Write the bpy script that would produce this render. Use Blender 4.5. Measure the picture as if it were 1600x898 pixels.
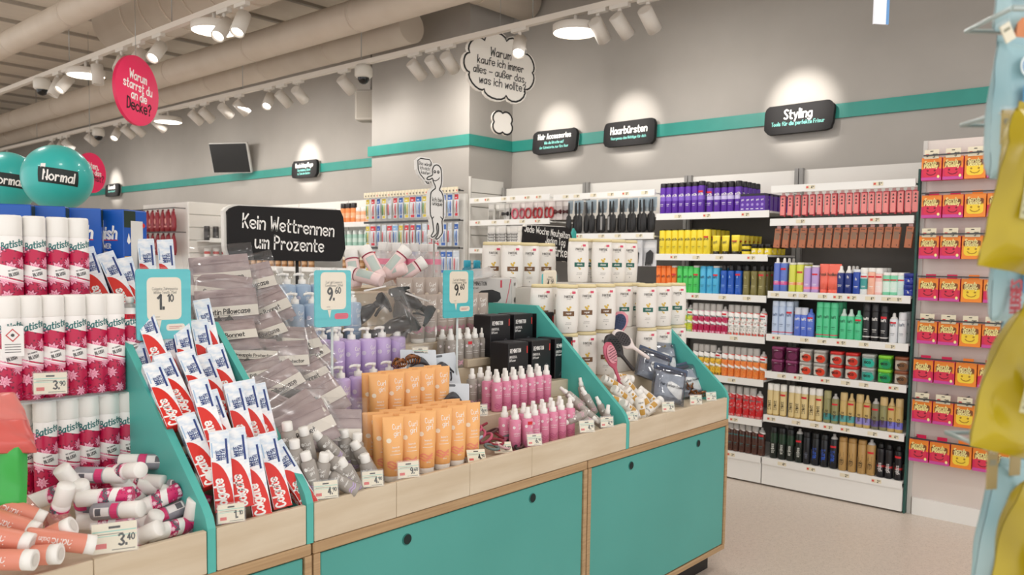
import bpy, math, random
from math import sin, cos, pi, radians as R
from mathutils import Vector as V, Matrix

for o in list(bpy.data.objects): bpy.data.objects.remove(o)
SC = bpy.context.scene
COL = SC.collection
# ------------------------------------------------------------ camera
F, YAW, PIT, ROL, CY, EYE = 1262.18, 0.7218087, 0.0673087, 0.0135461, 42.517, 1.45
FW = V((cos(YAW)*cos(PIT), sin(YAW)*cos(PIT), -sin(PIT)))
_r = V((sin(YAW), -cos(YAW), 0)); _u = _r.cross(FW)
RT = cos(ROL)*_r + sin(ROL)*_u; UP = -sin(ROL)*_r + cos(ROL)*_u
cam = bpy.data.cameras.new('camera'); cam.sensor_width = 36; cam.lens = F/1600*36; cam.shift_y = CY/1600
cam.clip_start = .02; cam.dof.use_dof = True; cam.dof.focus_distance = 2.7; cam.dof.aperture_fstop = 5.6
co = bpy.data.objects.new('camera', cam); COL.objects.link(co)
co.matrix_world = Matrix(((RT.x, UP.x, -FW.x, 0), (RT.y, UP.y, -FW.y, 0), (RT.z, UP.z, -FW.z, EYE), (0, 0, 0, 1)))
SC.camera = co
# ------------------------------------------------------------ view and light
vs = SC.view_settings; vs.view_transform = 'Standard'; vs.look = 'None'; vs.exposure = -0.22; vs.gamma = 1; vs.use_curve_mapping = False
world = bpy.data.worlds.new('store_ambient'); SC.world = world; world.use_nodes = True
world.node_tree.nodes['Background'].inputs[0].default_value = (1, .985, .965, 1)
world.node_tree.nodes['Background'].inputs[1].default_value = 1.75
def lamp(kind, loc, energy, size=.3, aim=None, color=(1, .97, .935), spot=None, blend=.6, name='store_light'):
    l = bpy.data.lights.new(name, kind); l.energy = energy; l.color = color
    if kind == 'AREA': l.shape = 'DISK'; l.size = size
    elif kind == 'SPOT': l.spot_size = spot; l.spot_blend = blend; l.shadow_soft_size = size
    o = bpy.data.objects.new(name, l); o.location = loc; COL.objects.link(o)
    if aim is not None: o.rotation_euler = (V(aim)-V(loc)).to_track_quat('-Z', 'Y').to_euler()
    return o
PANEL_W, WASH_W, HEAD_W = 7, 95, 13
TRACK_Z = 3.1

def at(px, py, X=None, Y=None, Z=None, D=None):
    "point where the sight line through a pixel of the 1600x898 photo meets a real plane"
    d = FW + RT*((px-800)/F) - UP*((py-449-CY)/F); c = V((0, 0, EYE))
    t = X/d.x if X is not None else Y/d.y if Y is not None else (Z-EYE)/d.z if Z is not None else D
    return c + d*t
# ------------------------------------------------------------ materials
def lin(h):
    h = h.lstrip('#'); c = [int(h[i:i+2], 16)/255 for i in (0, 2, 4)]
    return tuple(x/12.92 if x <= .04045 else ((x+.055)/1.055)**2.4 for x in c)+(1,)
_mats = {}
def M(h, rough=.45, metal=0, emit=0, coat=0):
    k = (h, rough, metal, emit, coat)
    if k in _mats: return _mats[k]
    m = bpy.data.materials.new('paint_'+h.strip('#')); m.use_nodes = True
    b = m.node_tree.nodes['Principled BSDF']
    b.inputs['Base Color'].default_value = lin(h); b.inputs['Roughness'].default_value = rough; b.inputs['Metallic'].default_value = metal
    if coat: b.inputs['Coat Weight'].default_value = coat
    if emit: b.inputs['Emission Color'].default_value = lin(h); b.inputs['Emission Strength'].default_value = emit
    _mats[k] = m; return m
def nodes(m): return m.node_tree.nodes, m.node_tree.links
def MN(name, h1, h2, scale=(8, 8, 8), detail=4, rough=.5, bump=0, lo=.35, hi=.65):
    "principled with noise between two colours, in object space"
    if name in _mats: return _mats[name]
    m = bpy.data.materials.new(name); m.use_nodes = True; n, l = nodes(m); b = n['Principled BSDF']; b.inputs['Roughness'].default_value = rough
    tc = n.new('ShaderNodeTexCoord'); mp = n.new('ShaderNodeMapping'); mp.inputs['Scale'].default_value = scale
    no = n.new('ShaderNodeTexNoise'); no.inputs['Scale'].default_value = 1; no.inputs['Detail'].default_value = detail
    cr = n.new('ShaderNodeValToRGB'); cr.color_ramp.elements[0].color = lin(h1); cr.color_ramp.elements[1].color = lin(h2)
    cr.color_ramp.elements[0].position = lo; cr.color_ramp.elements[1].position = hi
    l.new(tc.outputs['Object'], mp.inputs[0]); l.new(mp.outputs[0], no.inputs['Vector']); l.new(no.outputs[0], cr.inputs[0]); l.new(cr.outputs[0], b.inputs['Base Color'])
    if bump:
        bp = n.new('ShaderNodeBump'); bp.inputs['Strength'].default_value = bump; bp.inputs['Distance'].default_value = .002
        l.new(no.outputs[0], bp.inputs['Height']); l.new(bp.outputs[0], b.inputs['Normal'])
    _mats[name] = m; return m
def CLEAR(name, tint='#ffffff', gloss=.14, rough=.12, body=0, bodycol='#ffffff'):
    "thin clear plastic: see-through with a glossy sheen"
    if name in _mats: return _mats[name]
    m = bpy.data.materials.new(name); m.use_nodes = True; n, l = nodes(m); n.remove(n['Principled BSDF']); out = n['Material Output']
    t = n.new('ShaderNodeBsdfTransparent'); t.inputs[0].default_value = lin(tint)
    g = n.new('ShaderNodeBsdfGlossy'); g.inputs['Roughness'].default_value = rough
    lw = n.new('ShaderNodeLayerWeight'); lw.inputs[0].default_value = .25
    mr = n.new('ShaderNodeMapRange'); mr.inputs[3].default_value = gloss*.5; mr.inputs[4].default_value = min(1, gloss*4)
    l.new(lw.outputs['Facing'], mr.inputs[0])
    mx = n.new('ShaderNodeMixShader'); l.new(mr.outputs[0], mx.inputs[0]); l.new(t.outputs[0], mx.inputs[1]); l.new(g.outputs[0], mx.inputs[2]); last = mx
    if body:
        d = n.new('ShaderNodeBsdfDiffuse'); d.inputs[0].default_value = lin(bodycol)
        m2 = n.new('ShaderNodeMixShader'); m2.inputs[0].default_value = body; l.new(mx.outputs[0], m2.inputs[1]); l.new(d.outputs[0], m2.inputs[2]); last = m2
    l.new(last.outputs[0], out.inputs[0]); _mats[name] = m; return m
# ------------------------------------------------------------ stroke lettering
GL = {'a':"48290705133446 -4943",'b':"-0d03 072948452304",'c':"482907052344",'d':"-4d43 482907052344",'e':"-0646 46482908052344",'f':"3d1c1913 -0939",'g':"482907052345 4945432001",
'h':"-0d03 07294843",'i':"-0903 -0c0b",'j':"-1c1b 19140100",'k':"-0d03 -3905 -1643",'l':"-0d03",'m':"-0903 07192823 27495853",'n':"-0903 07294843",'o':"29070523454729",'p':"-0900 072948452304",
'q':"-4940 482907052344",'r':"-0903 072938",'s':"48290826442304",'t':"1c142333 -0939",'u':"0905133446 -4943",'v':"-092349",'w':"-0913384369"[:1]+"0913384359",'x':"-0943 -4903",'y':"-0924 -4910",'z':"-09490343",
'ß':"030b2d4b28464423",'ä':"48290705133446 -4943 -1c1b -3c3b",'ü':"0905133446 -4943 -1c1b -3c3b",'ö':"29070523454729 -1c1b -3c3b",
'A':"-032d43 -1737",'B':"0d3c3908 08474403 -0d03",'C':"4b2d0b052345",'D':"-0d03 0d3c49463403",'E':"-4d0d0343 -0838",'F':"-4d0d03 -0838",'G':"4b2d0b05234548 -4828",'H':"-0d03 -4d43 -0848",'I':"-0d03",
'J':"3d351305",'K':"-0d03 -4d07 -1843",'L':"-0d0343",'M':"-030d376d63",'N':"-030d434d",'O':"2d0a06234 64a2d".replace(' ',''),'P':"-0d03 0d3c4a3808",'Q':"2d0a0623464a2d -2643",'R':"-0d03 0d3c4a3808 -1843",
'S':"4c2d0b28452304",'T':"-0d4d -2d23",'U':"0d0523454d",'V':"-0d234d",'W':"-0d133a536d",'X':"-0d43 -4d03",'Y':"-0d28 -4d2823",'Z':"-0d4d0343",
'0':"2d0a0623464a2d",'1':"-0b2d23",'2':"0b2d4b3703 -0343",'3':"0c2d4b28 28452304",'4':"-3d0646 -3d33",'5':"-4d0d08 082947452304",'6':"3d080523453806",'7':"-0d4d13",'8':"280b2d4b2805234528",'9':"4a280a2d4b4723",
'?':"0b2d4b392826 -2423",'.':"-0403",',':"-1402",'-':"-0737",'–':"-0757",'!':"-0d06 -0403",'&':"-430b2d4b0523 2346"[:1]+"430b2d3b05234 6".replace(' ','')}
def _smooth(p, k=4):
    if len(p) < 3: return p
    cl = p[0] == p[-1]; out = []; n = len(p)
    for i in range(n-1):
        a = p[i-1] if i else (p[-2] if cl else p[0]); b = p[i]; c = p[i+1]; d = p[i+2] if i+2 < n else (p[1] if cl else p[-1])
        for j in range(k):
            t = j/k; t2 = t*t; t3 = t2*t
            out.append(tuple(.5*(2*b[q]+(c[q]-a[q])*t+(2*a[q]-5*b[q]+4*c[q]-d[q])*t2+(3*b[q]-a[q]-3*c[q]+d[q])*t3) for q in (0, 1)))
    out.append(p[-1]); return out
_g = {}
def glyph(ch):
    if ch in _g: return _g[ch]
    st = []; w = 0
    for s in GL.get(ch, '').split():
        hard = s[0] == '-'; s = s.lstrip('-')
        p = [(int(s[i], 16), int(s[i+1], 16)-3) for i in range(0, len(s)-1, 2)]
        w = max([w]+[q[0] for q in p])
        if hard: st += [[a, b] for a, b in zip(p, p[1:])]
        else: st.append(_smooth(p))
    _g[ch] = (st, w); return _g[ch]
def strokes(txt, size, align='c', slant=0, track=2.0, wide=1.0):
    x = 0; out = []
    for ch in txt:
        if ch == ' ': x += 3.2; continue
        st, w = glyph(ch)
        for p in st: out.append([((q[0]+x+slant*q[1])*wide, q[1]) for q in p])
        x += w+track
    x = (x-track)*wide; off = {'c': -x/2, 'l': 0, 'r': -x}[align]; k = size/10
    return [[((q[0]+off)*k, q[1]*k) for q in p] for p in out]
def flat(y): return lambda x, z: (x, y, z)
def cyl(r): return lambda x, z: (r*sin(x/r), -r*cos(x/r), z)
# ------------------------------------------------------------ mesh builder
class MB:
    def __init__(s): s.v = []; s.f = []; s.m = []; s.s = []
    def add(s, vs, fs, mat=0, smooth=False, T=None):
        k = len(s.v); s.v += [tuple(T @ V(v)) for v in vs] if T is not None else [tuple(v) for v in vs]
        for f in fs: s.f.append([i+k for i in f]); s.m.append(mat); s.s.append(smooth)
        return s
    def box(s, lo, hi, mat=0, T=None, bev=0):
        if bev: return s.bbox(lo, hi, bev, mat, T)
        x0, y0, z0 = lo; x1, y1, z1 = hi
        return s.add([(x0,y0,z0),(x1,y0,z0),(x1,y1,z0),(x0,y1,z0),(x0,y0,z1),(x1,y0,z1),(x1,y1,z1),(x0,y1,z1)],
            [(0,3,2,1),(4,5,6,7),(0,1,5,4),(1,2,6,5),(2,3,7,6),(3,0,4,7)], mat, False, T)
    def bbox(s, lo, hi, b, mat=0, T=None):
        "box with chamfered edges"
        cx = [(lo[i]+hi[i])/2 for i in range(3)]; h = [(hi[i]-lo[i])/2 for i in range(3)]; vs = []; idx = {}
        for ax in range(3):
            for sx in (-1, 1):
                for sy in (-1, 1):
                    for sz in (-1, 1):
                        g = (sx, sy, sz); idx[ax, g] = len(vs)
                        vs.append([cx[i]+g[i]*(h[i]-(0 if i == ax else b)) for i in range(3)])
        fs = []
        for ax in range(3):
            for sg in (-1, 1):
                a, c = [(1, 2), (0, 2), (0, 1)][ax]; q = []
                for u_, w_ in ((-1, -1), (1, -1), (1, 1), (-1, 1)):
                    g = [0, 0, 0]; g[ax] = sg; g[a] = u_; g[c] = w_; q.append(idx[ax, tuple(g)])
                fs.append(q if (sg == 1) == (ax != 1) else q[::-1])
        for ax in range(3):
            a, c = [(1, 2), (0, 2), (0, 1)][ax]
            for u_ in (-1, 1):
                for w_ in (-1, 1):
                    g0 = [0]*3; g1 = [0]*3; g0[ax] = -1; g1[ax] = 1
                    for g in (g0, g1): g[a] = u_; g[c] = w_
                    q = [idx[a, tuple(g0)], idx[a, tuple(g1)], idx[c, tuple(g1)], idx[c, tuple(g0)]]
                    fs.append(q)
        for sx in (-1, 1):
            for sy in (-1, 1):
                for sz in (-1, 1): fs.append([idx[i, (sx, sy, sz)] for i in range(3)])
        # orient outward
        C = V(cx); out = []
        for f in fs:
            p = [V(vs[i]) for i in f]; n = (p[1]-p[0]).cross(p[2]-p[0])
            out.append(f if n.dot(sum(p, V())/len(p)-C) > 0 else f[::-1])
        return s.add(vs, out, mat, False, T)
    def rings(s, rs, mats=0, smooth=True, caps=(1, 1), T=None, closed=True):
        "loft through rings of equal length; mats: int or per-segment list"
        n = len(rs[0]); k = len(s.v)
        for r in rs: s.v += [tuple(T @ V(p)) for p in r] if T is not None else [tuple(p) for p in r]
        for i in range(len(rs)-1):
            mm = mats if isinstance(mats, int) else mats[i]
            for j in range(n if closed else n-1):
                a = k+i*n+j; b = k+i*n+(j+1) % n
                s.f.append([a, b, b+n, a+n]); s.m.append(mm); s.s.append(smooth)
        if closed:
            if caps[0]: s.f.append([k+j for j in range(n)][::-1]); s.m.append(mats if isinstance(mats, int) else mats[0]); s.s.append(False)
            if caps[1]: s.f.append([k+(len(rs)-1)*n+j for j in range(n)]); s.m.append(mats if isinstance(mats, int) else mats[-1]); s.s.append(False)
        return s
    def lathe(s, prof, n=16, mats=0, T=None, sx=1, sy=1, caps=(1, 1), smooth=True):
        return s.rings([[(r*sx*cos(2*pi*j/n), r*sy*sin(2*pi*j/n), z) for j in range(n)] for r, z in prof], mats, smooth, caps, T)
    def prism(s, poly, y0, y1, mat=0, T=None, smat=None, smooth=False):
        "polygon in XZ (counter-clockwise seen from -Y) extruded along Y"
        n = len(poly); vs = [(x, y0, z) for x, z in poly]+[(x, y1, z) for x, z in poly]
        s.add(vs, [list(range(n)), list(range(n, 2*n))[::-1]], mat, False, T)
        return s.add(vs, [[(j+1) % n, j, j+n, (j+1) % n+n] for j in range(n)], mat if smat is None else smat, smooth, T)
    def tube(s, pts, r, n=8, mat=0, T=None, closed=False):
        pts = [V(p) for p in pts]; rs = []; m = len(pts); nrm = None
        for i, p in enumerate(pts):
            a = pts[i-1] if i or closed else p; b = pts[(i+1) % m] if i < m-1 or closed else p
            t = (b-a).normalized()
            if nrm is None: nrm = t.orthogonal().normalized()
            nrm = (nrm-t*nrm.dot(t)).normalized(); bn = t.cross(nrm)
            rr = r[i] if isinstance(r, (list, tuple)) else r
            rs.append([p+(nrm*cos(2*pi*j/n)+bn*sin(2*pi*j/n))*rr for j in range(n)])
        if closed: rs.append(rs[0])
        return s.rings(rs, mat, True, (not closed, not closed), T)
    def line(s, pts, w, surf, mat=0, closed=False, T=None):
        "flat ribbon of width w along 2-D points laid on a surface"
        n = len(pts); L = []; Rr = []
        for i in range(n):
            a = pts[i-1] if i or closed else pts[i]; b = pts[(i+1) % n] if i < n-1 or closed else pts[i]
            dx, dz = b[0]-a[0], b[1]-a[1]; q = math.hypot(dx, dz) or 1; dx /= q; dz /= q
            ex = (-.8 if i == 0 else .8 if i == n-1 else 0)*w/2*(0 if closed else 1)
            x = pts[i][0]+dx*ex; z = pts[i][1]+dz*ex
            L.append(surf(x-dz*w/2, z+dx*w/2)); Rr.append(surf(x+dz*w/2, z-dx*w/2))
        m = n if closed else n-1
        return s.add(L+Rr, [[i+n, (i+1) % n+n, (i+1) % n, i] for i in range(m)], mat, False, T)
    def text(s, txt, x, z, size, surf, mat=0, wt=.13, align='c', slant=0, rot=0, T=None, track=2.0, wide=1.0):
        c, d = cos(rot), sin(rot)
        for p in strokes(txt, size, align, slant, track, wide):
            s.line([(x+q[0]*c-q[1]*d, z+q[0]*d+q[1]*c) for q in p], size*wt, surf, mat, False, T)
        return s
    def quad(s, x0, z0, x1, z1, surf, mat=0, nx=1, T=None, sl=0):
        "rectangle laid on a surface; sl slants it"
        vs = []; fs = []
        for i in range(nx+1):
            x = x0+(x1-x0)*i/nx
            for z in (z0, z1): vs.append(surf(x, z+sl*(x-(x0+x1)/2)))
        for i in range(nx): fs.append([2*i, 2*i+2, 2*i+3, 2*i+1])
        return s.add(vs, fs, mat, False, T)
    def poly(s, pts, surf, mat=0, T=None):
        return s.add([surf(x, z) for x, z in pts], [list(range(len(pts)))], mat, False, T)
    def build(s, name, mats, parent=None):
        me = bpy.data.meshes.new(name); me.from_pydata(s.v, [], s.f)
        if not isinstance(mats, (list, tuple)): mats = [mats]
        for m in mats: me.materials.append(m)
        me.polygons.foreach_set('material_index', s.m); me.polygons.foreach_set('use_smooth', s.s); me.update()
        o = bpy.data.objects.new(name, me); COL.objects.link(o)
        if parent is not None: o.parent = parent
        return o
def disc(cx, cz, r, n=20, sx=1): return [(cx+r*sx*cos(2*pi*i/n), cz+r*sin(2*pi*i/n)) for i in range(n)]
def rrect(x0, z0, x1, z1, r, n=5):
    out = []
    for cx, cz, a in ((x1-r, z0+r, -90), (x1-r, z1-r, 0), (x0+r, z1-r, 90), (x0+r, z0+r, 180)):
        out += [(cx+r*cos(R(a+90*i/n)), cz+r*sin(R(a+90*i/n))) for i in range(n+1)]
    return out
# ------------------------------------------------------------ things
def tag(o, label, cat, group=None, kind=None):
    o['label'] = label; o['category'] = cat
    if group: o['group'] = group
    if kind: o['kind'] = kind
    return o
def struct(o, label=None):
    o['kind'] = 'structure'
    if label: o['label'] = label
    return o
def empty(name, loc=(0, 0, 0), rz=0):
    o = bpy.data.objects.new(name, None); o.empty_display_size = .05; o.location = loc; o.rotation_euler = (0, 0, rz); COL.objects.link(o); return o
def frame3(loc, front, up):
    "matrix whose local -Y faces front and local Z follows up"
    f = V(front).normalized(); z = (V(up)-f*V(up).dot(f)).normalized(); y = -f; x = y.cross(z)
    return Matrix(((x.x, y.x, z.x, loc[0]), (x.y, y.y, z.y, loc[1]), (x.z, y.z, z.z, loc[2]), (0, 0, 0, 1)))
def copy_tree(o, parent=None):
    c = o.copy(); COL.objects.link(c)
    if parent is not None: c.parent = parent
    for ch in o.children: copy_tree(ch, c)
    return c
class Proto:
    "first put() moves the built thing itself, later ones copy it with its parts"
    def __init__(s, root, cat, group=None): s.r = root; s.cat = cat; s.g = group; s.used = False
    def put(s, label, loc=None, rz=0, group=None, T=None, sc=None):
        o = copy_tree(s.r) if s.used else s.r; s.used = True
        if T is not None: o.matrix_world = T
        else: o.location = loc; o.rotation_euler = (0, 0, rz)
        if sc: o.scale = (sc, sc, sc)
        tag(o, label, s.cat, group or s.g); return o
ORD = ['first','second','third','fourth','fifth','sixth','seventh','eighth','ninth','tenth','eleventh','twelfth','thirteenth','fourteenth','fifteenth','sixteenth','seventeenth','eighteenth','nineteenth','twentieth','twenty-first','twenty-second','twenty-third','twenty-fourth']
def nth(i, n=None):
    if n and n > 1 and i == 0: return 'leftmost'
    if n and n > 2 and i == n-1: return 'rightmost'
    return ORD[i]+' from left'
rnd = random.Random(7)
def crumple(o, a, seed, taper=0):
    'folds and dents pressed into a foil pack'
    g = random.Random(seed); ks = [(g.uniform(20, 75), g.uniform(20, 75), g.uniform(0, 6.28)) for _ in range(5)]; hz = max(v.co.z for v in o.data.vertices)
    for v in o.data.vertices:
        d = sum(abs(sin(kx*v.co.x+kz*v.co.z+p))-.5 for kx, kz, p in ks)*a; v.co.y += d*(1 if v.co.y < 0 else .3); v.co.x *= 1-taper*max(0, v.co.z/hz)**1.5
# ============================================================ room shell
XW = 5.6                      # back wall plane; it runs along Y
PIL_X, PIL_Y0, PIL_Y1 = 5.04, 4.957, 6.278
CEIL = 3.95
WALLM = MN('wall_paint', '#a8a39d', '#aca7a1', (3, 3, 3), 3, .85)
WHITE = M('#e6e3dd', .5); TRIMW = M('#efede8', .45); DARK = M('#1c1b1b', .5); METAL = M('#a8a8a6', .35, .8); BLACK = M('#141314', .4)
TEALM = MN('teal_paint', '#2a8c80', '#2e9286', (6, 6, 6), 2, .45)
fm = bpy.data.materials.new('speckled_floor'); fm.use_nodes = True
n, l = nodes(fm); b = n['Principled BSDF']; b.inputs['Roughness'].default_value = .35
tc = n.new('ShaderNodeTexCoord'); vo = n.new('ShaderNodeTexVoronoi'); vo.inputs['Scale'].default_value = 110
cr = n.new('ShaderNodeValToRGB'); cr.color_ramp.elements[0].color = lin('#b9a797'); cr.color_ramp.elements[1].color = lin('#e0d3c6')
cr.color_ramp.elements[0].position = .12; cr.color_ramp.elements[1].position = .3
no = n.new('ShaderNodeTexNoise'); no.inputs['Scale'].default_value = 45; mx = n.new('ShaderNodeMixRGB'); mx.blend_type = 'MULTIPLY'; mx.inputs[0].default_value = .25
l.new(tc.outputs['Object'], vo.inputs['Vector']); l.new(vo.outputs['Distance'], cr.inputs[0]); l.new(tc.outputs['Object'], no.inputs['Vector'])
l.new(cr.outputs[0], mx.inputs[1]); l.new(no.outputs[0], mx.inputs[2]); l.new(mx.outputs[0], b.inputs['Base Color'])
struct(MB().box((-3, -3, -.1), (XW+.2, 22, 0)).build('floor', fm))
struct(MB().box((XW, -3, 0), (XW+.2, 22, CEIL)).build('wall_back', WALLM))
struct(MB().box((PIL_X, PIL_Y0, 0), (XW, PIL_Y1, CEIL)).build('wall_pilaster', WALLM))
struct(MB().box((-3, 21.8, 0), (XW, 22, CEIL)).build('wall_left', WALLM))
# corrugated ceiling: decks with dark seams running along X
cm = MB(); y = -2.0
CEILM = MN('ceiling_deck', '#d6cabb', '#dbd0c1', (2, 6, 2), 3, .9)
while y < 22:
    cm.box((-3, y, CEIL), (XW, y+.71, CEIL+.08)); cm.box((-3, y+.71, CEIL+.05), (XW, y+.75, CEIL+.08), 1); cm.box((-3, y+.64, CEIL-.03), (XW, y+.69, CEIL), 2); y += .75
struct(cm.build('ceiling', [CEILM, DARK, M('#a49a8d', .7)]))
# teal band round the walls
bz0, bz1 = 2.435, 2.53
tb = MB().box((XW-.02, 1.0-3, bz0), (XW, PIL_Y0, bz1)).box((XW-.02, PIL_Y1, bz0), (XW, 21.8, bz1))
tb.box((PIL_X-.02, PIL_Y0-.02, bz0), (PIL_X, PIL_Y1+.04, bz1)).box((PIL_X, PIL_Y0-.02, bz0), (XW, PIL_Y0, bz1))
struct(tb.build('trim_1', TEALM))

# ------------------------------------------------------------ pipes, ducts, tracks
CREAM = MN('cream_duct_paint', '#cdbfaf', '#d2c5b6', (4, 4, 4), 2, .5)
def pipe(name, pts, r, label, cat, bands=0, n=24):
    m = MB().tube(pts, r, n)
    if bands:
        a, b_ = V(pts[0]), V(pts[1]); L = (b_-a).length; k = int(L/bands)
        for i in range(1, k):
            p = a+(b_-a)*(i*bands/L); d = (b_-a).normalized()*.012
            m.tube([p-d, p+d], r*1.025, n)
    return tag(m.build(name, CREAM), label, cat)
pipe('ventilation_pipe', [(4.2, -1, 3.42), (4.2, 21, 3.42)], .13, 'long cream ventilation pipe above the track beside the back wall', 'pipe', 1.6)
pipe('ventilation_pipe', [(2.66, 3.0, 3.42), (2.66, 21, 3.42)], .105, 'cream pipe above the near light track at upper left', 'pipe', 1.4)
pipe('air_duct', [(3.4, -1, 3.62), (3.4, 8.0, 3.62)], .26, 'wide cream spiral duct under the ceiling, behind the large disc lamp', 'duct', .35)
pipe('air_duct', [(3.72, 4.75, 3.72), (5.55, 4.75, 3.72)], .16, 'short cream cross duct passing behind the pilaster top', 'duct', .4)
pipe('sprinkler_pipe', [(1.9, 6.6, 3.7), (3.05, 6.9, 3.7)], .018, 'thin cream pipe crossing the ceiling at upper left', 'pipe')
pipe('air_duct', [(4.68, 5.3, 3.42), (4.68, 21, 3.42)], .14, 'cream duct nearest the back wall, above the wall track', 'duct', 1.1)

TRX = 4.38
def track(x, y0, y1, label):
    t = empty('light_track', (x, y0, TRACK_Z))
    MB().box((-.02, 0, -.02), (.02, y1-y0, .02)).build('rail', M('#d8cfc4', .5), t)
    y = .6
    while y < y1-y0: MB().tube([(0, y, .02), (0, y, CEIL-TRACK_Z)], .004, 5).build('hanger', METAL, t); y += 1.9
    return tag(t, label, 'light track')
track(TRX, 1.2, 21, 'long white light track hanging before the back wall')
track(2.83, 3.3, 21, 'white light track at upper left, nearest the viewer')

SPOTM = M('#d6cfc6', .5); GLOW = M('#fff6ea', .5, 0, 14)
def make_spot():
    r = empty('track_spotlight')
    MB().box((-.018, -.07, -.045), (.018, .07, -.02)).build('adapter', SPOTM, r)
    MB().box((-.006, -.012, -.1), (.006, .012, -.045)).build('stem', SPOTM, r)
    return r
def spot(x, y, aim, label, lit=0, long=.16):
    "cylindrical spot head under the track aimed at a point; lit shows its glowing lens"
    r = make_spot(); r.location = (x, y, TRACK_Z)
    d = (V(aim)-V((x, y, TRACK_Z-.13))).normalized(); q = d.to_track_quat('-Z', 'Y').to_matrix().to_4x4()
    T = Matrix.Translation((0, 0, -.13)) @ q
    h = MB().lathe([(.034, .05), (.047, .05), (.047, .05-long), (.04, .05-long), (.036, .07-long)], 18, 0, T).build('spot_head', SPOTM, r)
    MB().lathe([(.036, .064-long), (.0, .063-long)], 18, 0, T, caps=(0, 0)).build('lens', GLOW if lit else M('#efe9df', .3), h)
    if not lit and x == TRX: lamp('SPOT', tuple(V((x, y, TRACK_Z-.13))+d*.15), HEAD_W, .04, aim, (1, .95, .88), R(152), 1, 'track_head_light')
    return tag(r, label, 'spotlight')
def disc_lamp(x, y, label):
    r = empty('ceiling_disc_light', (x, y, TRACK_Z))
    MB().lathe([(.0, -.02), (.012, -.02), (.012, -.09), (.0, -.09)], 10, 0, caps=(0, 0)).build('stem', SPOTM, r)
    MB().lathe([(.145, -.14), (.15, -.135), (.15, -.09), (.14, -.085), (.0, -.085)], 32, 0, caps=(0, 0)).build('housing', SPOTM, r)
    MB().lathe([(.143, -.137), (.0, -.138)], 32, 0, caps=(0, 0)).build('diffuser', M('#fffaf2', .5, 0, 9), r)
    lamp('AREA', (x, y, TRACK_Z-.15), PANEL_W, .28, (x, y, 0))
    return tag(r, label, 'ceiling light')
disc_lamp(TRX, 3.33, 'round white disc light on the wall track, right of the cloud sign')
disc_lamp(2.83, 5.2, 'large round disc light at top left above the pink sign')
disc_lamp(2.83, 7.35, 'round disc light left of the pink round sign')
disc_lamp(TRX, 9.1, 'small distant disc light right of the pink round sign')
disc_lamp(TRX, 14.5, 'tiny distant disc light above the teal balloons')
for x, y in ((2.83, 3.3), (1.2, 2.6), (1.2, 5.0), (1.2, 8.0), (2.83, 1.0), (4.47, .9), (1.2, .2), (-.6, 1.2), (-.6, 3.6), (2.83, 10.5), (2.83, 14), (4.47, 6.1), (4.47, 11.8), (2.83, -.8), (3.6, 2.2), (4.47, 7.6)):
    lamp('AREA', (x, y, TRACK_Z-.15), PANEL_W, .28, (x, y, 0))
# spot heads along the wall track: (pixel x, aim, lit)
def track_y(px, x=TRX): # the place along the track that a pixel column meets
    a, b_ = .8, 20.0
    for i in range(40):
        y = (a+b_)/2; d = V((x, y, TRACK_Z-.13-EYE)); q = 800+F*d.dot(RT)/d.dot(FW)
        if q > px: a = y
        else: b_ = y
    return y
for px, dz, lit, nm in ((1012, .3, 0, 'white spotlight at the right end of the wall track'), (968, .0, 0, 'white spotlight second from right end of the wall track'), (934, .4, 0, 'slim white spotlight just right of the wall disc light'),
        (812, -1, 1, 'glowing spotlight beside the speech cloud'), (700, .5, 0, 'white spotlight just left of the cloud sign, right of three'), (676, .5, 0, 'white spotlight left of the cloud sign, middle of three'), (648, .2, 0, 'white spotlight left of the cloud sign, left of three'),
        (538, .3, 0, 'white spotlight left of the dome camera on the wall track'), (466, .7, 0, 'tilted spotlight above the middle of the far wall'), (440, .2, 0, 'upright spotlight left of the tilted one over the far wall'), (421, -.6, 1, 'lit spotlight above the right side of the wall television'),
        (374, .2, 0, 'upright spotlight above the wall television'), (350, .7, 0, 'tilted spotlight above the left edge of the television'), (320, .3, 0, 'spotlight just right of the distant disc light'), (303, .2, 0, 'spotlight touching the distant disc light'),
        (246, .5, 0, 'small spotlight right under the pink round sign'), (213, .4, 0, 'small spotlight below the pink round sign edge'), (197, .3, 0, 'small spotlight left below the pink round sign'), (183, -1, 1, 'small glowing spotlight left below the pink sign'), (140, .4, 0, 'small spotlight left of the far dome camera'),
        (104, .3, 0, 'tiny far spotlight above the right balloon'), (95, -.8, 1, 'tiny lit spotlight above the right balloon'), (82, .4, 0, 'tiny far spotlight left of the lit one above the balloon')):
    y = track_y(px); 
    aim = (2.6, y-1.2, .4) if lit else (XW, y+dz*.9-.25, 1.9+dz*.5)
    spot(TRX, y, aim, nm, lit)
for px, aim, lit, nm in ((378, (1.2, 4.0, 0), 1, 'spotlight right of the large disc lamp at the top'), (350, (1.0, 4.2, .6), 1, 'spotlight overlapping the large disc lamp'), (248, (.8, 5.0, .4), 1, 'spotlight between the two large disc lamps, right of pair'), (217, (.8, 5.5, .4), 1, 'spotlight between the two large disc lamps, left of pair'),
        (190, (1.5, 5, 1), 0, 'pinkish lit spotlight just above the pink sign'), (152, (2.9, 6.9, 0), 0, 'upright spotlight in front of the left disc lamp'), (104, (.8, 7.5, .4), 1, 'spotlight left of the left disc lamp'), (90, (1.6, 8, .2), 0, 'leftmost spotlight beside the near dome camera')):
    spot(2.83, track_y(px, 2.83), aim, nm, lit)
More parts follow.
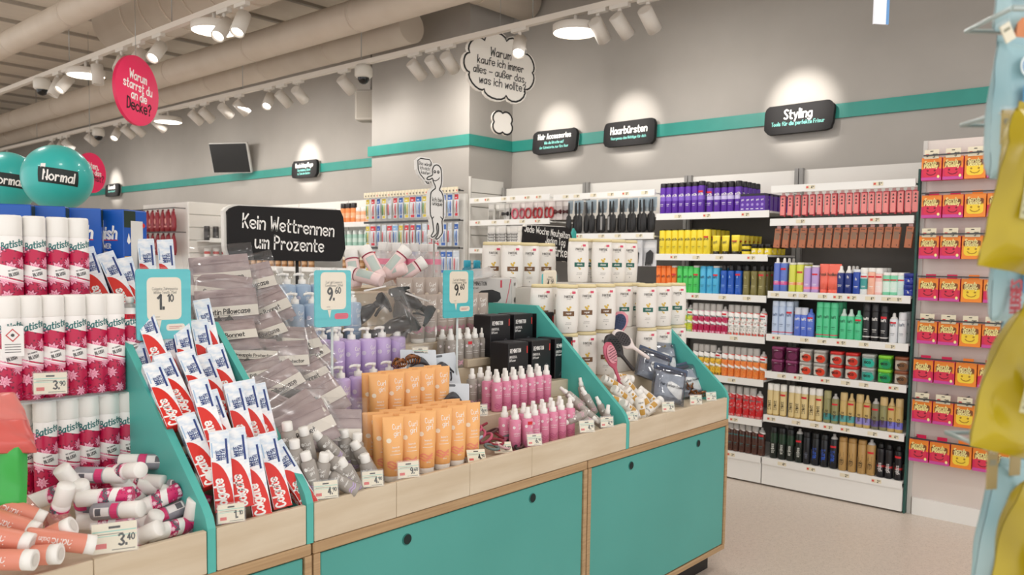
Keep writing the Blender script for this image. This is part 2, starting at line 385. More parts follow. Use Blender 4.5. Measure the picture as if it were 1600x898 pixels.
# wall washers that light the section signs
def dome(x, y, label):
    r = empty('dome_camera', (x, y, TRACK_Z))
    MB().lathe([(.0, -.02), (.06, -.02), (.075, -.05), (.075, -.11), (.06, -.125), (.0, -.125)], 20, 0, caps=(0, 0)).build('housing', M('#d9d4cb', .4), r)
    MB().lathe([(.05, -.12), (.048, -.145), (.036, -.165), (.018, -.176), (.0, -.18)], 20, 0, caps=(0, 0)).build('dome', M('#0c0c0d', .15), r)
    return tag(r, label, 'security camera')
dome(TRX, track_y(568), 'white dome camera under the track right of the television')
dome(TRX, track_y(154), 'small far dome camera under the track above the teal balloons')
dome(2.83, track_y(66, 2.83), 'white dome camera with black lens at upper left')

# wall loudspeaker, television
p = at(577, 166, X=5.25)
r = empty('wall_speaker', p, R(-60)); MB().box((-.12, -.09, -.15), (.12, .09, .15), bev=.012).build('cabinet', M('#a39c93', .6), r)
MB().quad(-.1, -.13, .1, .13, flat(-.092)).build('grille', M('#948d84', .9), r); MB().tube([(0, .05, .14), (0, .05, .5), (0, .05, CEIL-p.z)], .012, 8).build('bracket', M('#8d8780', .5), r)
tag(r, 'square grey loudspeaker on a rod beside the pilaster', 'speaker')
p = at(359, 247, X=5.35)
r = empty('wall_television'); r.matrix_world = frame3(p, V((-.80, -.42, -.28)), (0, 0, 1))
MB().box((-.27, -.0, -.19), (.27, .05, .19), bev=.008).build('casing', M('#d4d2cf', .4), r); MB().quad(-.26, -.18, .26, .18, flat(-.002)).build('screen', M('#050505', .5), r); MB().box((-.04, .05, -.04), (.04, .3, .04)).build('bracket', DARK, r)
tag(r, 'black flat television tilted down on the far wall', 'television')

# ------------------------------------------------------------ section signs on the wall
BOARD = M('#0f0c0e', .75); CHALK = M('#f4f2ee', .6); MINT = M('#7fd0c6', .6)
def wobble(w, h, r, k, seed):
    g = random.Random(seed); return [(x+g.uniform(-k, k), z+g.uniform(-k, k)) for x, z in rrect(-w/2, -h/2, w/2, h/2, r, 4)]
def section_sign(y0, y1, z, h, lines, label, seed):
    y = (y0+y1)/2; w = abs(y1-y0); r = empty('section_sign', (XW-.05, y, z), R(-90))
    r.rotation_euler = (R(-4), 0, R(-90))
    MB().prism(wobble(w, h, .05, .004, seed), -.02, .015).build('board', [BOARD], r)
    MB().prism(wobble(w*.97, h*.95, .05, .003, seed), .015, .028).build('backing', [M('#cfcdc8', .5)], r)
    t = MB()
    for s, zz, sz, mt in lines: t.text(s, 0, zz, sz, flat(-.0215), mt, .16 if mt == 0 else .14, rot=R(0))
    t.build('lettering', [CHALK, MINT], r)
    tag(r, label, 'sign')
    lamp('SPOT', (4.62, y+.1, TRACK_Z-.12), WASH_W*(1.25 if w > .48 else 1), .03, (XW, y, z+.07), (1, .95, .88), R(33), .9, 'sign_spotlight')
    return r
section_sign(4.651, 4.171, 2.48, .2, [('Hair Accessories', .025, .044, 0), ('Wie die Kirsche auf', -.02, .023, 1), ('der Sahnetorte, nur fürs Haar', -.058, .021, 1)], 'black wall sign reading Hair Accessories on the teal band', 1)
section_sign(3.89, 3.41, 2.48, .205, [('Haarbürsten', .0, .056, 0), ('Haargenau das Richtige für dich', -.045, .021, 1)], 'black wall sign reading Haarbürsten on the teal band', 2)
section_sign(2.51, 2.025, 2.455, .2, [('Styling', .0, .062, 0), ('Tools für die perfekte Frisur', -.045, .026, 1)], 'black wall sign reading Styling, rightmost on the teal band', 3)
section_sign(8.387, 7.885, 2.48, .2, [('Gesichtspflege', .02, .048, 0), ('Zum Anhalten, Küren', -.025, .026, 1), ('zu Tode der Gesten', -.065, .026, 1)], 'black wall sign reading Gesichtspflege, right of the television', 4)
section_sign(13.69, 13.19, 2.48, .2, [('Kosmetik', .02, .06, 0), ('alles was Du brauchst', -.03, .024, 1)], 'small far black wall sign beside the right balloon', 5)

# ------------------------------------------------------------ hanging signs
PINK = M('#e01f58', .4); PAPER = M('#fbf6ee', .55); INK = M('#141313', .6)
def hang_disc(c, rad, az, lines, label):
    r = empty('round_hanging_sign', c, az)
    MB().prism(disc(0, 0, rad, 48), -.012, .012).build('disc', [PINK], r)
    t = MB()
    for s, x, z, sz, mt, rot in lines: t.text(s, x, z, sz, flat(-.0135), mt, .14, rot=R(rot), align='c')
    t.build('lettering', [CHALK, INK], r)
    MB().tube([(0, 0, rad), (0, 0, (3.31 if rad > .23 else CEIL)-c.z)], .002, 4).build('cord', METAL, r)
    return tag(r, label, 'sign')
hang_disc(at(213, 142, D=5.75), .243, R(31), [('Warum', .005, .07, .062, 0, -4), ('starrst du', .0, .0, .062, 0, -5), ('an die', .01, -.068, .062, 0, -5), ('Decke?', .01, -.145, .078, 1, -4)], 'large pink round hanging sign asking Warum starrst du an die Decke')
hang_disc(at(142, 270, D=9.2), .225, R(28), [('bitten,', .0, .05, .068, 0, -4), ('wo du das', .0, -.015, .06, 0, -5), ('suchst?', .04, -.085, .072, 1, -4)], 'pink round hanging sign half hidden behind the right teal balloon')
def cloud_outline(w, h, n, k, seed, sub=7):
    g = random.Random(seed); out = []
    c = [(w/2*cos(2*pi*i/n), h/2*sin(2*pi*i/n)) for i in range(n)]
    for i in range(n):
        a, b = V(c[i]), V(c[(i+1) % n]); m = (a+b)/2; nn = V((b-a).yx); nn = V(((b-a).y, -(b-a).x)).normalized(); L = (b-a).length/2; bu = k*(.8+.5*g.random())
        for j in range(sub):
            th = pi*(1-j/sub); out.append(tuple(m+(b-a).normalized()*L*cos(th)+nn*L*bu*sin(th)))
    return out
def hang_cloud(c, az, w, h, n, k, lines, label, seed, cord):
    r = empty('thought_cloud_sign', c, az); o = cloud_outline(w, h, n, k, seed)
    MB().prism(o, -.012, .012).build('board', [PAPER], r)
    t = MB().line([(x*.95, z*.94) for x, z in o], .014, flat(-.0135), 0, True)
    for s, x, z, sz in lines: t.text(s, x, z, sz, flat(-.0135), 0, .125, rot=R(-3))
    t.build('ink_drawing', [INK], r); MB().tube([(0, 0, h*.5), (0, 0, h*.5+cord)], .002, 4).build('cord', METAL, r)
    return tag(r, label, 'sign')
cc = at(781, 106, D=6.3)
hang_cloud(cc, R(-15), .63, .45, 9, .62, [('Warum', .0, .075, .062), ('kaufe ich immer', 0, .0, .057), ('alles – außer das,', -.005, -.075, .056), ('was ich wollte?', .02, -.15, .06)], 'large white thought cloud sign hanging before the pilaster', 3, CEIL-cc.z-.215)
hang_cloud(at(784, 192, D=6.3), R(-15), .165, .155, 4, .75, [], 'small empty white cloud hanging under the large cloud sign', 5, .055)
r = empty('hanging_card', at(1377, 12, D=3.2), R(-40)); MB().box((-.032, -.004, -.065), (.032, .004, .07)).build('card', M('#dfe3ec', .5), r); MB().quad(.02, -.065, .032, .07, flat(-.0045)).build('edge_strip', M('#5f8fc4', .5), r); MB().tube([(0, 0, .07), (0, 0, 3.36-r.location.z)], .0015, 4).build('cord', METAL, r)
tag(r, 'pale card hanging at the top edge, right of centre', 'sign')
# teal balloons on sticks
BAL = M('#2fb3ae', .38, 0, 0, .3)
for px, nm in ((90, 'teal balloon with black logo panel behind the blue boxes'), (12, 'teal balloon at the left picture edge')):
    c = at(px, 278 if px > 50 else 283, D=3.55 if px > 50 else 4.0); r = empty('balloon', c, R(-18))
    rr = .143
    MB().lathe([(.0, -rr*1.08), (.012, -rr*1.06)]+[(rr*sin(a)*1.0, -rr*cos(a)*1.0) for a in [pi*(.1+.9*i/22) for i in range(22)]]+[(.0, rr)], 40, 0, caps=(0, 0)).build('skin', BAL, r)
    sf = lambda x, z: (lambda q: (q.x, q.y, q.z))(V((sin(x/rr)*cos(z/rr), -cos(x/rr)*cos(z/rr), sin(z/rr)))*(rr*1.004))
    sf2 = lambda x, z: tuple(V(sf(x, z))*1.012)
    lg = MB(); w, h = .08, .033
    for i in range(10):   # slanted panel
        x0, x1 = -w+2*w*i/10, -w+2*w*(i+1)/10
        
        for q_ in range(5):
            a_, b_ = -h+2*h*q_/5-.004, -h+2*h*(q_+1)/5-.004; lg.add([sf(x0, a_-.1*x0), sf(x1, a_-.1*x1), sf(x1, b_-.1*x1), sf(x0, b_-.1*x0)], [(0, 1, 2, 3)], 0)
    lg.text('Normal', 0, -.024, .04, sf2, 1, .15, rot=R(-6)); lg.quad(-.07, .032, -.05, .05, sf, 1)
    lg.build('logo', [M('#13201f', .5), CHALK], r)
    MB().tube([(0, 0, -rr), (0, 0, -c.z)], .004, 6).build('stick', TRIMW, r)
    tag(r, nm, 'balloon')
# ============================================================ promotion counter
YF = 1.714; YB = 3.2; YM = 2.62           # front plane, back plane, middle board
CAB = .72                                  # top of the cabinets
PLY = MN('birch_plywood', '#c9b79d', '#d6c7b0', (3, 60, 22), 6, .5); EDGE = MN('plywood_edge', '#a88863', '#b99a74', (3, 40, 160), 3, .6)
TEALD = MN('teal_laminate', '#4c9d95', '#51a39b', (2, 2, 2), 2, .42); HOLE_SHADE = M('#10201f', .8)
def cabinet(x0, x1, holes, label):
    r = empty('counter_cabinet', (x0, YF, 0)); w = x1-x0; t = .02
    f = MB(); yb = (YB-YF)
    f.box((0, 0, CAB-.03), (w, yb, CAB), bev=.003); f.box((0, 0, .095), (w, yb, .12), bev=.003)
    f.box((0, 0, .12), (t, yb, CAB-.03)); f.box((w-t, 0, .12), (w, yb, CAB-.03)); f.box((t, yb-.02, .12), (w-t, yb, CAB-.03))
    f.build('frame', EDGE, r)
    # door panel with two finger holes: dark discs on the face paint the shade inside them
    d = MB().box((t+.004, .004, .124), (w-t-.004, .022, CAB-.034), bev=.002).build('door', TEALD, r)
    h = MB()
    for hx in holes:
        h.prism(disc(hx-x0, .648, .017, 20), .0025, .0038, 0); h.prism(disc(hx-x0+.002, .648, .0145, 20), .0015, .003, 1)
    h.build('finger_hole', [M('#1f6f68', .5), HOLE_SHADE], d)
    MB().box((.05, .06, 0), (w-.05, yb-.06, .095)).build('plinth', M('#1d1a19', .6), r)
    return tag(r, label, 'cabinet', 'counter base cabinets')
cabinet(2.384, 3.50, (2.674, 3.217), 'teal counter cabinet with plywood edges, right end of the counter')
cabinet(1.19, 2.378, (1.508, 2.068), 'middle teal counter cabinet with plywood edges')
cabinet(0.0, 1.184, (.2, .9), 'teal counter cabinet at lower left, below the toothpaste bin')
def divider(x, label, th=.02):
    "tall partition with a sloping front edge"
    prof = [(YF+.002, CAB+.001), (YF+.002, .825), (YF+.012, .85), (YF+.03, .872), (YF+.47, 1.26), (YB-.47, 1.26), (YB-.03, .872), (YB-.002, .82), (YB-.002, CAB+.001)]
    m = MB(); n_ = len(prof); vs = [(x-th/2, y, z) for y, z in prof]+[(x+th/2, y, z) for y, z in prof]
    m.add(vs, [list(range(n_))[::-1], list(range(n_, 2*n_))]+[[j, (j+1) % n_, (j+1) % n_+n_, j+n_] for j in range(n_)])
    return tag(m.build('counter_divider', MN('teal_divider_laminate', '#4fb0a7', '#54b6ad', (2, 2, 2), 2, .42)), label, 'partition', 'teal counter dividers')
DIV = (.914, 1.181, 2.643, 3.49)
divider(DIV[0], 'teal sloping divider left of the toothpaste bin'); divider(DIV[1], 'teal sloping divider between toothpaste and satin packs')
divider(DIV[2], 'teal sloping divider between black boxes and shampoo bottles'); divider(DIV[3], 'teal sloping divider at the far right end of the counter')
L1 = .80
def tray(x0, x1, seams, label, steps=(), lab_group=None):
    "plywood tray: front board in lengths, deck and stepped risers"
    r = empty('plywood_tray', (x0, YF, CAB)); xs = [x0]+list(seams)+[x1]
    for a, b_ in zip(xs, xs[1:]):
        MB().box((a-x0+.0006, 0, .002), (b_-x0-.0006, .016, .103), bev=.002).build('front_board', PLY, r)
    MB().box((.001, .017, .06), (x1-x0-.001, YM-YF, L1-CAB)).build('deck', PLY, r)
    for sx0, sx1, sy, sz in steps:
        MB().box((sx0-x0, sy-YF, L1-CAB+.0005), (sx1-x0, YM-YF-.001, sz-CAB), bev=.002).build('step_riser', PLY, r)
    return tag(r, label, 'tray')
tray(.02, DIV[0]-.012, (.655,), 'plywood tray at lower left holding mini cans and tubes', [(.44, .90, 2.06, .845)])
tray(DIV[0]+.012, DIV[1]-.012, (), 'short plywood tray holding the toothpaste boxes', [(.93, 1.165, 2.0, .92), (.93, 1.165, 2.18, 1.06)])
tray(DIV[1]+.012, DIV[2]-.012, (1.467, 1.762, 2.06), 'long plywood tray in the middle of the counter', [(1.2, 1.98, 1.975, .89), (2.02, 2.33, 1.935, .90), (2.33, 2.625, 1.99, .90), (1.98, 2.625, 2.10, .96), (1.2, 1.98, 2.195, 1.0), (1.98, 2.625, 2.205, 1.03), (1.2, 2.625, 2.34, 1.12), (1.25, 2.16, 2.408, 1.185)])
tray(DIV[2]+.012, DIV[3]-.012, (2.93,), 'plywood tray at the right end holding shampoo and towels', [(2.66, 3.475, 2.02, .93)])
# ============================================================ product builders (origin at base centre, front towards local -Y)
CAPW = M('#f0eeea', .35); RED = M('#d3202f', .45); NAVY = M('#223a7c', .5); GREY = M('#8f8b88', .5)
FILM = CLEAR('clear_film', '#ffffff', .04, .15, .025, '#e9e6e8'); ACRYL = CLEAR('clear_acrylic', '#ffffff', .08, .05); PETC = CLEAR('clear_bottle', '#fbfcfb', .16, .06, .05)
def floral(name, base, dark, petal, petal2, stops, slant, scale):
    "printed can: constant bands along a slanted height, flowers inside two of them. stops: (z, kind) kind in w,f,d,p"
    m = bpy.data.materials.new(name); m.use_nodes = True; n, l = nodes(m); b = n['Principled BSDF']; b.inputs['Roughness'].default_value = .35
    tc = n.new('ShaderNodeTexCoord'); sp = n.new('ShaderNodeSeparateXYZ'); l.new(tc.outputs['Object'], sp.inputs[0])
    ma = n.new('ShaderNodeMath'); ma.operation = 'MULTIPLY_ADD'; ma.inputs[1].default_value = slant; l.new(sp.outputs['X'], ma.inputs[0]); l.new(sp.outputs['Z'], ma.inputs[2])
    mu = n.new('ShaderNodeMath'); mu.operation = 'MULTIPLY'; mu.inputs[1].default_value = 4; l.new(ma.outputs[0], mu.inputs[0])
    def ramp(vals):
        cr = n.new('ShaderNodeValToRGB'); cr.color_ramp.interpolation = 'CONSTANT'; e = cr.color_ramp.elements
        while len(e) < len(vals): e.new(.5)
        for i, (p, c) in enumerate(vals): e[i].position = min(1, max(0, p*4)); e[i].color = c
        l.new(mu.outputs[0], cr.inputs[0]); return cr
    colr = {'w': lin('#f3f0ee'), 'f': lin(base), 'd': lin(dark), 'p': lin(petal2)}
    band = ramp([(z, colr[k]) for z, k in stops]); mask = ramp([(z, (1, 1, 1, 1) if k in 'fd' else (0, 0, 0, 1)) for z, k in stops])
    vo = n.new('ShaderNodeTexVoronoi'); vo.inputs['Scale'].default_value = scale; l.new(tc.outputs['Object'], vo.inputs['Vector'])
    df = n.new('ShaderNodeVectorMath'); df.operation = 'SUBTRACT'; l.new(tc.outputs['Object'], df.inputs[0]); l.new(vo.outputs['Position'], df.inputs[1])
    s2 = n.new('ShaderNodeSeparateXYZ'); l.new(df.outputs[0], s2.inputs[0])
    def MA(op, a, b_=0, c_=0):
        q = n.new('ShaderNodeMath'); q.operation = op
        for k_, v_ in enumerate((a, b_, c_)):
            if isinstance(v_, (int, float)): q.inputs[k_].default_value = v_
            else: l.new(v_, q.inputs[k_])
        return q.outputs[0]
    pet = MA('MULTIPLY', vo.outputs['Distance'], MA('MULTIPLY_ADD', MA('SINE', MA('MULTIPLY', MA('ARCTAN2', s2.outputs['Z'], s2.outputs['X']), 8)), .22, 1))
    fr = n.new('ShaderNodeValToRGB'); fr.color_ramp.interpolation = 'CONSTANT'; e = fr.color_ramp.elements
    e[0].color = lin(dark); e[1].position = .43; e[1].color = lin(base)
    for p, c in ((.07, lin(petal2)), (.17, lin(petal)), (.22, lin(petal2)), (.32, lin(petal)), (.37, lin(dark))): q = e.new(p); q.color = c
    l.new(pet, fr.inputs[0])
    v2 = n.new('ShaderNodeTexVoronoi'); v2.inputs['Scale'].default_value = scale*2.3; l.new(tc.outputs['Object'], v2.inputs['Vector'])
    lt = n.new('ShaderNodeMath'); lt.operation = 'LESS_THAN'; lt.inputs[1].default_value = .22; l.new(v2.outputs['Distance'], lt.inputs[0])
    gt = n.new('ShaderNodeMath'); gt.operation = 'GREATER_THAN'; gt.inputs[1].default_value = .45; l.new(pet, gt.inputs[0])
    an = n.new('ShaderNodeMath'); an.operation = 'MULTIPLY'; l.new(lt.outputs[0], an.inputs[0]); l.new(gt.outputs[0], an.inputs[1])
    m1 = n.new('ShaderNodeMixRGB'); l.new(an.outputs[0], m1.inputs[0]); l.new(fr.outputs[0], m1.inputs[1]); m1.inputs[2].default_value = lin(dark)
    m2 = n.new('ShaderNodeMixRGB'); l.new(mask.outputs[0], m2.inputs[0]); l.new(band.outputs[0], m2.inputs[1]); l.new(m1.outputs[0], m2.inputs[2])
    l.new(m2.outputs[0], b.inputs['Base Color']); return m
FLOW = floral('floral_crimson_print', '#c01349', '#761236', '#dd5c88', '#f0b4c8', [(0, 'f'), (.083, 'p'), (.087, 'w'), (.09, 'f'), (.094, 'w'), (.122, 'f'), (.165, 'w')], .28, 30)
TEALI = M('#1f6f70', .5); TXT = M('#4a4a4c', .6); WT = M('#f6f4f1', .5)
def big_can(tester=False):
    r_, h = .0262, .25
    o = MB().lathe([(.022, 0), (.0255, .002), (r_, .006), (r_, .196), (.0245, .2), (.0235, .205 if not tester else .212)], 26).text('Batiste', .002, .171, .0165, cyl(r_+.0005), 1, .16, slant=.25, rot=R(14)).text('BLUSH', .003, .101, .0075, cyl(r_+.0005), 2, .2, rot=R(14)).text('DRY SHAMPOO', .0, .113, .0032, cyl(r_+.0005), 2, .16, rot=R(14))
    if tester:
        o.quad(-.024, .183, .02, .196, cyl(r_+.0006), 3, 6).text('TESTER', -.002, .1865, .0068, cyl(r_+.001), 4, .17)
        ob = o.build('dry_shampoo_can', [FLOW, TEALI, TXT, M('#d91e36', .5), M('#7a0d1b', .5)])
        MB().lathe([(.0235, .212), (.019, .219), (.009, .224), (.009, .228), (.0, .229)], 20, 0, caps=(0, 0)).build('dome', M('#b9babb', .3, .7), ob)
        MB().lathe([(.0085, .224), (.011, .227), (.011, .236), (.008, .24), (.0, .24)], 16, 0, caps=(0, 0)).build('spray_nozzle', CAPW, ob)
    else:
        ob = o.build('dry_shampoo_can', [FLOW, TEALI, TXT])
        MB().lathe([(.0258, .199), (.0262, .2), (.0258, .244), (.0245, .249), (.022, .25), (.0, .25)], 26, 0, caps=(1, 0)).build('cap', CAPW, ob)
    return ob
MINIF = floral('floral_mini_print', '#d4256a', '#7c163d', '#f2a0c0', '#f8dbe4', [(0, 'f'), (.03, 'w'), (.045, 'f'), (.066, 'p'), (.07, 'w')], .3, 75)
MINIG = MN('grey_mini_can_print', '#8f8f98', '#a3a3ab', (30, 30, 30), 1, .4)
def mini_can(grey=0):
    L, r_ = .118, .0192
    m = MB().lathe([(.016, 0), (r_, .002), (r_, .071), (.0175, .075)], 18)
    if grey: m.quad(-.009, .012, .011, .05, cyl(r_+.0005), 1, 4).quad(-.007, .016, .009, .03, cyl(r_+.0008), 2, 4).quad(-.02, .052, .02, .07, cyl(r_+.0005), 3, 6)
    else: m.text('Batiste', 0, .052, .0105, cyl(r_+.0005), 1, .16, slant=.25, rot=R(12))
    o = m.build('mini_spray_can', [MINIG, M('#e8e6e6', .5), M('#5b5c63', .5), M('#d43872', .5)] if grey else [MINIF, TEALI])
    MB().lathe([(.0185, .072), (.0189, .073), (.0187, .1155), (.0176, .118), (.0, .118)], 18, 0, caps=(1, 0)).build('cap', CAPW, o); return o
PEACH = MN('peach_tube', '#d98570', '#e2937d', (9, 9, 9), 1, .4)
def small_tube(L=.128, r_=.02):
    m = MB(); m.lathe([(r_*.98, .018), (r_, .02), (r_, L*.97), (r_*.9, L)], 18).text('hand', 0, L*.5, .016, cyl(r_+.0004), 1, .09, rot=R(90)).text('balm', .0, L*.75, .01, cyl(r_+.0004), 1, .09, rot=R(90))
    o = m.build('peach_tube', [PEACH, WT]); MB().lathe([(r_*.93, 0), (r_, .001), (r_, .0195)], 18).build('cap', CAPW, o)
    MB().lathe([(r_*.5, -.0006), (r_*.62, -.0008)], 18).build('cap_ring', M('#dad6d0', .5), o); return o
def pump_mist():
    o = MB().lathe([(.014, 0), (.0155, .002), (.0155, .07), (.008, .082)], 16).build('mist_bottle', CLEAR('pale_pink_clear', '#f6dad2', .14, .1, .25, '#eec4b8'))
    MB().lathe([(.0095, .08), (.0095, .092), (.0075, .093), (.0075, .103), (.0065, .118), (.0, .119)], 14).build('pump', CAPW, o); return o
WISP = MN('wispy_white_carton', '#c3d6ea', '#f3f5f8', (34, 34, 60), 3, .4, lo=.3, hi=.52); CRED = M('#d8281f', .4); CARTW = M('#eef0f2', .45)
def carton():
    w, d, h = .045, .036, .19
    m = MB().box((-w/2, -d/2, 0), (w/2, d/2, h), 0)
    f = flat(-d/2-.0003); f2 = flat(-d/2-.0006)
    arc = [0]+[(-w/2+.001+(w-.002)*cos(pi/2*t), .018+.102*sin(pi/2*t)) for t in [i/10 for i in range(11)]]+[(-w/2+.001, .002), (w/2-.001, .002)]
    m.poly(arc[1:], f, 1)
    m.text('Colgate', .012, .003, .021, f2, 2, .2, 'l', .15, R(90), track=2.3) if False else m.text('Colgate', .0075, .004, .0235, f2, 2, .19, 'l', .12, R(96), track=1.8, wide=.92)
    m.quad(.012, .112, .017, .172, f, 3, 1); m.text('WHITE', -.0005, .122, .009, f, 3, .2, 'l', 0, R(90)); m.text('TEETH', .0105, .122, .009, f, 3, .2, 'l', 0, R(90))
    m.quad(-.02, .13, -.017, .165, f, 4)
    for sg in (-1, 1):   # narrow sides
        s = lambda y, z, q=sg: (q*(w/2+.0003), y*q, z); s2 = lambda y, z, q=sg: (q*(w/2+.0006), y*q, z)
        m.poly([(-.017, .004), (.017, .004), (.017, .05), (.0, .085), (-.017, .108)], s, 1); m.text('Colgate', .006, .008, .017, s2, 2, .19, 'l', .1, R(92), track=1.8, wide=.85)
        m.text('WHITE', -.001, .118, .007, s, 3, .2, 'l', 0, R(90)); m.text('TEETH', .009, .118, .007, s, 3, .2, 'l', 0, R(90)); m.quad(.0115, .112, .0145, .165, s, 3)
    m.box((-w/2-.0004, -d/2-.0004, -.0006), (w/2+.0004, d/2+.0004, .003), 1)
    o = m.build('toothpaste_carton', [WISP, CRED, WT, NAVY, M('#a9c6e4', .5)])
    MB().box((-w/2+.001, -d/2+.001, h), (w/2-.001, d/2-.001, h+.0012)).build('end_flap', CARTW, o); return o
MAUVE = MN('mauve_satin', '#8f7e7f', '#ad9c9b', (14, 60, 30), 3, .4)
def pillow_mesh(m, w, h, t, mat, nx=10, nz=8, edge=.0, wav=.0, seed=1, zc=0, flatrim=.12):
    "soft flat pack: two bulged sheets meeting in a thin rim"
    g = random.Random(seed); ph = [g.uniform(0, 6.28) for _ in range(4)]
    for sg in (-1, 1):
        vs = []; fs = []
        for i in range(nx+1):
            for j in range(nz+1):
                u, v = i/nx*2-1, j/nz*2-1
                e = max(0, 1-max(abs(u), abs(v))**4); b = t*min(1, e*1.5)*(1+.22*sin(3*u+ph[0]+2*v)+.15*cos(4*v+ph[1]))
                y = wav*(sin(2.5*u+ph[2])*.6+cos(2*v+ph[3])*.6)+sg*(b/2+.0004)
                vs.append((u*w/2*(1-.02*abs(v)), y, zc+v*h/2))
        for i in range(nx):
            for j in range(nz):
                a = i*(nz+1)+j; q = [a, a+nz+1, a+nz+2, a+1]; fs.append(q if sg < 0 else q[::-1])
        m.add(vs, fs, mat, True)
    return m
def satin_pack(txt, dark=0, seed=1):
    w, h = .2, .15; m = MB(); pillow_mesh(m, w*.93, h*.82, .024, 0, seed=seed, zc=-.008)
    f = flat(-.0182); m.quad(-w*.44, -.038, w*.44, -.004, f, 1); m.text(txt, 0, -.029, .0165 if len(txt) < 20 else .0115, flat(-.0187), 2, .15, slant=.1); m.quad(-.045, -.0335, .03, -.0325, flat(-.0187), 2); m.quad(-w*.42, .024, w*.42, .026, f, 3); m.text('soft and shiny hair care', 0, .033, .005, f, 3, .12)
    if dark: m.poly([(-.05+.01*k, -.055+.012*((k*7) % 3)) for k in range(6)]+[(.02, -.062), (-.05, -.062)], f, 2)
    o = m.build('satin_pack', [MAUVE, M('#d9d2c8', .5), M('#2f2b2b', .5), M('#8c7b7d', .5)])
    s = MB(); pillow_mesh(s, w*1.1, h*1.12, .036, 0, wav=.006, seed=seed+9, zc=.004); s.build('clear_bag', FILM, o); return o
def curl_text(m, sf, z, s=1, mat=1, x=.0):
    m.text('Curl', x+.004*s, z+.016*s, .013*s, sf, mat, .1, 'c'); m.text('girl', x+.004*s, z, .013*s, sf, mat, .1, 'c')
def pump_bottle(col, key):
    r_, h = .0315, .168; m = MB().lathe([(.028, 0), (r_, .003), (r_, h-.006), (r_-.004, h), (.012, h+.003)], 24)
    sf = cyl(r_+.0005); curl_text(m, sf, .118, 1, 1, .012); m.poly(disc(-.02, .122, .008, 14), sf, 2); m.text('shampoo', .0, .085, .006, sf, 1, .12); m.text('sulfat frei', .0, .072, .0045, sf, 1, .12); m.quad(-.018, .06, .018, .0612, sf, 1, 4); m.quad(-.018, .055, .012, .0562, sf, 1, 4)
    o = m.build('pump_bottle', [MN('bottle_'+key, col, col, (5, 5, 5), 1, .38), WT, M('#ded7e4', .5)])
    p = MB().lathe([(.0135, h+.002), (.014, h+.004), (.0135, h+.018), (.006, h+.02), (.0045, h+.03), (.008, h+.031), (.0085, h+.04), (.0, h+.0415)], 16, 0, caps=(0, 0))
    p.tube([(0, 0, h+.036), (-.016, -.004, h+.0375), (-.029, -.007, h+.035), (-.031, -.0075, h+.03)], [.0055, .005, .004, .0035], 8); p.build('pump', CAPW, o); return o
def squeeze_tube(col, key, swirl):
    h = .19; rs = []; n_ = 24; prof = [(.02, .026, .021, .017), (.024, .0275, .0235, .02), (.07, .0295, .0225, .07), (.12, .0315, .018, .12), (.165, .0325, .008, .165), (.181, .0328, .0018, .181), (.19, .0328, .0018, .19)]
    for _, a, b_, z in prof: rs.append([(a*cos(2*pi*j/n_), b_*sin(2*pi*j/n_), z) for j in range(n_)])
    m = MB().rings(rs)
    def sf(x, z):
        for k in range(len(prof)-1):
            z0, z1 = prof[k][3], prof[k+1][3]
            if z <= z1 or k == len(prof)-2:
                t = min(1, max(0, (z-z0)/(z1-z0))); a = prof[k][1]*(1-t)+prof[k+1][1]*t; b_ = prof[k][2]*(1-t)+prof[k+1][2]*t
                return (x, -b_*math.sqrt(max(0, 1-(x/a)**2))-.0006, z)
    curl_text(m, sf, .135, 1.15, 1, .004); m.poly(disc(-.017, .122, .007, 12), sf, 3); m.text('leave in', .003, .1, .006, sf, 1, .12); m.text('conditioner', .003, .09, .0045, sf, 1, .12); m.quad(-.014, .081, .018, .0822, sf, 1, 4)
    for k in range(3): m.line([(-.02+.006*i, .058-.007*k+.004*sin(1.2*i+k)) for i in range(7)], .0042, sf, 2)
    m.text('200 ml', .003, .034, .004, sf, 1, .12)
    o = m.build('squeeze_tube', [MN('tube_'+key, col, col, (5, 5, 5), 1, .4), WT, M(swirl, .45), M('#f4e6d2', .5)])
    MB().lathe([(.0245, 0), (.0258, .002), (.0258, .0195), (.0245, .0205)], n_, 0, None, 1, .82).build('cap', M('#e9e6e1', .35), o); return o
def spray_bottle(col, key, sw, hb=.104, r_=.0205, red=0):
    m = MB().lathe([(.018, 0), (r_, .002), (r_, hb-.004), (r_-.003, hb), (.012, hb+.002)], 20); sf = cyl(r_+.0005)
    m.poly(disc(-.011, hb*.77, .0052, 12), sf, 2); curl_text(m, sf, hb*.72, .62, 1, .009); m.text('curl spray', 0, hb*.55, .0048, sf, 1, .12); m.quad(-.011, hb*.49, .011, hb*.5, sf, 1, 4)
    for k in range(3): m.line([(-.014+.0048*i, .026-.006*k+.003*sin(1.3*i+k)) for i in range(7)], .0042, sf, 3)
    if red: m.quad(-.006, hb*.82, .012, hb*.93, cyl(r_+.001), 4, 4)
    o = m.build('spray_bottle', [MN('spray_'+key, col, col, (5, 5, 5), 1, .4), WT, M('#f3e9ec', .5), M(sw, .45), RED])
    MB().lathe([(.0125, hb+.001), (.0135, hb+.003), (.013, hb+.017), (.0085, hb+.019), (.0082, hb+.031), (.0072, hb+.039), (.0, hb+.04)], 16, 0, caps=(1, 0)).build('spray_cap', CAPW, o); return o
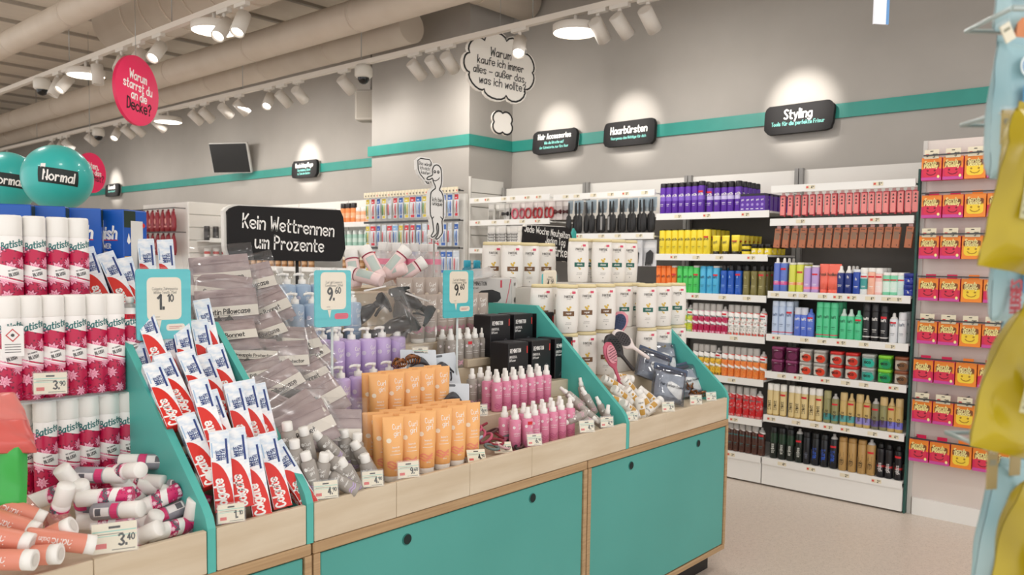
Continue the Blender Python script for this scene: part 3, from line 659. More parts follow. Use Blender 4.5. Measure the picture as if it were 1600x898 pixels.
def travel_spray():
    r_, hb = .0155, .085; m = MB().lathe([(.013, 0), (r_, .002), (r_, hb-.006), (.009, hb+.002)], 16); sf = cyl(r_+.0004)
    m.poly(disc(-.006, .06, .004, 10), sf, 1); m.text('Curl', .004, .06, .008, sf, 1, .1); m.text('girl', .004, .05, .008, sf, 1, .1)
    for k in range(2): m.line([(-.012+.004*i, .024-.007*k+.003*sin(1.3*i)) for i in range(7)], .0035, sf, 2)
    o = m.build('travel_spray', [MN('travel_grey', '#a39b95', '#aea6a0', (9, 9, 9), 1, .4), WT, M('#cfa9b4', .5)])
    MB().lathe([(.0095, hb), (.01, hb+.002), (.0098, hb+.014), (.0075, hb+.016), (.0068, hb+.034), (.0, hb+.035)], 14, 0, caps=(1, 0)).build('cap', CAPW, o); return o
def travel_bottle():
    r_, hb = .0195, .088; m = MB().lathe([(.017, 0), (r_, .002), (r_, hb-.008), (.012, hb)], 18); sf = cyl(r_+.0004)
    m.poly(disc(-.008, .066, .005, 12), sf, 1); m.text('Curl', .006, .062, .009, sf, 1, .1); m.text('girl', .006, .05, .009, sf, 1, .1); m.text('shampoo', 0, .035, .005, sf, 1, .12)
    for k in range(2): m.line([(-.014+.0045*i, .02-.006*k+.002*sin(1.3*i)) for i in range(7)], .003, sf, 2)
    o = m.build('travel_bottle', [MN('travel_taupe', '#9b958f', '#a7a19b', (9, 9, 9), 1, .4), WT, M('#b9a4cf', .5)])
    MB().lathe([(.0135, hb-.001), (.014, hb), (.0138, hb+.02), (.0125, hb+.0225), (.0, hb+.023)], 16, 0, caps=(1, 0)).build('cap', CAPW, o); return o
def shampoo_bottle(green=0):
    n_ = 24; P = [(a*1.4, b_*1.05, z*1.04) for a, b_, z in [(.031, .02, 0), (.0345, .0225, .004), (.0365, .0235, .05), (.0375, .024, .1), (.0365, .0235, .15), (.0345, .0225, .185)]]
    m = MB().rings([[(a*cos(2*pi*j/n_), b_*sin(2*pi*j/n_), z) for j in range(n_)] for a, b_, z in P]); sf = lambda x, z: (x, -.0254*math.sqrt(max(.02, 1-(x/.053)**2))-.0004, z)
    q = lambda *a: m.quad(*a[:4], sf, a[4], 4)
    m.text('PANTENE', 0, .152, .0105, sf, 1, .13, wide=.95); m.text('pro-vitamin', 0, .145, .0035, sf, 1, .12); q(.014, .17, .03, .18, 2); m.line([(.006, .168), (.008, .173), (.01, .176)], .0015, sf, 4)
    q(-.025, .074, .025, .095, 3); m.text('repair' if not green else 'classic', 0, .082, .0085, sf, 5, .14)
    for x, z, rr in ((0, .102, .008), (-.007, .108, .005), (.006, .112, .006), (.002, .065, .005), (-.004, .07, .004)): m.poly(disc(x, z, rr*.8, 10, 1.1), sf, 4)
    q(-.013, .045, .013, .0462, 1); q(-.016, .038, .012, .039, 1); q(-.0015, .022, .0015, .026, 1)
    o = m.build('shampoo_bottle', [MN('pearl_white', '#ebe7e1', '#efebe6', (5, 5, 5), 1, .3), M('#5c5754', .5), M('#d94f6a', .5), M('#0f5f52' if green else '#6e4a2a', .45), M('#d9b54a', .4), WT])
    MB().rings([[(1.4*a*cos(2*pi*j/n_), 1.05*b_*sin(2*pi*j/n_), 1.04*z) for j in range(n_)] for a, b_, z in ((.0342, .0223, .1855), (.0338, .022, .1965), (.032, .0205, .2), (.028, .017, .2005))]).build('cap', M('#e6d6a8', .35), o); return o
BLK = M('#17161a', .4)
def diffuser_box():
    w, d, h = .114, .1, .165; m = MB().bbox((-w/2, -d/2, 0), (w/2, d/2, h), .002, 0); f = flat(-d/2-.0005)
    m.text('REMINGTON', -.048, .128, .0148, f, 1, .13, 'l', wide=.8); m.quad(.046, .122, .051, .15, f, 2); m.text('UNIVERSAL', -.052, .107, .009, f, 1, .12, 'l'); m.text('Diffuser', -.052, .094, .009, f, 1, .12, 'l')
    # printed picture of a diffuser: outlined cone with prongs
    m.poly([(-.03, .012), (.0, .03), (.02, .062), (.042, .05), (.046, .03), (.03, .008)], f, 3)
    for k in range(5): m.line([(-.03+.013*k, .012+.002*k), (.005+.011*k, .05-.004*k)], .002, flat(-d/2-.0008), 4)
    m.line([(-.005, .03), (.01, .058), (.03, .07), (.05, .055)], .0025, flat(-d/2-.0008), 4)
    o = m.build('diffuser_box', [BLK, WT, M('#d8342c', .4), M('#34343a', .4), M('#6a6b72', .4)])
    MB().box((-w/2+.004, -d/2+.004, h), (w/2-.004, d/2-.004, h+.0015)).build('lid_flap', M('#2a2a2e', .4), o); return o
# ============================================================ stock on the counter
def U(n): return V((0, -1, 0))
# --- large dry shampoo cans on clear plates -------------------------------------------------
CAN = Proto(big_can(), 'spray can', 'large dry shampoo cans'); rzc = R(-9)
def plate(x0, x1, y0, y1, z, label):
    r = empty('acrylic_shelf', (x0, y0, z)); MB().box((0, 0, 0), (x1-x0, y1-y0, .0035)).build('plate', CLEAR('acrylic_plate', '#f8fcfc', .12, .05, .1, '#dfeceb'), r)
    MB().box((0, -.003, -.001), (x1-x0, -.0002, .01)).build('front_lip', ACRYL, r); return tag(r, label, 'shelf')
Y3 = 2.14
for i, px in enumerate((71, 106, 138, 170, 199)):
    p = at(px, 690, Y=Y3); CAN.put('floral dry shampoo can, %s in the bottom tier' % nth(i, 5), (p.x, Y3, .8455), rzc)
CAN.put('floral dry shampoo can set back at the left of the bottom tier', (at(38, 690, Y=Y3+.06).x, Y3+.06, .8455), rzc)
plate(.42, .893, Y3-.04, Y3+.16, 1.0965, 'clear acrylic shelf between the bottom and middle tiers of cans')
for i, px in enumerate((14, 48, 83, 117, 150, 178)):
    p = at(px, 540, Y=Y3); CAN.put('floral dry shampoo can, %s in the middle tier' % nth(i, 6), (p.x, Y3, 1.1005), rzc)
TST = big_can(True); p = at(204, 540, Y=Y3+.02); Proto(TST, 'spray can', 'large dry shampoo cans').put('open floral dry shampoo can with red tester label and bare nozzle', (p.x, Y3+.02, 1.1005), rzc)
plate(.42, .90, Y3+.07, Y3+.27, 1.2905, 'clear acrylic shelf under the top tier of cans')
for i, px in enumerate((17, 54, 90, 122)):
    p = at(px, 400, Y=Y3+.125); CAN.put('floral dry shampoo can, %s in the top tier' % nth(i, 4), (p.x, Y3+.125, 1.2945), rzc)

r = empty('hazard_card', at(20, 533, Y=Y3-.045), R(-15)); m = MB().box((-.022, -.001, -.035), (.022, .001, .035)).line([(0, .0), (.013, .014), (0, .028), (-.013, .014)], .003, flat(-.0014), 1, True).poly(disc(0, .014, .004, 8), flat(-.0014), 2)
for q_ in range(4): m.quad(-.016, -.008-.006*q_, .016, -.0065-.006*q_, flat(-.0014), 2)
m.build('card', [M('#efeeec', .5), M('#c8343c', .5), M('#4a4a4a', .6)], r); MB().box((-.024, .0012, -.037), (.024, .0022, .037)).build('holder', ACRYL, r); tag(r, 'white card with red warning diamond before the middle tier of cans', 'card')
# --- price tags ------------------------------------------------------------------------------
def price_tag(price, cents, loc, az=-20, tilt=-12, label='', w=.062, holder=True, rot=0):
    r = empty('price_tag'); h = w*.72
    r.matrix_world = Matrix.Translation(loc) @ Matrix.Rotation(R(az), 4, 'Z') @ Matrix.Rotation(R(tilt), 4, 'X') @ Matrix.Rotation(R(rot), 4, 'Y')
    f = flat(-.0013); m = MB().box((-w/2, -.001, 0), (w/2, .001, h)); k = w/.062
    m.text(price, .011*k, .010*k, .0165*k, f, 1, .19, 'c'); m.text(cents, .0225*k, .0165*k, .0095*k, f, 1, .18, 'c')
    m.quad(-.026*k, .007*k, -.011*k, .0145*k, f, 2); m.quad(-.03*k, .0315*k, .03*k, .033*k, f, 3); m.quad(-.03*k, .0245*k, .03*k, .0255*k, f, 3)
    m.quad(-.008*k, .036*k, .008*k, .0395*k, f, 1); m.quad(-.026*k, .0275*k, .012*k, .0287*k, f, 4); m.quad(-.004*k, .003*k, .028*k, .0045*k, f, 4)
    m.build('card', [M('#e9e1cd', .6), M('#2a2927', .6), M('#d9605c', .5), M('#8fcfc4', .5), M('#8b877c', .6)], r)
    if holder: MB().box((-w/2-.003, -.003, -.002), (w/2+.003, -.0016, h+.004)).box((-w/2-.003, .0016, -.002), (w/2+.003, .003, h+.004)).build('holder', ACRYL, r)
    return tag(r, label, 'price tag', 'shelf price tags on the counter')
p = at(79, 615, Y=Y3-.05); price_tag('3.', '90', p, -25, -4, 'price tag 3.90 on the acrylic shelf of the can display', .07)
p = at(180, 868, Y=YF+.008); price_tag('3.', '40', (p.x, YF+.009, .8255), -22, -6, 'price tag 3.40 among the mini cans', .086)
p = at(362, 818, Y=YF+.008); price_tag('1.', '10', (p.x, YF+.009, .8255), -20, -8, 'price tag 1.10 in front of the toothpaste cartons', .06)
p = at(510, 774, Y=YF+.008); price_tag('4.', '90', (p.x, YF+.009, .8255), -24, -12, 'price tag 4.90 at the left end of the long tray', .062)
p = at(583, 755, Y=YF+.008); price_tag('4.', '90', (p.x, YF+.009, .8255), -24, -10, 'price tag 4.90 just left of the orange tubes', .058)
p = at(639, 745, Y=YF+.008); price_tag('9.', '60', (p.x, YF+.009, .8255), -24, -10, 'price tag 9.60 clipped before the orange tubes', .062)
p = at(746, 714, Y=YF+.03); price_tag('4.', '90', (p.x, YF+.03, L1+.01), -30, -35, 'price tag lying right of the orange tubes', .06, False)
p = at(789, 706, Y=YF+.05); price_tag('6.', '90', (p.x, YF+.055, L1+.01), -34, -50, 'price tag lying on the hair ties', .062, False)
p = at(836, 694, Y=YF+.008); price_tag('6.', '90', (p.x, YF+.009, .8255), -26, -14, 'price tag 6.90 leaning on the pink spray bottles', .052)
p = at(751, 638, Y=1.93); price_tag('9.', '60', (p.x, 1.93, .905), -24, -10, 'price tag before the grey spray bottles', .052)
p = at(918, 674, Y=YF+.008); price_tag('4.', '90', (p.x, YF+.009, .8255), -28, -14, 'price tag left of the grey travel sprays', .058)
p = at(949, 664, Y=YF+.008); price_tag('4.', '90', (p.x, YF+.009, .8255), -28, -8, 'price tag at the right end of the travel sprays', .052)
p = at(657, 560, Y=2.13); price_tag('9.', '60', p, -30, -10, 'small price tag beside the black trigger sprayers', .055)
p = at(988, 652, Y=YF+.008); price_tag('1.', '90', (p.x, YF+.009, .8255), -26, -6, 'price tag below the small white tubes', .05)
p = at(1045, 640, Y=YF+.008); price_tag('3.', '90', (p.x, YF+.009, .8255), -32, -14, 'price tag in front of the hair towel packs', .055)
p = at(1088, 632, Y=YF+.008); price_tag('5.', '90', (p.x, YF+.009, .8255), -34, -9, 'price tag just right of the hair towel packs', .055)
p = at(1112, 622, Y=YF+.008); price_tag('2.', '90', (p.x, YF+.009, .8255), -30, -10, 'price tag at the far right end of the counter', .05)

# --- mini cans heaped at lower left -----------------------------------------------------------
MC = (Proto(mini_can(0), 'mini spray can', 'mini spray cans heaped in the bin'), Proto(mini_can(1), 'mini spray can', 'mini spray cans heaped in the bin'))
def lay(proto, px, py, Y, ang, toward, L, label, roll=0, group=None):
    "a lying item: centre pixel, depth plane, direction of its top in the view (deg from right, anticlockwise), lean towards the viewer"
    d = (RT*cos(R(ang))+UP*sin(R(ang)))*cos(R(toward))-FW*sin(R(toward)); d.normalize()
    fr = (-FW).lerp(UP, .35); fr = fr-d*fr.dot(d)
    if fr.length < .05: fr = UP
    T = frame3(at(px, py, Y=Y)-d*L/2, fr, d) @ Matrix.Rotation(R(roll), 4, 'Z')
    return proto.put(label, T=T, group=group)
minis = [(226, 721, 1.99, 178, 8, 1, 0, 'lying with cap left at the top of the heap'), (158, 742, 1.95, 0, 4, 1, 30, 'with cap to the right, upper middle of the heap'), (196, 736, 1.90, 10, 30, 0, 0, 'with cap raised above the middle of the heap'),
    (94, 794, 1.86, 68, 12, 0, -30, 'standing steeply left of the price tag'), (118, 760, 1.94, 110, 30, 1, 0, 'half buried at the upper left of the heap'), (165, 776, 1.87, 182, 12, 0, 0, 'with cap pointing left in the middle of the heap'),
    (184, 797, 1.82, 6, 10, 1, 20, 'lying across the heap above the price tag'), (203, 768, 1.93, 118, 30, 0, 0, 'with cap tipped up behind the price tag'), (254, 765, 1.92, 165, 20, 0, 30, 'right of the heap middle, cap to the left'),
    (243, 783, 1.86, 205, 32, 0, 0, 'facing forward right of the price tag'), (290, 777, 1.86, 162, 12, 0, 0, 'with floral side up near the divider'), (301, 752, 1.85, 14, 6, 1, 0, 'with cap lying over the divider edge'),
    (255, 806, 1.84, 200, 40, 1, 0, 'with cap pointing forward below the heap'), (298, 815, 1.80, 75, 10, 1, 0, 'standing beside the divider'), (266, 826, 1.79, 180, 60, 0, 0, 'with round cap end facing the viewer'),
    (216, 839, 1.78, 25, 10, 0, 0, 'floral, low behind the tag'), (232, 832, 1.84, 60, 20, 1, 0, 'floral and steep right of the tag'), (165, 815, 1.88, 175, 15, 0, 60, 'buried left of the price tag'),
    (268, 722, 2.02, 180, 5, 1, 40, 'at the back of the heap beside the divider'), (85, 772, 1.97, 200, 15, 0, 0, 'low at the left end of the heap'), (130, 785, 1.93, 80, 30, 1, 0, 'upright in the left of the heap'), (225, 752, 1.96, 0, 15, 0, 0, 'deep in the middle of the heap')]
for a in minis: lay(MC[a[5]], a[0], a[1], a[2], a[3], a[4], .118, 'mini can with white cap '+a[7], a[6])
PT = Proto(small_tube(), 'cosmetic tube', 'peach tubes in the lower left bin')
for px, py, Y, an, tw, t in ((30, 815, 1.83, 158, 8, 'behind, pointing left'), (40, 795, 1.87, 150, 20, 'tilted up at the back left'), (88, 842, 1.79, 205, 6, 'crossing the bin from lower left'), (115, 845, 1.74, 162, 30, 'with its round white cap facing the viewer'), (62, 868, 1.735, 182, 5, 'lying flat along the front'), (18, 838, 1.77, 165, 8, 'at the left picture edge'), (20, 874, 1.72, 178, 5, 'lowest at the front left corner')):
    lay(PT, px-20, py, Y, an, tw, .128, 'peach tube with white cap '+t)
PMI = Proto(pump_mist(), 'spray bottle', 'small mist bottles in the lower left bin')
lay(PMI, 38, 788, 1.90, 125, 15, .119, 'clear mist bottle with white pump leaning at far left'); lay(PMI, 62, 808, 1.88, 172, 5, .119, 'clear mist bottle lying behind the peach tubes')
# soft packs at the left picture edge
def soft_pack(w, h, t, col, seed, name):
    m = MB(); pillow_mesh(m, w, h, t, 0, 26, 20, seed=seed, wav=.005); o = m.build(name, MN('foil_'+col.strip('#'), col, col, (9, 9, 9), 2, .3)); crumple(o, .0015, seed); return o
for px, py, Y, ax, col, sz, t, up in ((-22, 645, 1.98, 10, '#e07f78', (.16, .11), 'salmon pink wipes pack, upper of two at the left edge', (0, .5, .8)), (-20, 680, 1.9, -6, '#d9655f', (.18, .09), 'salmon pink wipes pack, lower of two at the left edge', (0, .8, .5))):
    o = soft_pack(*sz, .03, col, 3, 'wipes_pack'); o.matrix_world = frame3(at(px, py, Y=Y), (.2, -.6, .6), up); tag(o, t, 'pack')
o = soft_pack(.13, .15, .05, '#3cae4c', 5, 'green_bag'); o.matrix_world = frame3(at(-14, 742, Y=1.9), (-.35, -.9, .2), (.1, .2, 1)); tag(o, 'bright green plastic bag at the left picture edge', 'bag')
g = MB(); pillow_mesh(g, .13, .012, .012, 0, seed=4, zc=.07); g.build('seal', M('#2f9a40', .3), o)

# --- toothpaste cartons ----------------------------------------------------------------------
CT = Proto(carton(), 'carton', 'white and red toothpaste cartons')
carts = [ # px,py centre, Y, lean back deg, roll in face deg, yaw, text
 (375, 740, 1.745, 10, 6, -30, 'leaning at the left of the front row'), (399, 755, 1.735, 12, 8, -26, 'second in the front row of cartons'), (428, 745, 1.745, 14, 10, -24, 'third in the front row of cartons'), (455, 755, 1.75, 24, 22, -12, 'fallen against the right divider in the front row'), (347, 735, 1.79, 8, 4, -30, 'behind the tag at the front left'), (362, 783, 1.86, 74, 0, -30, 'topped with red behind the price tag'),
 (310, 705, 1.86, 32, 16, -22, 'lying against the left divider in the second row'), (325, 650, 1.885, 26, 12, -22, 'second in the second row'), (343, 668, 1.87, 28, 14, -22, 'third in the second row, text half covered'), (375, 655, 1.885, 22, 10, -24, 'fourth in the second row beside the next'), (395, 650, 1.90, 22, 9, -24, 'fifth in the second row'), (412, 655, 1.905, 22, 9, -24, 'last in the second row beside the divider'),
 (255, 620, 1.985, 40, 14, -20, 'lying leftmost in the third row'), (272, 605, 2.0, 40, 15, -20, 'second from left in the third row'), (308, 600, 2.0, 36, 16, -22, 'in the middle of the third row, grey side showing'), (332, 605, 2.03, 36, 14, -22, 'fourth in the third row'), (350, 590, 2.05, 32, 12, -22, 'rightmost in the third row'),
 (292, 560, 2.1, 30, 8, -24, 'small visible end below the price frame'), (268, 565, 2.12, 30, 8, -24, 'upright below the left edge of the price frame'), (240, 535, 2.12, 20, 16, -24, 'standing left of the teal price frame'), (325, 520, 2.16, 18, 10, -24, 'seen right of the teal price frame'), (320, 552, 2.13, 24, 8, -24, 'end seen beneath the right of the frame'),
 (225, 590, 2.1, 35, 10, -22, 'half hidden behind the tester can'), (150, 440, 2.35, 18, 16, -24, 'standing left of the blue boxes at the back'), (185, 445, 2.33, 22, 20, -22, 'middle one in front of the blue boxes'), (206, 455, 2.32, 18, 12, -22, 'right one in front of the blue boxes'), (232, 425, 2.38, 8, 4, -26, 'top seen over the frame, left of two'), (262, 425, 2.38, 8, 4, -26, 'top seen over the frame, right of two')]
for px, py, Y, ln, rl, yw, t in carts:
    if Y < 1.76: Y += .036; py -= 11
    c = at(px, py, Y=Y); Z = Matrix.Rotation(R(yw), 4, 'Z') @ Matrix.Rotation(R(-ln), 4, 'X') @ Matrix.Rotation(R(-rl), 4, 'Y')
    CT.put('toothpaste carton '+t, T=Matrix.Translation(c) @ Z @ Matrix.Translation((0, 0, -.095)))

# --- price frames on stems --------------------------------------------------------------------
def price_frame(cx, cy, Y, price, cents, l1, l2, label, w=.148, h=.185, foot=1.0, bub='#f0e6d6', az=0):
    c = at(cx, cy, Y=Y); r = empty('price_sign', (c.x, Y, c.z-h/2), R(az))
    MB().prism(rrect(-w/2, 0, w/2, h, .008), -.003, .003).build('card', MN('teal_frame_print', '#3bbcc6', '#4fc8d0', (2, 2, 60), 3, .45), r)
    f = flat(-.0036); f2 = flat(-.0042); bx = rrect(-.047, .052, .047, .166, .014)
    m = MB().poly(bx, f, 0).poly([(-.022, .053), (-.008, .053), (-.014, .026)], f, 0).poly(rrect(.004, .022, .056, .04, .008), f, 3)
    m.text(price, -.010, .082, .036, f2, 1, .18, 'c'); m.text(cents, .0165, .101, .0185, f2, 1, .17, 'c')
    m.text(l1, .002, .132, .0075, f2, 2, .1, 'c'); m.text(l2, .002, .122, .0075, f2, 2, .1, 'c'); m.quad(-.025, .06, -.013, .0612, f2, 2); m.quad(.012, .0325, .048, .0338, f2, 4); m.quad(.012, .028, .04, .0293, f2, 4)
    m.build('speech_bubble_print', [M('#efe6d4', .55), M('#2b2a28', .6), M('#77736b', .6), M(bub, .5), M('#c25050', .5)], r)
    MB().prism(rrect(-w/2-.006, -.006, w/2+.006, h+.006, .012), -.0065, -.0047).build('cover', CLEAR('frame_acrylic', '#ffffff', .05, .05), r)
    MB().tube([(0, .004, .004), (0, .004, foot-(c.z-h/2))], .004, 8).box((-.02, .0035, -.002), (.02, .0075, .03)).build('stem', M('#c9d2d2', .3), r)
    return tag(r, label, 'price sign', 'teal price frames on stems')
price_frame(256, 475, 2.13, '1.', '10', 'Colgate Zahnpasta', 'White Teeth 75ml', 'teal price frame 1.10 above the toothpaste', .148, .188, 1.061)
price_frame(520, 466, 2.04, '9.', '60', 'Curl girl Leave in', 'Conditioner 200ml', 'teal price frame 9.60 with red bubble before the blue bottles', .132, .172, .896, '#e0506e')
price_frame(716, 459, 2.06, '9.', '60', 'Curl girl Shampoo', 'Styling Spray 250ml', 'teal price frame 9.60 left of the white hairdryer box', .148, .17, .901)
price_frame(858, 454, 2.24, '4.', '20', 'Shampoo', 'Repair 360ml', 'teal price frame behind the brown shampoo bottles', .1, .15, .931)
price_frame(972, 454, 2.3, '4.', '20', 'Shampoo', 'Classic 360ml', 'teal price frame behind the green shampoo bottles', .1, .14, .931)
# --- rows of bottles and tubes in the long tray ------------------------------------------------
def grid(proto, x0, dx, nx, y0, dy, ny, z, rz, text, px=None, skip=(), jit=.002):
    "ny rows deep, nx wide; row 0 is the front row"
    for j in range(ny):
        row = ('front row', 'second row', 'third row', 'fourth row')[j]
        for i in range(nx):
            if (i, j) in skip: continue
            proto.put(text % (nth(i, nx)+' in the '+row), (x0+i*dx+rnd.uniform(-jit, jit), y0+j*dy+rnd.uniform(-jit, jit)*.5, z+.0006), rz+R(rnd.uniform(-5, 5)))
X = lambda px, py, Y: at(px, py, Y=Y).x
OT = Proto(squeeze_tube('#f3b674', 'orange', '#ec8f72'), 'tube', 'orange hair tubes')
grid(OT, X(614, 700, 1.80), .0655, 6, 1.80, .047, 3, L1, R(-24), 'orange tube standing on its cap, lower tier, %s')
grid(OT, X(592, 640, 2.02), .068, 5, 2.02, .04, 2, .89, R(-24), 'orange tube standing on its cap, upper tier, %s', skip=())
PB = Proto(pump_bottle('#c4addb', 'lilac'), 'bottle', 'lilac pump bottles')
grid(PB, X(533, 640, 2.135), .0665, 5, 2.135, .066, 1, .8906, R(-22), 'lilac pump bottle, lower tier, %s')
grid(PB, X(525, 590, 2.235), .067, 5, 2.237, .0655, 1, 1.0006, R(-22), 'lilac pump bottle, upper tier, %s')
for k in range(2): PB.put('lilac pump bottle at the left end of the upper tier, %s' % ('behind the first' if k == 0 else 'behind the second'), (X(525, 590, 2.235)+.067*k-.004, 2.303, 1.0006), R(-22))
BB = Proto(pump_bottle('#9fb4cc', 'blue'), 'bottle', 'pale blue pump bottles')
for px, py, Y, z, t in ((461, 500, 2.374, 1.1206, 'front left of the blue group'), (488, 500, 2.374, 1.1206, 'front middle, beside the price frame'), (519, 500, 2.374, 1.1206, 'hidden half behind the price frame'), (551, 500, 2.374, 1.1206, 'right of the price frame'),
        (448, 470, 2.445, 1.1856, 'left in the back row under the black sign'), (472, 470, 2.445, 1.1856, 'second in the back row under the black sign'), (497, 470, 2.445, 1.1856, 'third in the back row under the black sign'), (424, 470, 2.48, 1.1856, 'at the far left of the back row')):
    BB.put('pale blue pump bottle '+t, (X(px, py, Y), Y, z), R(-20))
GS = Proto(spray_bottle('#a29a93', 'taupe', '#d7a3b4', .108), 'spray bottle', 'taupe spray bottles'); GR = Proto(spray_bottle('#a29a93', 'taupe', '#d7a3b4', .108, .0205, 1), 'spray bottle', 'taupe spray bottles')
grid(GS, X(737, 600, 2.075), .0455, 3, 2.075, .045, 1, .90, R(-30), 'taupe spray bottle with white cap, lower tier, %s')
grid(GS, X(703, 550, 2.23), .0455, 8, 2.228, .045, 2, 1.03, R(-28), 'taupe spray bottle with white cap, upper tier, %s', skip=((2, 0),))
GR.put('taupe spray bottle with red sticker in the upper tier', (X(703, 550, 2.23)+.091, 2.222, 1.0306), R(-28))
PK = Proto(spray_bottle('#dc87a6', 'rose', '#c96a90', .104), 'spray bottle', 'pink spray bottles'); PR = Proto(spray_bottle('#dc87a6', 'rose', '#c96a90', .104, .0205, 1), 'spray bottle', 'pink spray bottles')
x0 = X(805, 650, 1.80); grid(PK, x0, .0515, 7, 1.80, .05, 2, L1, R(-30), 'pink spray bottle with white cap, lower tier, %s', skip=((1, 0),))
PR.put('pink spray bottle with red sticker at the front of the lower tier', (x0+.048, 1.785, L1+.0006), R(-30))
grid(PK, X(776, 605, 1.965), .0475, 7, 1.965, .048, 2, .901, R(-30), 'pink spray bottle with white cap, upper tier, %s')
# taupe tubes at the back
TT = Proto(squeeze_tube('#b3a49a', 'taupe', '#d38fa3'), 'tube', 'taupe hair tubes'); 
for i, px in enumerate((632, 651, 672, 692)): TT.put('taupe tube in the back row left of the price frame, %s' % nth(i, 4), (X(px, 470, 2.445), 2.445, 1.1856), R(-30))
for i, px in enumerate((700, 718, 736, 751)): TT.put('taupe tube with pink swirl below the right price frame, %s' % nth(i, 4), (X(px, 520, 2.37), 2.372, 1.1206), R(-30))
for i, px in enumerate((652, 671, 689)): TT.put('taupe tube with pink swirl behind the trigger sprayers, %s' % nth(i, 3), (X(px, 520, 2.372), 2.372, 1.1206), R(-30))
# hairdryer cartons
def dryer_shape(m, sf, k, mat, ox=0, oz=0):
    m.poly([(ox+k*a, oz+k*b) for a, b in ((-.05, .012), (-.03, .026), (.01, .03), (.038, .02), (.042, 0), (.03, -.014), (.012, -.016), (.012, -.05), (-.002, -.05), (-.006, -.014), (-.034, -.006), (-.05, -.006))], sf, mat)
w, d, h = .2, .17, .172
m = MB().bbox((-w/2, -d/2, 0), (w/2, d/2, h), .002, 0); f = flat(-d/2-.0005); sd = lambda x, z: (w/2+.0005, x, z)
m.text('REMINGTON', -.09, .14, .017, f, 1, .13, 'l', wide=.9); m.quad(.048, .132, .056, .165, f, 2); m.text('ULTIMATE DRY', -.09, .125, .006, f, 1, .12, 'l'); dryer_shape(m, f, 1.25, 3, .0, .085); m.line([(.095, .17), (.085, .11), (.07, .04), (.066, .0)], .003, f, 2)
m.quad(-d/2+.001, .001, d/2-.001, h-.001, sd, 4); sd2 = lambda x, z: (w/2+.001, x, z); m.text('REMINGTON', -.01, .14, .012, sd2, 1, .12, 'c', wide=.8); dryer_shape(m, sd2, .6, 3, .0, .07)
o = m.build('hairdryer_carton', [M('#c8c5c2', .4), M('#3c3a3a', .5), M('#c8324a', .4), M('#29292c', .4), M('#eceae8', .4)]); MB().box((-w/2+.004, -d/2+.004, h), (w/2-.004, d/2-.004, h+.0015)).build('lid_flap', M('#d9d6d3', .4), o)
p = at(778, 470, Y=2.47); o.location = (p.x, 2.50, 1.1958); o.rotation_euler = (0, 0, R(-58)); tag(o, 'large pale hairdryer carton with picture of a black hairdryer', 'box')
o = MB().bbox((-.13, -.08, 0), (.14, .09, 1.194-1.12), .003).build('plywood_riser', PLY); o.location = (p.x+.02, 2.5, 1.1208); tag(o, 'plywood block under the pale hairdryer carton', 'block')
DB = Proto(diffuser_box(), 'box', 'black hair diffuser boxes')
for i, px in enumerate((800, 836, 871)): DB.put('black diffuser box, %s in the lower row' % nth(i, 3), (X(px, 570, 2.075)-.0+(.0), 2.09, .9661), R(-2))
for i, px in enumerate((770, 806, 840)): DB.put('black diffuser box, %s in the upper row' % nth(i, 3), (X(px, 510, 2.22), 2.225, 1.0624), R(-2))
o = MB().bbox((-.2, -.049, 0), (.208, .044, .065), .002).build('plywood_riser', PLY); o.location = (2.43, 2.055, .9005); tag(o, 'plywood block under the lower black boxes', 'block')
o = MB().bbox((-.24, -.075, 0), (.15, .07, .031), .002).build('plywood_riser', PLY); o.location = (2.47, 2.262, 1.0308); tag(o, 'plywood block under the upper black boxes', 'block')
# --- satin packs ------------------------------------------------------------------------------
SP = {k: Proto(satin_pack(k, dk, sd), 'pack', 'satin hair packs in clear bags') for k, dk, sd in (('Satin Pillowcase', 1, 1), ('Satin Bonnet', 0, 2), ('Satin Pineapple Protector', 1, 3), ('Bonnet', 0, 4))}
packs = [('Satin Pillowcase', 345, 425, 2.40, 12, 6, 'standing highest at the back'), ('Satin Pillowcase', 385, 440, 2.40, 20, 14, 'behind the top one, tilted'), ('Satin Pillowcase', 355, 478, 2.31, 16, 4, 'large and upright with clear label'), ('Satin Bonnet', 408, 482, 2.345, 24, 24, 'leaning right behind the upright pillowcase'),
    ('Satin Bonnet', 345, 452, 2.365, 24, -8, 'wedged between the two upright pillowcases'), ('Satin Pillowcase', 400, 520, 2.26, 34, 20, 'lying on the slope right of the upright one'), ('Satin Bonnet', 352, 522, 2.25, 46, 6, 'lying flat below the upright pillowcase'), ('Satin Pineapple Protector', 435, 558, 2.16, 30, 2, 'with dark print in the middle of the heap'), ('Satin Pineapple Protector', 385, 550, 2.2, 42, -6, 'tucked under the middle of the heap'),
    ('Satin Bonnet', 430, 530, 2.23, 40, -6, 'high in the middle of the heap'), ('Satin Pillowcase', 425, 605, 2.06, 30, 28, 'slanting up below the middle'), ('Satin Bonnet', 468, 592, 2.10, 40, 24, 'slanting up right of the middle'), ('Satin Bonnet', 462, 622, 2.02, 26, -4, 'right part of the heap, label readable'), ('Satin Pillowcase', 425, 640, 1.99, 38, -30, 'turned steeply beside the divider'), ('Bonnet', 490, 625, 2.0, 30, 26, 'propped beside the lilac bottles'),
    ('Bonnet', 455, 655, 1.92, 32, 30, 'slanting at the lower left of the heap'), ('Bonnet', 470, 668, 1.89, 26, 20, 'second from the front of the heap'), ('Bonnet', 515, 668, 1.90, 16, -4, 'front right above the small bottles'), ('Satin Pillowcase', 395, 585, 2.12, 46, 10, 'lying flat on the left of the heap'), ('Satin Bonnet', 455, 540, 2.21, 38, 14, 'behind the dark printed pack'), ('Satin Pillowcase', 470, 560, 2.18, 40, 30, 'right of the dark printed pack')]
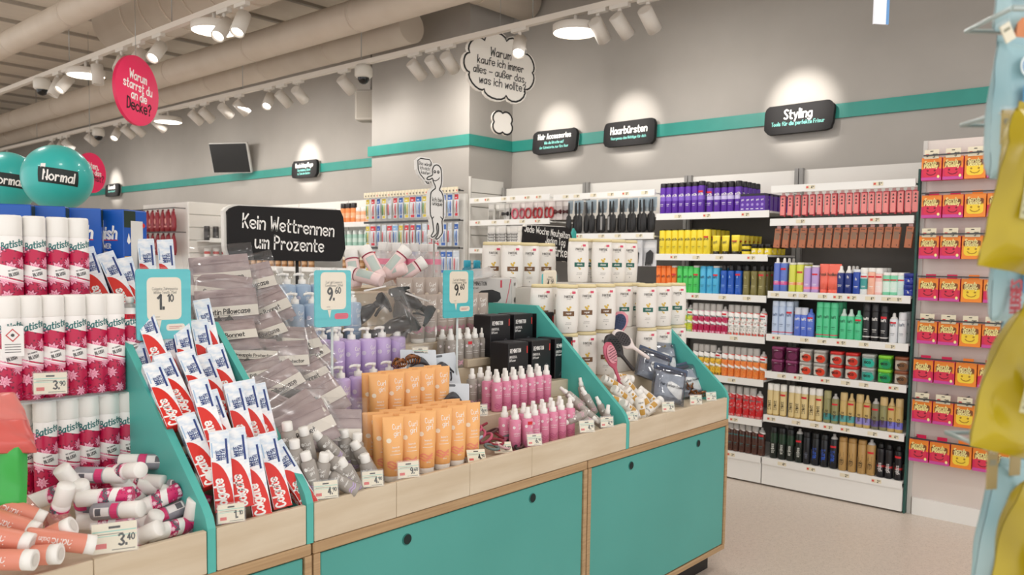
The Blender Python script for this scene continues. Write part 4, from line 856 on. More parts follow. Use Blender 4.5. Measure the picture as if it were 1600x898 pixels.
for k, px, py, Y, ln, rl, t in packs:
    c = at(px, py, Y=Y); Z = Matrix.Rotation(R(-22+rnd.uniform(-5, 5)), 4, 'Z') @ Matrix.Rotation(R(-ln), 4, 'X') @ Matrix.Rotation(R(-rl), 4, 'Y')
    SP[k].put('mauve satin pack '+t, T=Matrix.Translation(c) @ Z, sc=None)
# --- travel bottles ---------------------------------------------------------------------------
TB = Proto(travel_bottle(), 'bottle', 'taupe travel bottles in the front bin'); TS = Proto(travel_spray(), 'bottle', 'pale travel sprays in the right bin')
for px, py, Y, an, tw, t in ((480, 697, 1.83, 100, 10, 'standing tall at the left'), (512, 697, 1.84, 132, 15, 'leaning left behind the tag'), (485, 736, 1.765, 104, 8, 'low at the left front corner'), (503, 738, 1.765, 80, 8, 'upright behind the left tag'), (528, 730, 1.77, 128, 15, 'large in the middle, cap up left'), (546, 742, 1.755, 115, 20, 'in front of the middle one'), (567, 715, 1.81, 118, 10, 'leaning left at the right side'), (540, 700, 1.86, 95, 5, 'standing at the back'), (557, 705, 1.84, 85, 10, 'behind the right one'), (452, 690, 1.84, 95, 8, 'squeezed beside the left divider'), (530, 752, 1.75, 150, 8, 'lying at the bottom front'), (462, 718, 1.80, 92, 8, 'upright near the left divider'), (575, 738, 1.765, 100, 10, 'upright behind the right tag')):
    lay(TB, px, py, Y, an, tw, .111, 'taupe travel bottle with white cap '+t)
for px, py, Y, an, tw, t in ((893, 620, 1.90, 140, 5, 'leaning left at the back'), (902, 634, 1.86, 128, 10, 'beside the pink bottles'), (919, 625, 1.86, 118, 8, 'standing tall in the middle'), (941, 640, 1.83, 115, 10, 'leaning against the divider'), (918, 645, 1.80, 320, 15, 'lying in the middle with its base forward'), (905, 650, 1.80, 150, 10, 'lying low at the left'), (930, 655, 1.78, 140, 10, 'low in front of the divider'), (895, 655, 1.79, 200, 30, 'at the bottom left'), (910, 612, 1.93, 100, 5, 'upright at the very back'), (948, 655, 1.79, 85, 10, 'upright behind the right tag')):
    lay(TS, px, py, Y, an, tw, .12, 'pale travel spray with white cap '+t)
# --- black trigger sprayers in clear bags --------------------------------------------------------
SBLK = M('#0a0a0c', .3)
def trigger_sprayer():
    o = MB().lathe([(.03, 0), (.034, .004), (.036, .04), (.034, .08), (.022, .115), (.014, .13), (.014, .14)], 20).build('trigger_sprayer', SBLK)
    MB().lathe([(.016, .136), (.0165, .138), (.0165, .154), (.0, .156)], 16, 0, caps=(1, 0)).build('collar', M('#101012', .35), o)
    m = MB().prism([(-.022, .155), (.018, .155), (.024, .172), (.06, .182), (.062, .196), (.01, .2), (-.03, .196), (-.036, .178)], -.011, .011); m.prism([(.02, .172), (.03, .172), (.036, .14), (.05, .112), (.043, .11), (.028, .135)], -.006, .006); m.lathe([(.007, 0), (.007, .014)], 10, 0, Matrix.Translation((.06, 0, .189)) @ Matrix.Rotation(R(90), 4, 'Y'))
    m.build('trigger_head', M('#0c0c0e', .35), o); return o
_ts = trigger_sprayer()
for _o in [_ts]+list(_ts.children): _o.data.transform(Matrix.Scale(.8, 4))
TG = Proto(_ts, 'spray bottle', 'black trigger sprayers at the back')
def clear_bag(px, py, Y, w, h, t, az, tilt, roll, label, seed):
    o = MB(); pillow_mesh(o, w, h, t, 0, 12, 10, wav=.01, seed=seed); o = o.build('clear_bag', FILM)
    MB().box((-w*.2, -.0012, h*.47), (w*.2, .0012, h*.5)).build('bag_seal', M('#d8d4d2', .4), o)
    o.matrix_world = Matrix.Translation(at(px, py, Y=Y)) @ Matrix.Rotation(R(az), 4, 'Z') @ Matrix.Rotation(R(-tilt), 4, 'X') @ Matrix.Rotation(R(-roll), 4, 'Y'); return tag(o, label, 'bag', 'clear bags of sprayers')
for px, py, Y, an, tw, rl, t in ((582, 480, 2.33, 35, 10, 0, 'lying left, head to the upper right'), (622, 475, 2.36, 100, 0, 30, 'standing behind the others'), (632, 520, 2.24, 42, 5, 180, 'lying with its trigger to the right'), (600, 515, 2.27, 200, 10, 40, 'lying low with head to the left'), (655, 478, 2.34, 330, 10, 20, 'at right with slanting handle')):
    lay(TG, px, py, Y, an, tw, .19, 'black trigger sprayer '+t, rl)
clear_bag(598, 490, 2.255, .21, .2, .045, -25, 20, 12, 'clear plastic bag over the left black sprayers', 3); clear_bag(640, 500, 2.19, .22, .2, .04, -28, 26, -22, 'clear plastic bag over the right black sprayers', 5)
# --- hair clip cards, claws, hair ties -----------------------------------------------------------
def clip_card():
    w, h = .13, .125; o = MB().prism(rrect(-w/2, 0, w/2, h, .004), -.0012, .0012).prism(rrect(-w/2+.05, h-.012, -w/2+.08, h-.004, .003), -.0018, -.0013, 1).build('hair_claw_card', [M('#cfd6de', .45), M('#5d6268', .5)])
    m = MB(); arc = [(-.042+.084*i/12, .026*sin(pi*i/12)) for i in range(13)]
    m.rings([[(x, -.012-.012*sin(pi*i/12)+.008*cos(2*pi*j/8), .05+z*1.1+.014*sin(2*pi*j/8)*max(.3, sin(pi*i/12))) for j in range(8)] for i, (x, z) in enumerate(arc)])
    for k in range(5): m.tube([(-.03+.015*k, -.018, .052), (-.028+.014*k, -.02, .03), (-.026+.013*k, -.012, .022)], .003, 6)
    m.build('hair_claw', M('#3d3f45', .3), o); return o
HC = Proto(clip_card(), 'hair clip', 'hair claw cards in the middle')
for px, py, Y, ln, rl, t in ((655, 578, 2.115, 24, -2, 'standing at the back'), (705, 632, 1.99, 16, -4, 'standing right of the orange tubes'), (690, 585, 2.09, 20, 6, 'behind the other two')):
    HC.put('pale card with a dark hair claw '+t, T=Matrix.Translation(at(px, py, Y=Y)) @ Matrix.Rotation(R(-28), 4, 'Z') @ Matrix.Rotation(R(-ln), 4, 'X') @ Matrix.Rotation(R(-rl), 4, 'Y') @ Matrix.Translation((0, 0, -.05)))
TORT = MN('tortoiseshell', '#3a1d0e', '#a5652a', (60, 60, 60), 3, .2)
def claw():
    m = MB()
    for s in (-1, 1):
        m.rings([[(-.036+.072*i/10, s*(.006+.012*sin(pi*i/10))+.004*cos(2*pi*j/8), .022+.014*sin(pi*i/10)+.009*sin(2*pi*j/8)) for j in range(8)] for i in range(11)])
        for k in range(5): m.tube([(-.028+.014*k, s*.015, .026), (-.026+.013*k, s*.02, .012), (-.024+.012*k, s*.006, .0)], .0028, 6)
    o = m.build('hair_claw', TORT); MB().lathe([(.004, -.02), (.004, .02)], 10, 0, Matrix.Translation((0, 0, .03)) @ Matrix.Rotation(R(90), 4, 'Y')).build('hinge', METAL, o); return o
_cw = claw()
for _o in [_cw]+list(_cw.children): _o.data.transform(Matrix.Scale(.75, 4))
CL = Proto(_cw, 'hair clip', 'tortoiseshell hair claws')
for px, py, Y, rz, t in ((624, 566, 2.08, 10, 'behind the orange tubes, left'), (645, 560, 2.11, -20, 'behind the orange tubes, right'), (1078, 600, 1.88, 30, 'beside the towel packs, upper'), (1098, 612, 1.84, -30, 'before the far right divider'), (1084, 612, 1.83, 60, 'low beside the towel packs')):
    CL.put('brown tortoiseshell hair claw '+t, at(px, py+8, Y=Y), R(rz))
def hair_tie(col, key):
    return MB().tube([(.024*cos(2*pi*i/20), .024*sin(2*pi*i/20), .0045) for i in range(20)], .0045, 8, 0, None, True).build('hair_tie', M(col, .7))
HT = [Proto(hair_tie(c, c), 'hair tie', 'hair ties heaped in the tray') for c in ('#c25a74', '#8f2e3c', '#a7b4c4', '#5a3a3a', '#c9a3a8', '#6b7a78', '#2b2628')]
cn = ('pink', 'dark red', 'pale blue', 'brown', 'pale pink', 'grey green', 'black'); k = 0
for px, py, Y in ((742, 672, 1.88), (752, 668, 1.90), (735, 678, 1.86), (768, 676, 1.88), (778, 672, 1.90), (790, 684, 1.85), (800, 690, 1.83), (760, 686, 1.84), (775, 692, 1.81), (745, 690, 1.83), (806, 698, 1.79), (785, 698, 1.79), (768, 700, 1.79), (814, 704, 1.765), (748, 680, 1.86), (780, 682, 1.865), (795, 676, 1.88)):
    lay_r = Matrix.Translation(at(px, py, Y=Y)) @ Matrix.Rotation(R(rnd.uniform(0, 360)), 4, 'Z') @ Matrix.Rotation(R(rnd.uniform(5, 40)), 4, 'X')
    HT[k % 7].put('%s hair tie in the heap, %s' % (cn[k % 7], ('on top', 'in the middle', 'at the front edge')[k//7]), T=lay_r); k += 1
# --- right bay: shampoo bottles ---------------------------------------------------------------
SB = Proto(shampoo_bottle(0), 'bottle', 'brown label shampoo bottles'); SG = Proto(shampoo_bottle(1), 'bottle', 'green label shampoo bottles')
rz = R(-38)
def plinth_block(x0, x1, y0, y1, z0, z1, label):
    o = MB().bbox((0, 0, 0), (x1-x0, y1-y0, z1-z0-.0006), .002).build('display_block', M('#d2cdc6', .5)); o.location = (x0, y0, z0+.0004); tag(o, label, 'block')
def srow(proto, pxs, py, Y, z, t, n0=None, dy=0):
    for i, px in enumerate(pxs): proto.put(t % nth(i, len(pxs)), (X(px, py, Y+dy*i), Y+dy*i, z+.0006), rz+R(rnd.uniform(-4, 4)))
srow(SB, (886, 915, 945), 555, 2.12, .93, 'white shampoo bottle with brown label, lower layer, %s')
srow(SB, (886, 915, 945), 485, 2.12, 1.1395, 'white shampoo bottle with brown label, middle layer, %s'); srow(SB, (872, 846), 485, 2.225, 1.1395, 'white shampoo bottle with brown label, second middle row, %s')
plinth_block(2.70, 3.47, 2.425, 2.72, .931, 1.325, 'white block carrying the topmost shampoo bottles')
plinth_block(2.66, 3.08, 2.175, 2.41, .93, 1.1395, 'white block behind the lower brown label bottles')
plinth_block(3.085, 3.47, 2.11, 2.41, .93, 1.1395, 'white block behind the lower green label bottles')
plinth_block(2.985, 3.47, 2.2, 2.41, 1.1402, 1.3485, 'white block under the top green label bottles')
srow(SB, (800, 826, 852), 420, 2.475, 1.325, 'white shampoo bottle with brown label, top layer, %s'); srow(SB, (789, 770), 420, 2.575, 1.325, 'white shampoo bottle with brown label, second top row, %s')
srow(SG, (1010, 1034, 1056), 545, 2.055, .93, 'white shampoo bottle with green label, lower layer, %s')
srow(SG, (1010, 1034, 1056), 480, 2.055, 1.1395, 'white shampoo bottle with green label, middle layer, %s'); srow(SG, (993, 973), 480, 2.155, 1.1395, 'white shampoo bottle with green label, second middle row, %s')
srow(SG, (940, 962, 981), 415, 2.24, 1.3485, 'white shampoo bottle with green label, top layer, %s'); srow(SG, (921, 903), 415, 2.305, 1.3485, 'white shampoo bottle with green label, second top row, %s')
# --- right bay: brushes, towel packs, small tubes -----------------------------------------------
def brush(col, pad, key):
    o = MB().rings([[(a*cos(2*pi*j/18), -.004+b*sin(2*pi*j/18), z) for j in range(18)] for a, b, z in ((.006, .006, 0), (.009, .008, .01), (.008, .007, .07), (.01, .008, .09), (.03, .009, .115), (.038, .01, .15), (.038, .01, .175), (.028, .009, .2), (.008, .006, .21))]).build('hair_brush', M(col, .35))
    m = MB().poly([(.031*cos(2*pi*i/18), .155+.042*sin(2*pi*i/18)) for i in range(18)], flat(-.0147), 0)
    for a in range(-2, 3):
        for b in range(-3, 4):
            if a*a/5+b*b/11 < 1: m.tube([(a*.011, -.014, .155+b*.011), (a*.0115, -.026, .155+b*.0115)], .0011, 5, 1)
    m.build('bristle_pad', [M(pad, .5), M('#161416', .5)], o); return o
BRP = Proto(brush('#d98f9c', '#2e3d63', 'p'), 'hair brush'); BRB = Proto(brush('#2a2527', '#171516', 'b'), 'hair brush'); BRR = Proto(brush('#c0566e', '#e09aa6', 'r'), 'hair brush')
lay(BRP, 962, 520, 2.11, 70, -5, .21, 'pink paddle brush with navy cushion between the shampoo stacks'); lay(BRB, 968, 552, 2.0, 130, 15, .21, 'black hair brush below the pink paddle brush'); lay(BRR, 958, 570, 1.97, 110, 10, .21, 'rose hair brush low between the shampoo stacks', 30); lay(Proto(brush('#e6d9d6', '#3a3336', 'w'), 'hair brush'), 985, 540, 2.02, 145, 5, .21, 'pale hair brush slanting before the green shampoo')
def towel_pack(txt):
    m = MB(); pillow_mesh(m, .14, .13, .04, 0, 12, 10, seed=4); o = m.build('hair_towel_pack', [MN('towel_in_bag', '#b9bdc2', '#e4e6e7', (20, 20, 20), 3, .35)])
    b = MB(); pillow_mesh(b, .165, .165, .05, 0, 12, 10, wav=.004, seed=5, zc=.01); b.build('clear_bag', CLEAR('smoke_bag', '#c9ced8', .15, .1, .05, '#9aa3b4'), o)
    t = MB().text(txt, 0, -.005, .013, flat(-.031), 0, .14, slant=.1); t.build('lettering', M('#232a38', .5), o)
    MB().prism([(-.083, .072), (.083, .072), (.083, .1), (-.083, .1)], -.004, .004).build('zip_header', M('#42506a', .4), o); return o
TP = Proto(towel_pack('Hair turban towel'), 'pack', 'grey hair towel packs')
for px, py, Y, az, ln, rl, t in ((1045, 605, 1.86, -32, 22, -16, 'standing in front'), (1072, 598, 1.91, -36, 26, 12, 'leaning right behind the front one'), (1020, 575, 1.98, -30, 36, -26, 'lying at the back left'), (1035, 560, 2.02, -30, 34, -8, 'at the back under the green shampoo')):
    TP.put('grey hair towel pack with navy header '+t, T=Matrix.Translation(at(px, py, Y=Y)) @ Matrix.Rotation(R(az), 4, 'Z') @ Matrix.Rotation(R(-ln), 4, 'X') @ Matrix.Rotation(R(-rl), 4, 'Y'))
def white_tube():
    r_, h = .019, .115; m = MB().lathe([(.0165, .02), (.018, .022), (r_, .06), (r_, h-.003), (r_*.9, h)], 18); sf = cyl(r_+.0005)
    m.text('PANTENE', 0, .095, .0055, sf, 2, .13); m.quad(-.012, .045, .012, .07, sf, 1, 5); m.poly(disc(0, .08, .006, 10), sf, 1)
    o = m.build('small_white_tube', [M('#efebe5', .35), M('#c99b4a', .4), M('#5c5754', .5)]); MB().lathe([(.017, 0), (.0178, .001), (.0178, .021)], 18).build('cap', CAPW, o); return o
WTB = Proto(white_tube(), 'tube', 'small white tubes in the right bin')
for px, py, Y, an, tw, t in ((958, 600, 1.95, 150, 20, 'at the back left corner'), (972, 590, 1.96, 170, 30, 'lying back with cap to the left'), (985, 605, 1.92, 130, 15, 'leaning behind the front ones'), (972, 618, 1.88, 140, 25, 'beside the divider, cap up left'), (990, 622, 1.86, 128, 12, 'large one in the middle'), (1008, 628, 1.83, 300, 10, 'standing with its cap down'), (1014, 620, 1.86, 320, 15, 'slanting right of the middle'), (985, 640, 1.80, 140, 30, 'low in front beside the tag'), (1020, 635, 1.79, 215, 30, 'round one before the towel pack'), (1002, 642, 1.78, 100, 10, 'upright behind the tag'), (960, 625, 1.87, 160, 10, 'low beside the divider')):
    lay(WTB, px, py, Y, an, tw, .115, 'small white tube with gold label '+t)
# ============================================================ signs and stock along the middle of the counter
def board_sign(cx, cy, Y, w, h, lines, label, seed, az=0, edge='#e9e5de', foot=1.1862):
    c = at(cx, cy, Y=Y); r = empty('speech_board', c, R(az)); o = wobble(w, h, .045, .006, seed)
    MB().prism(o, -.014, -.004).build('face', [BOARD], r)
    MB().prism([(x*1.0-.010, z*1.02+.002) for x, z in o], -.004, .014).build('edge', [M(edge, .5)], r)
    t = MB()
    for s, x, z, sz, rot in lines: t.text(s, x, z, sz, flat(-.0148), 0, .13, rot=R(rot))
    t.build('lettering', [CHALK], r); MB().tube([(.04, .005, -h/2+.02), (.04, .005, foot-c.z)], .006, 8).build('post', DARK, r)
    return tag(r, label, 'sign')
board_sign(450, 366, 2.50, .475, .19, [('Kein Wettrennen', .0, .008, .046, -3), ('um Prozente', .0, -.055, .046, -2)], 'large black speech board reading Kein Wettrennen um Prozente', 11)
board_sign(853, 381, 2.64, .40, .18, [('Jede Woche Neuheiten.', .0, .045, .034, -4), ('Jeden Tag', .06, .0, .034, -4), ('stärker', .09, -.062, .05, -4)], 'black speech board about Neuheiten behind the white shampoo bottles', 12, foot=1.3256)
p = at(890, 385, Y=2.68); o = MB().prism([(-.03, -.02), (.02, -.1), (.06, -.1), (.05, .08), (.03, .1)], -.006, .006).build('teal_backing_board', M('#3aa79f', .5)); o.location = p
MB().tube([(.03, .01, -.09), (.03, .01, 1.3256-p.z)], .005, 8).build('post', DARK, o); tag(o, 'teal board edge showing behind the Neuheiten sign', 'sign')
# standing doodle figure with its speech bubble
c = at(682, 312, Y=2.6); r = empty('figure_board', c, R(-8)); k = .00168   # metres per photo pixel at that depth
def px(pts): return [((x-682)*k*1.22, (312-y)*k) for x, y in pts]
body = px([(664, 300), (667, 292), (672, 287), (676, 283), (675, 276), (671, 268), (668, 258), (662, 262), (654, 262), (657, 256), (668, 250), (668, 238), (672, 227), (680, 223), (688, 228), (691, 238), (692, 262), (690, 276), (687, 283), (687, 287), (692, 292), (696, 302), (697, 318), (697, 345), (697, 358), (694, 366), (695, 384), (695, 397), (690, 405), (683, 413), (678, 412), (684, 400), (685, 382), (682, 372), (680, 384), (681, 397), (676, 404), (670, 409), (666, 406), (672, 394), (671, 380), (668, 362), (664, 352), (663, 330)])
sb = _smooth(body+[body[0]], 3); grow = [(x*1.0, z) for x, z in sb]
def offset(pts, d):
    out = []; n_ = len(pts)
    for i in range(n_):
        a, b_ = pts[i-1], pts[(i+1) % n_]; dx, dz = b_[0]-a[0], b_[1]-a[1]; q = math.hypot(dx, dz) or 1; out.append((pts[i][0]-dz/q*d, pts[i][1]+dx/q*d))
    return out
def area(p): return sum(p[i-1][0]*p[i][1]-p[i][0]*p[i-1][1] for i in range(len(p)))/2
sb = sb[:-1]; sg = -1 if area(sb) > 0 else 1
ob = offset(sb, .008*sg); ob = ob if area(ob) > 0 else ob[::-1]
bub = px([(641, 210), (664, 211), (668, 218), (670, 246), (664, 256), (657, 262), (663, 273), (658, 272), (651, 262), (640, 250), (635, 238), (634, 216)]); bo = offset(bub, .008*(-1 if area(bub) > 0 else 1)); bo = bo if area(bo) > 0 else bo[::-1]
PAP2 = M('#e4e2df', .5); MB().prism(ob, -.008, .012, 0).build('figure_cutout', [PAP2], r); MB().prism([(x, z) for x, z in bo], .001, .018).build('speech_bubble', [PAP2], r)
t = MB(); fl = flat(-.0092); t.line(sb, .0048, fl, 0, True)
for ex in (674, 683): t.line(px(disc(ex, 241, 3.0, 12, .8)), .0035, fl, 0, True); t.poly(px(disc(ex+.8, 242, 1.0, 8)), fl)
t.line(px(_smooth([(669, 262), (676, 264), (684, 259), (686, 255)], 4)), .0035, fl); t.line(px([(668, 362), (672, 357)]), .004, fl); t.line(px([(695, 362), (690, 356)]), .004, fl)
t.text('Ich bin', *px([(681, 317)])[0], .0175, fl, 0, .11, rot=R(-3)); t.text('unique', *px([(681, 327)])[0], .017, fl, 0, .11, rot=R(-3))
t.line(bub, .0045, flat(.0003), 0, True)
for s, y in (('Das würde', 227), ('ich nicht', 238), ('kaufen', 249)): t.text(s, *px([(653, y)])[0], .0145, flat(.0002), 0, .11, rot=R(-4), wide=.9)
t.build('ink_drawing', [INK], r); MB().tube([(.0, .016, -.1), (.0, .016, CAB+.01-c.z)], .004, 8).build('post', METAL, r)
tag(r, 'white cut-out figure board with speech bubble, marked Ich bin unique', 'sign')
# blue dishwasher boxes behind the cans
def blue_box():
    w, d, h = .15, .1, .25; m = MB().bbox((-w/2, -d/2, 0), (w/2, d/2, h), .002, 0); f = flat(-d/2-.0005); f2 = flat(-d/2-.001); sd = lambda x, z: (w/2+.0005, x, z); sd2 = lambda x, z: (w/2+.001, x, z)
    m.text('finish', .012, .168, .034, f, 1, .2, slant=.1, wide=.9); m.quad(-.03, .162, .055, .1645, f, 2); m.text('POWER', .012, .14, .013, f, 1, .2); m.text('caps', .012, .127, .008, f, 1, .15)
    for q in range(4): m.poly(rrect(-.045+.025*q, .1, -.025+.025*q, .118, .003), f, 3)
    m.quad(-.055, .02, .06, .094, f, 4)
    for q in range(6): m.quad(-.045, .028+.011*q, .045-.01*(q % 3), .03+.011*q, f2, 3)
    m.quad(-d/2+.002, .2, 0, .248, sd, 5); m.quad(-.02, .05, .03, .22, sd, 6); m.quad(-d/2+.002, .09, d/2-.002, .118, sd, 7); m.quad(-.021, .05, .03, .22, sd2, 6); m.text('40', .035, .13, .02, sd2, 1, .15); m.quad(-.045, .012, .045, .017, sd2, 1)
    m.poly([(-.038, .16), (-.03, .185), (-.022, .16), (-.03, .152)], sd2, 1); m.poly([(.034, .2), (.042, .208), (.034, .216), (.026, .208)], sd2, 2)
    o = m.build('dishwasher_box', [M('#1557b4', .35), WT, M('#d8302c', .4), M('#3c7fd0', .4), M('#12306e', .4), M('#1d3324', .5), M('#e3e1dd', .5), M('#c9a23a', .4)])
    MB().box((-w/2+.003, -d/2+.003, h), (w/2-.003, d/2-.003, h+.0015)).build('lid_flap', M('#0e4698', .4), o); return o
FB = Proto(blue_box(), 'box', 'blue dishwasher boxes')
zb = at(172, 327, Y=2.42).z-.252
for px_, Y, rz_, t in ((178, 2.45, -62, 'rightmost, two printed sides showing'), (118, 2.47, -30, 'second from the right, behind the cans'), (62, 2.46, -30, 'third from the right, behind the cans'), (8, 2.46, -30, 'at the left picture edge behind the cans')):
    FB.put('blue dishwasher box '+t, (at(px_, 400, Y=Y).x, Y, zb), R(rz_))
o = MB().bbox((0, -.12, 0), (.83, .14, .4155), .002).build('plywood_riser', PLY); o.location = (.06, 2.47, .846); tag(o, 'plywood block left of the toothpaste bin, under the blue boxes', 'block')
o = MB().bbox((0, -.12, 0), (1.1, .14, zb-1.2612), .002).build('shelf_board', PLY); o.location = (.06, 2.47, 1.2608); tag(o, 'plywood board carrying the blue dishwasher boxes', 'block')
# clear bottles with coloured caps
def clear_bottle(cap, key, r_=.042, h=.2):
    o = MB().lathe([(r_*.9, 0), (r_, .004), (r_, h*.62), (r_*.8, h*.76), (r_*.55, h*.83), (r_*.5, h*.84)], 22, 0, caps=(1, 0)).build('clear_bottle', PETC)
    m = MB().lathe([(r_*.62, h*.84), (r_*.64, h*.845), (r_*.64, h*.985), (r_*.58, h)], 18)
    for a in range(18): m.box((-.0012, -r_*.655, h*.85), (.0012, -r_*.63, h*.97), 0, Matrix.Rotation(a*pi/9, 4, 'Z'))
    m.build('cap', M(cap, .4), o)
    MB().lathe([(r_*.97, .006), (r_*.97, h*.5)], 20, 0, caps=(1, 1)).build('liquid', CLEAR('pale_liquid', '#f6f0e4', .05, .1, .25, '#eadfcf'), o); return o
CBT = {c: Proto(clear_bottle(h_, c), 'bottle', 'clear bottles with coloured caps') for c, h_ in (('yellow', '#d7c02e'), ('pink', '#ee5b7c'), ('teal', '#3fbfae'))}
zc = 1.2
for px_, Y, c_, t in ((238, 2.72, 'yellow', 'leftmost behind the toothpaste'), (259, 2.66, 'yellow', 'second behind the toothpaste'), (270, 2.76, 'pink', 'between the yellow caps'), (283, 2.80, 'yellow', 'third in the row at the back'), (293, 2.74, 'teal', 'only teal one at the back'), (306, 2.68, 'pink', 'in front of the teal one'), (338, 2.7, 'pink', 'behind the upright satin pack')):
    z_ = at(px_, 379, Y=Y).z-.2; CBT[c_].put('clear bottle with %s cap %s' % (c_, t), (at(px_, 400, Y=Y).x, Y, 1.2006))
o = MB().bbox((0, 0, 0), (.75, .3, .4785), .002).build('plywood_riser', PLY); o.location = (.96, 2.635, .7206); tag(o, 'plywood block under the clear bottles with coloured caps', 'block')
def pouch_bottle():
    o = MB().rings([[(a*cos(2*pi*j/20), b_*sin(2*pi*j/20), z) for j in range(20)] for a, b_, z in ((.034, .02, 0), (.036, .022, .01), (.036, .022, .14), (.03, .019, .16), (.012, .012, .168))]).build('clear_flask', PETC)
    MB().quad(-.028, .02, .028, .13, lambda x, z: (x, -.0225*math.sqrt(max(.1, 1-(x/.0365)**2))-.0005, z), 0, 6).build('white_label', M('#e6e6e3', .5), o)
    MB().lathe([(.012, .166), (.0125, .168), (.0125, .186), (.0, .188)], 14, 0, caps=(1, 0)).build('cap', CAPW, o); return o
PBT = Proto(pouch_bottle(), 'bottle', 'clear flasks under the black board')
for i, px_ in enumerate((392, 412, 440, 470, 500, 528)): PBT.put('clear flask with white label under the black board, %s' % nth(i, 6), (at(px_, 420, Y=2.58).x, 2.585+.004*i, 1.225), R(-20))
o = MB().bbox((0, 0, 0), (.52, .075, 1.2244-1.1856), .002).build('plywood_riser', PLY); o.location = (1.265, 2.54, 1.1858); tag(o, 'plywood block under the clear flasks', 'block')
def pinkband_bottle():
    r_, h = .04, .19; o = MB().lathe([(r_*.92, 0), (r_, .004), (r_, h*.7), (r_*.7, h*.78), (r_*.45, h*.82)], 20, 0, caps=(1, 0)).build('micellar_bottle', CLEAR('micellar_clear', '#fbfafa', .1, .08, .35, '#e3dfde'))
    MB().lathe([(r_*1.01, h*.5), (r_*1.01, h*.63)], 20, 0, caps=(0, 0)).build('pink_band', M('#e58aa4', .4), o); MB().lathe([(r_*.5, h*.8), (r_*.52, h*.81), (r_*.52, h*.97), (r_*.45, h)], 16).build('cap', M('#dedcda', .35), o); return o
MBT = Proto(pinkband_bottle(), 'bottle', 'clear bottles with pink band')
for i, (px_, Y) in enumerate(((598, 2.72), (620, 2.74), (648, 2.72), (676, 2.74), (607, 2.82), (634, 2.83), (662, 2.82))): MBT.put('clear bottle with pink band, %s' % (nth(i, 4)+' in the front row' if i < 4 else nth(i-4, 3)+' in the back row'), (at(px_, 410, Y=Y).x, Y, 1.3306))
o = MB().bbox((0, 0, 0), (.62, .24, 1.33-.7206), .002).build('plywood_riser', PLY); o.location = (1.94, 2.66, .7206); tag(o, 'plywood block under the pink banded bottles', 'block')
def lotion_tube():
    L, r_ = .15, .026; o = MB().lathe([(r_*.9, .03), (r_, .034), (r_, L*.9), (r_*.8, L)], 20).quad(-.018, .05, .018, .115, cyl(r_+.0005), 1, 6).build('lotion_tube', [M('#f0d4d2', .4), M('#b9c6c0', .5)])
    MB().lathe([(r_*.97, 0), (r_*1.02, .002), (r_*1.02, .032), (r_*.95, .034)], 20).build('cap', CAPW, o); MB().lathe([(r_*1.01, .0345), (r_*1.01, .04)], 20, 0, caps=(0, 0)).build('ring', M('#8e2440', .4), o); return o
LT = Proto(lotion_tube(), 'bottle', 'pale lotion bottles lying at the back')
for px_, py, Y, an, tw, t in ((582, 412, 2.5, 300, 10, 'leftmost, cap up left'), (618, 410, 2.5, 232, 10, 'cap up right, in the middle'), (570, 432, 2.47, 345, 20, 'low at the left'), (640, 424, 2.5, 215, 10, 'right of the middle'), (608, 428, 2.52, 20, 10, 'lying behind'), (552, 420, 2.54, 280, 10, 'half hidden by the price frame')):
    lay(LT, px_, py, Y, an, tw, .15, 'pale lotion bottle with white cap and dark ring, '+t)
o = MB().bbox((0, 0, 0), (.55, .12, .13), .002).build('plywood_riser', PLY); o.location = (1.6, 2.5, 1.1862); tag(o, 'plywood block under the pale lotion bottles', 'block')
def blue_flask():
    r_, h = .03, .16; o = MB().lathe([(r_*.9, 0), (r_, .004), (r_, h*.6), (r_*.75, h*.75), (r_*.5, h*.8)], 18, 0, caps=(1, 0)).build('blue_flask', CLEAR('blue_clear', '#8fd2e6', .12, .08, .35, '#3fb2d0'))
    MB().lathe([(r_*.55, h*.79), (r_*.6, h*.8), (r_*.6, h*.96), (r_*.5, h)], 16).build('cap', M('#2fa9c6', .4), o); return o
BF = Proto(blue_flask(), 'bottle', 'small blue flasks behind the hairdryer carton')
for i, px_ in enumerate((730, 745, 760)): BF.put('small clear blue flask behind the pale hairdryer carton, %s' % nth(i, 3), (at(px_, 420, Y=2.78).x, 2.78, 1.2876))
o = MB().bbox((0, 0, 0), (.42, .14, 1.287-.7205), .002).build('plywood_riser', PLY); o.location = (2.67, 2.726, .7206); tag(o, 'plywood block under the small blue flasks', 'block')
m = MB(); pillow_mesh(m, .13, .06, .03, 0, wav=.006, seed=8); o = m.build('crumpled_bag', CLEAR('crumpled_film', '#fafafa', .12, .15, .4, '#d9d6d4')); o.matrix_world = frame3(at(752, 431, Y=2.47)+V((0, 0, .012)), (-.3, -.6, .7), (0, .6, .7)); tag(o, 'crumpled clear bag on top of the pale hairdryer carton', 'bag')
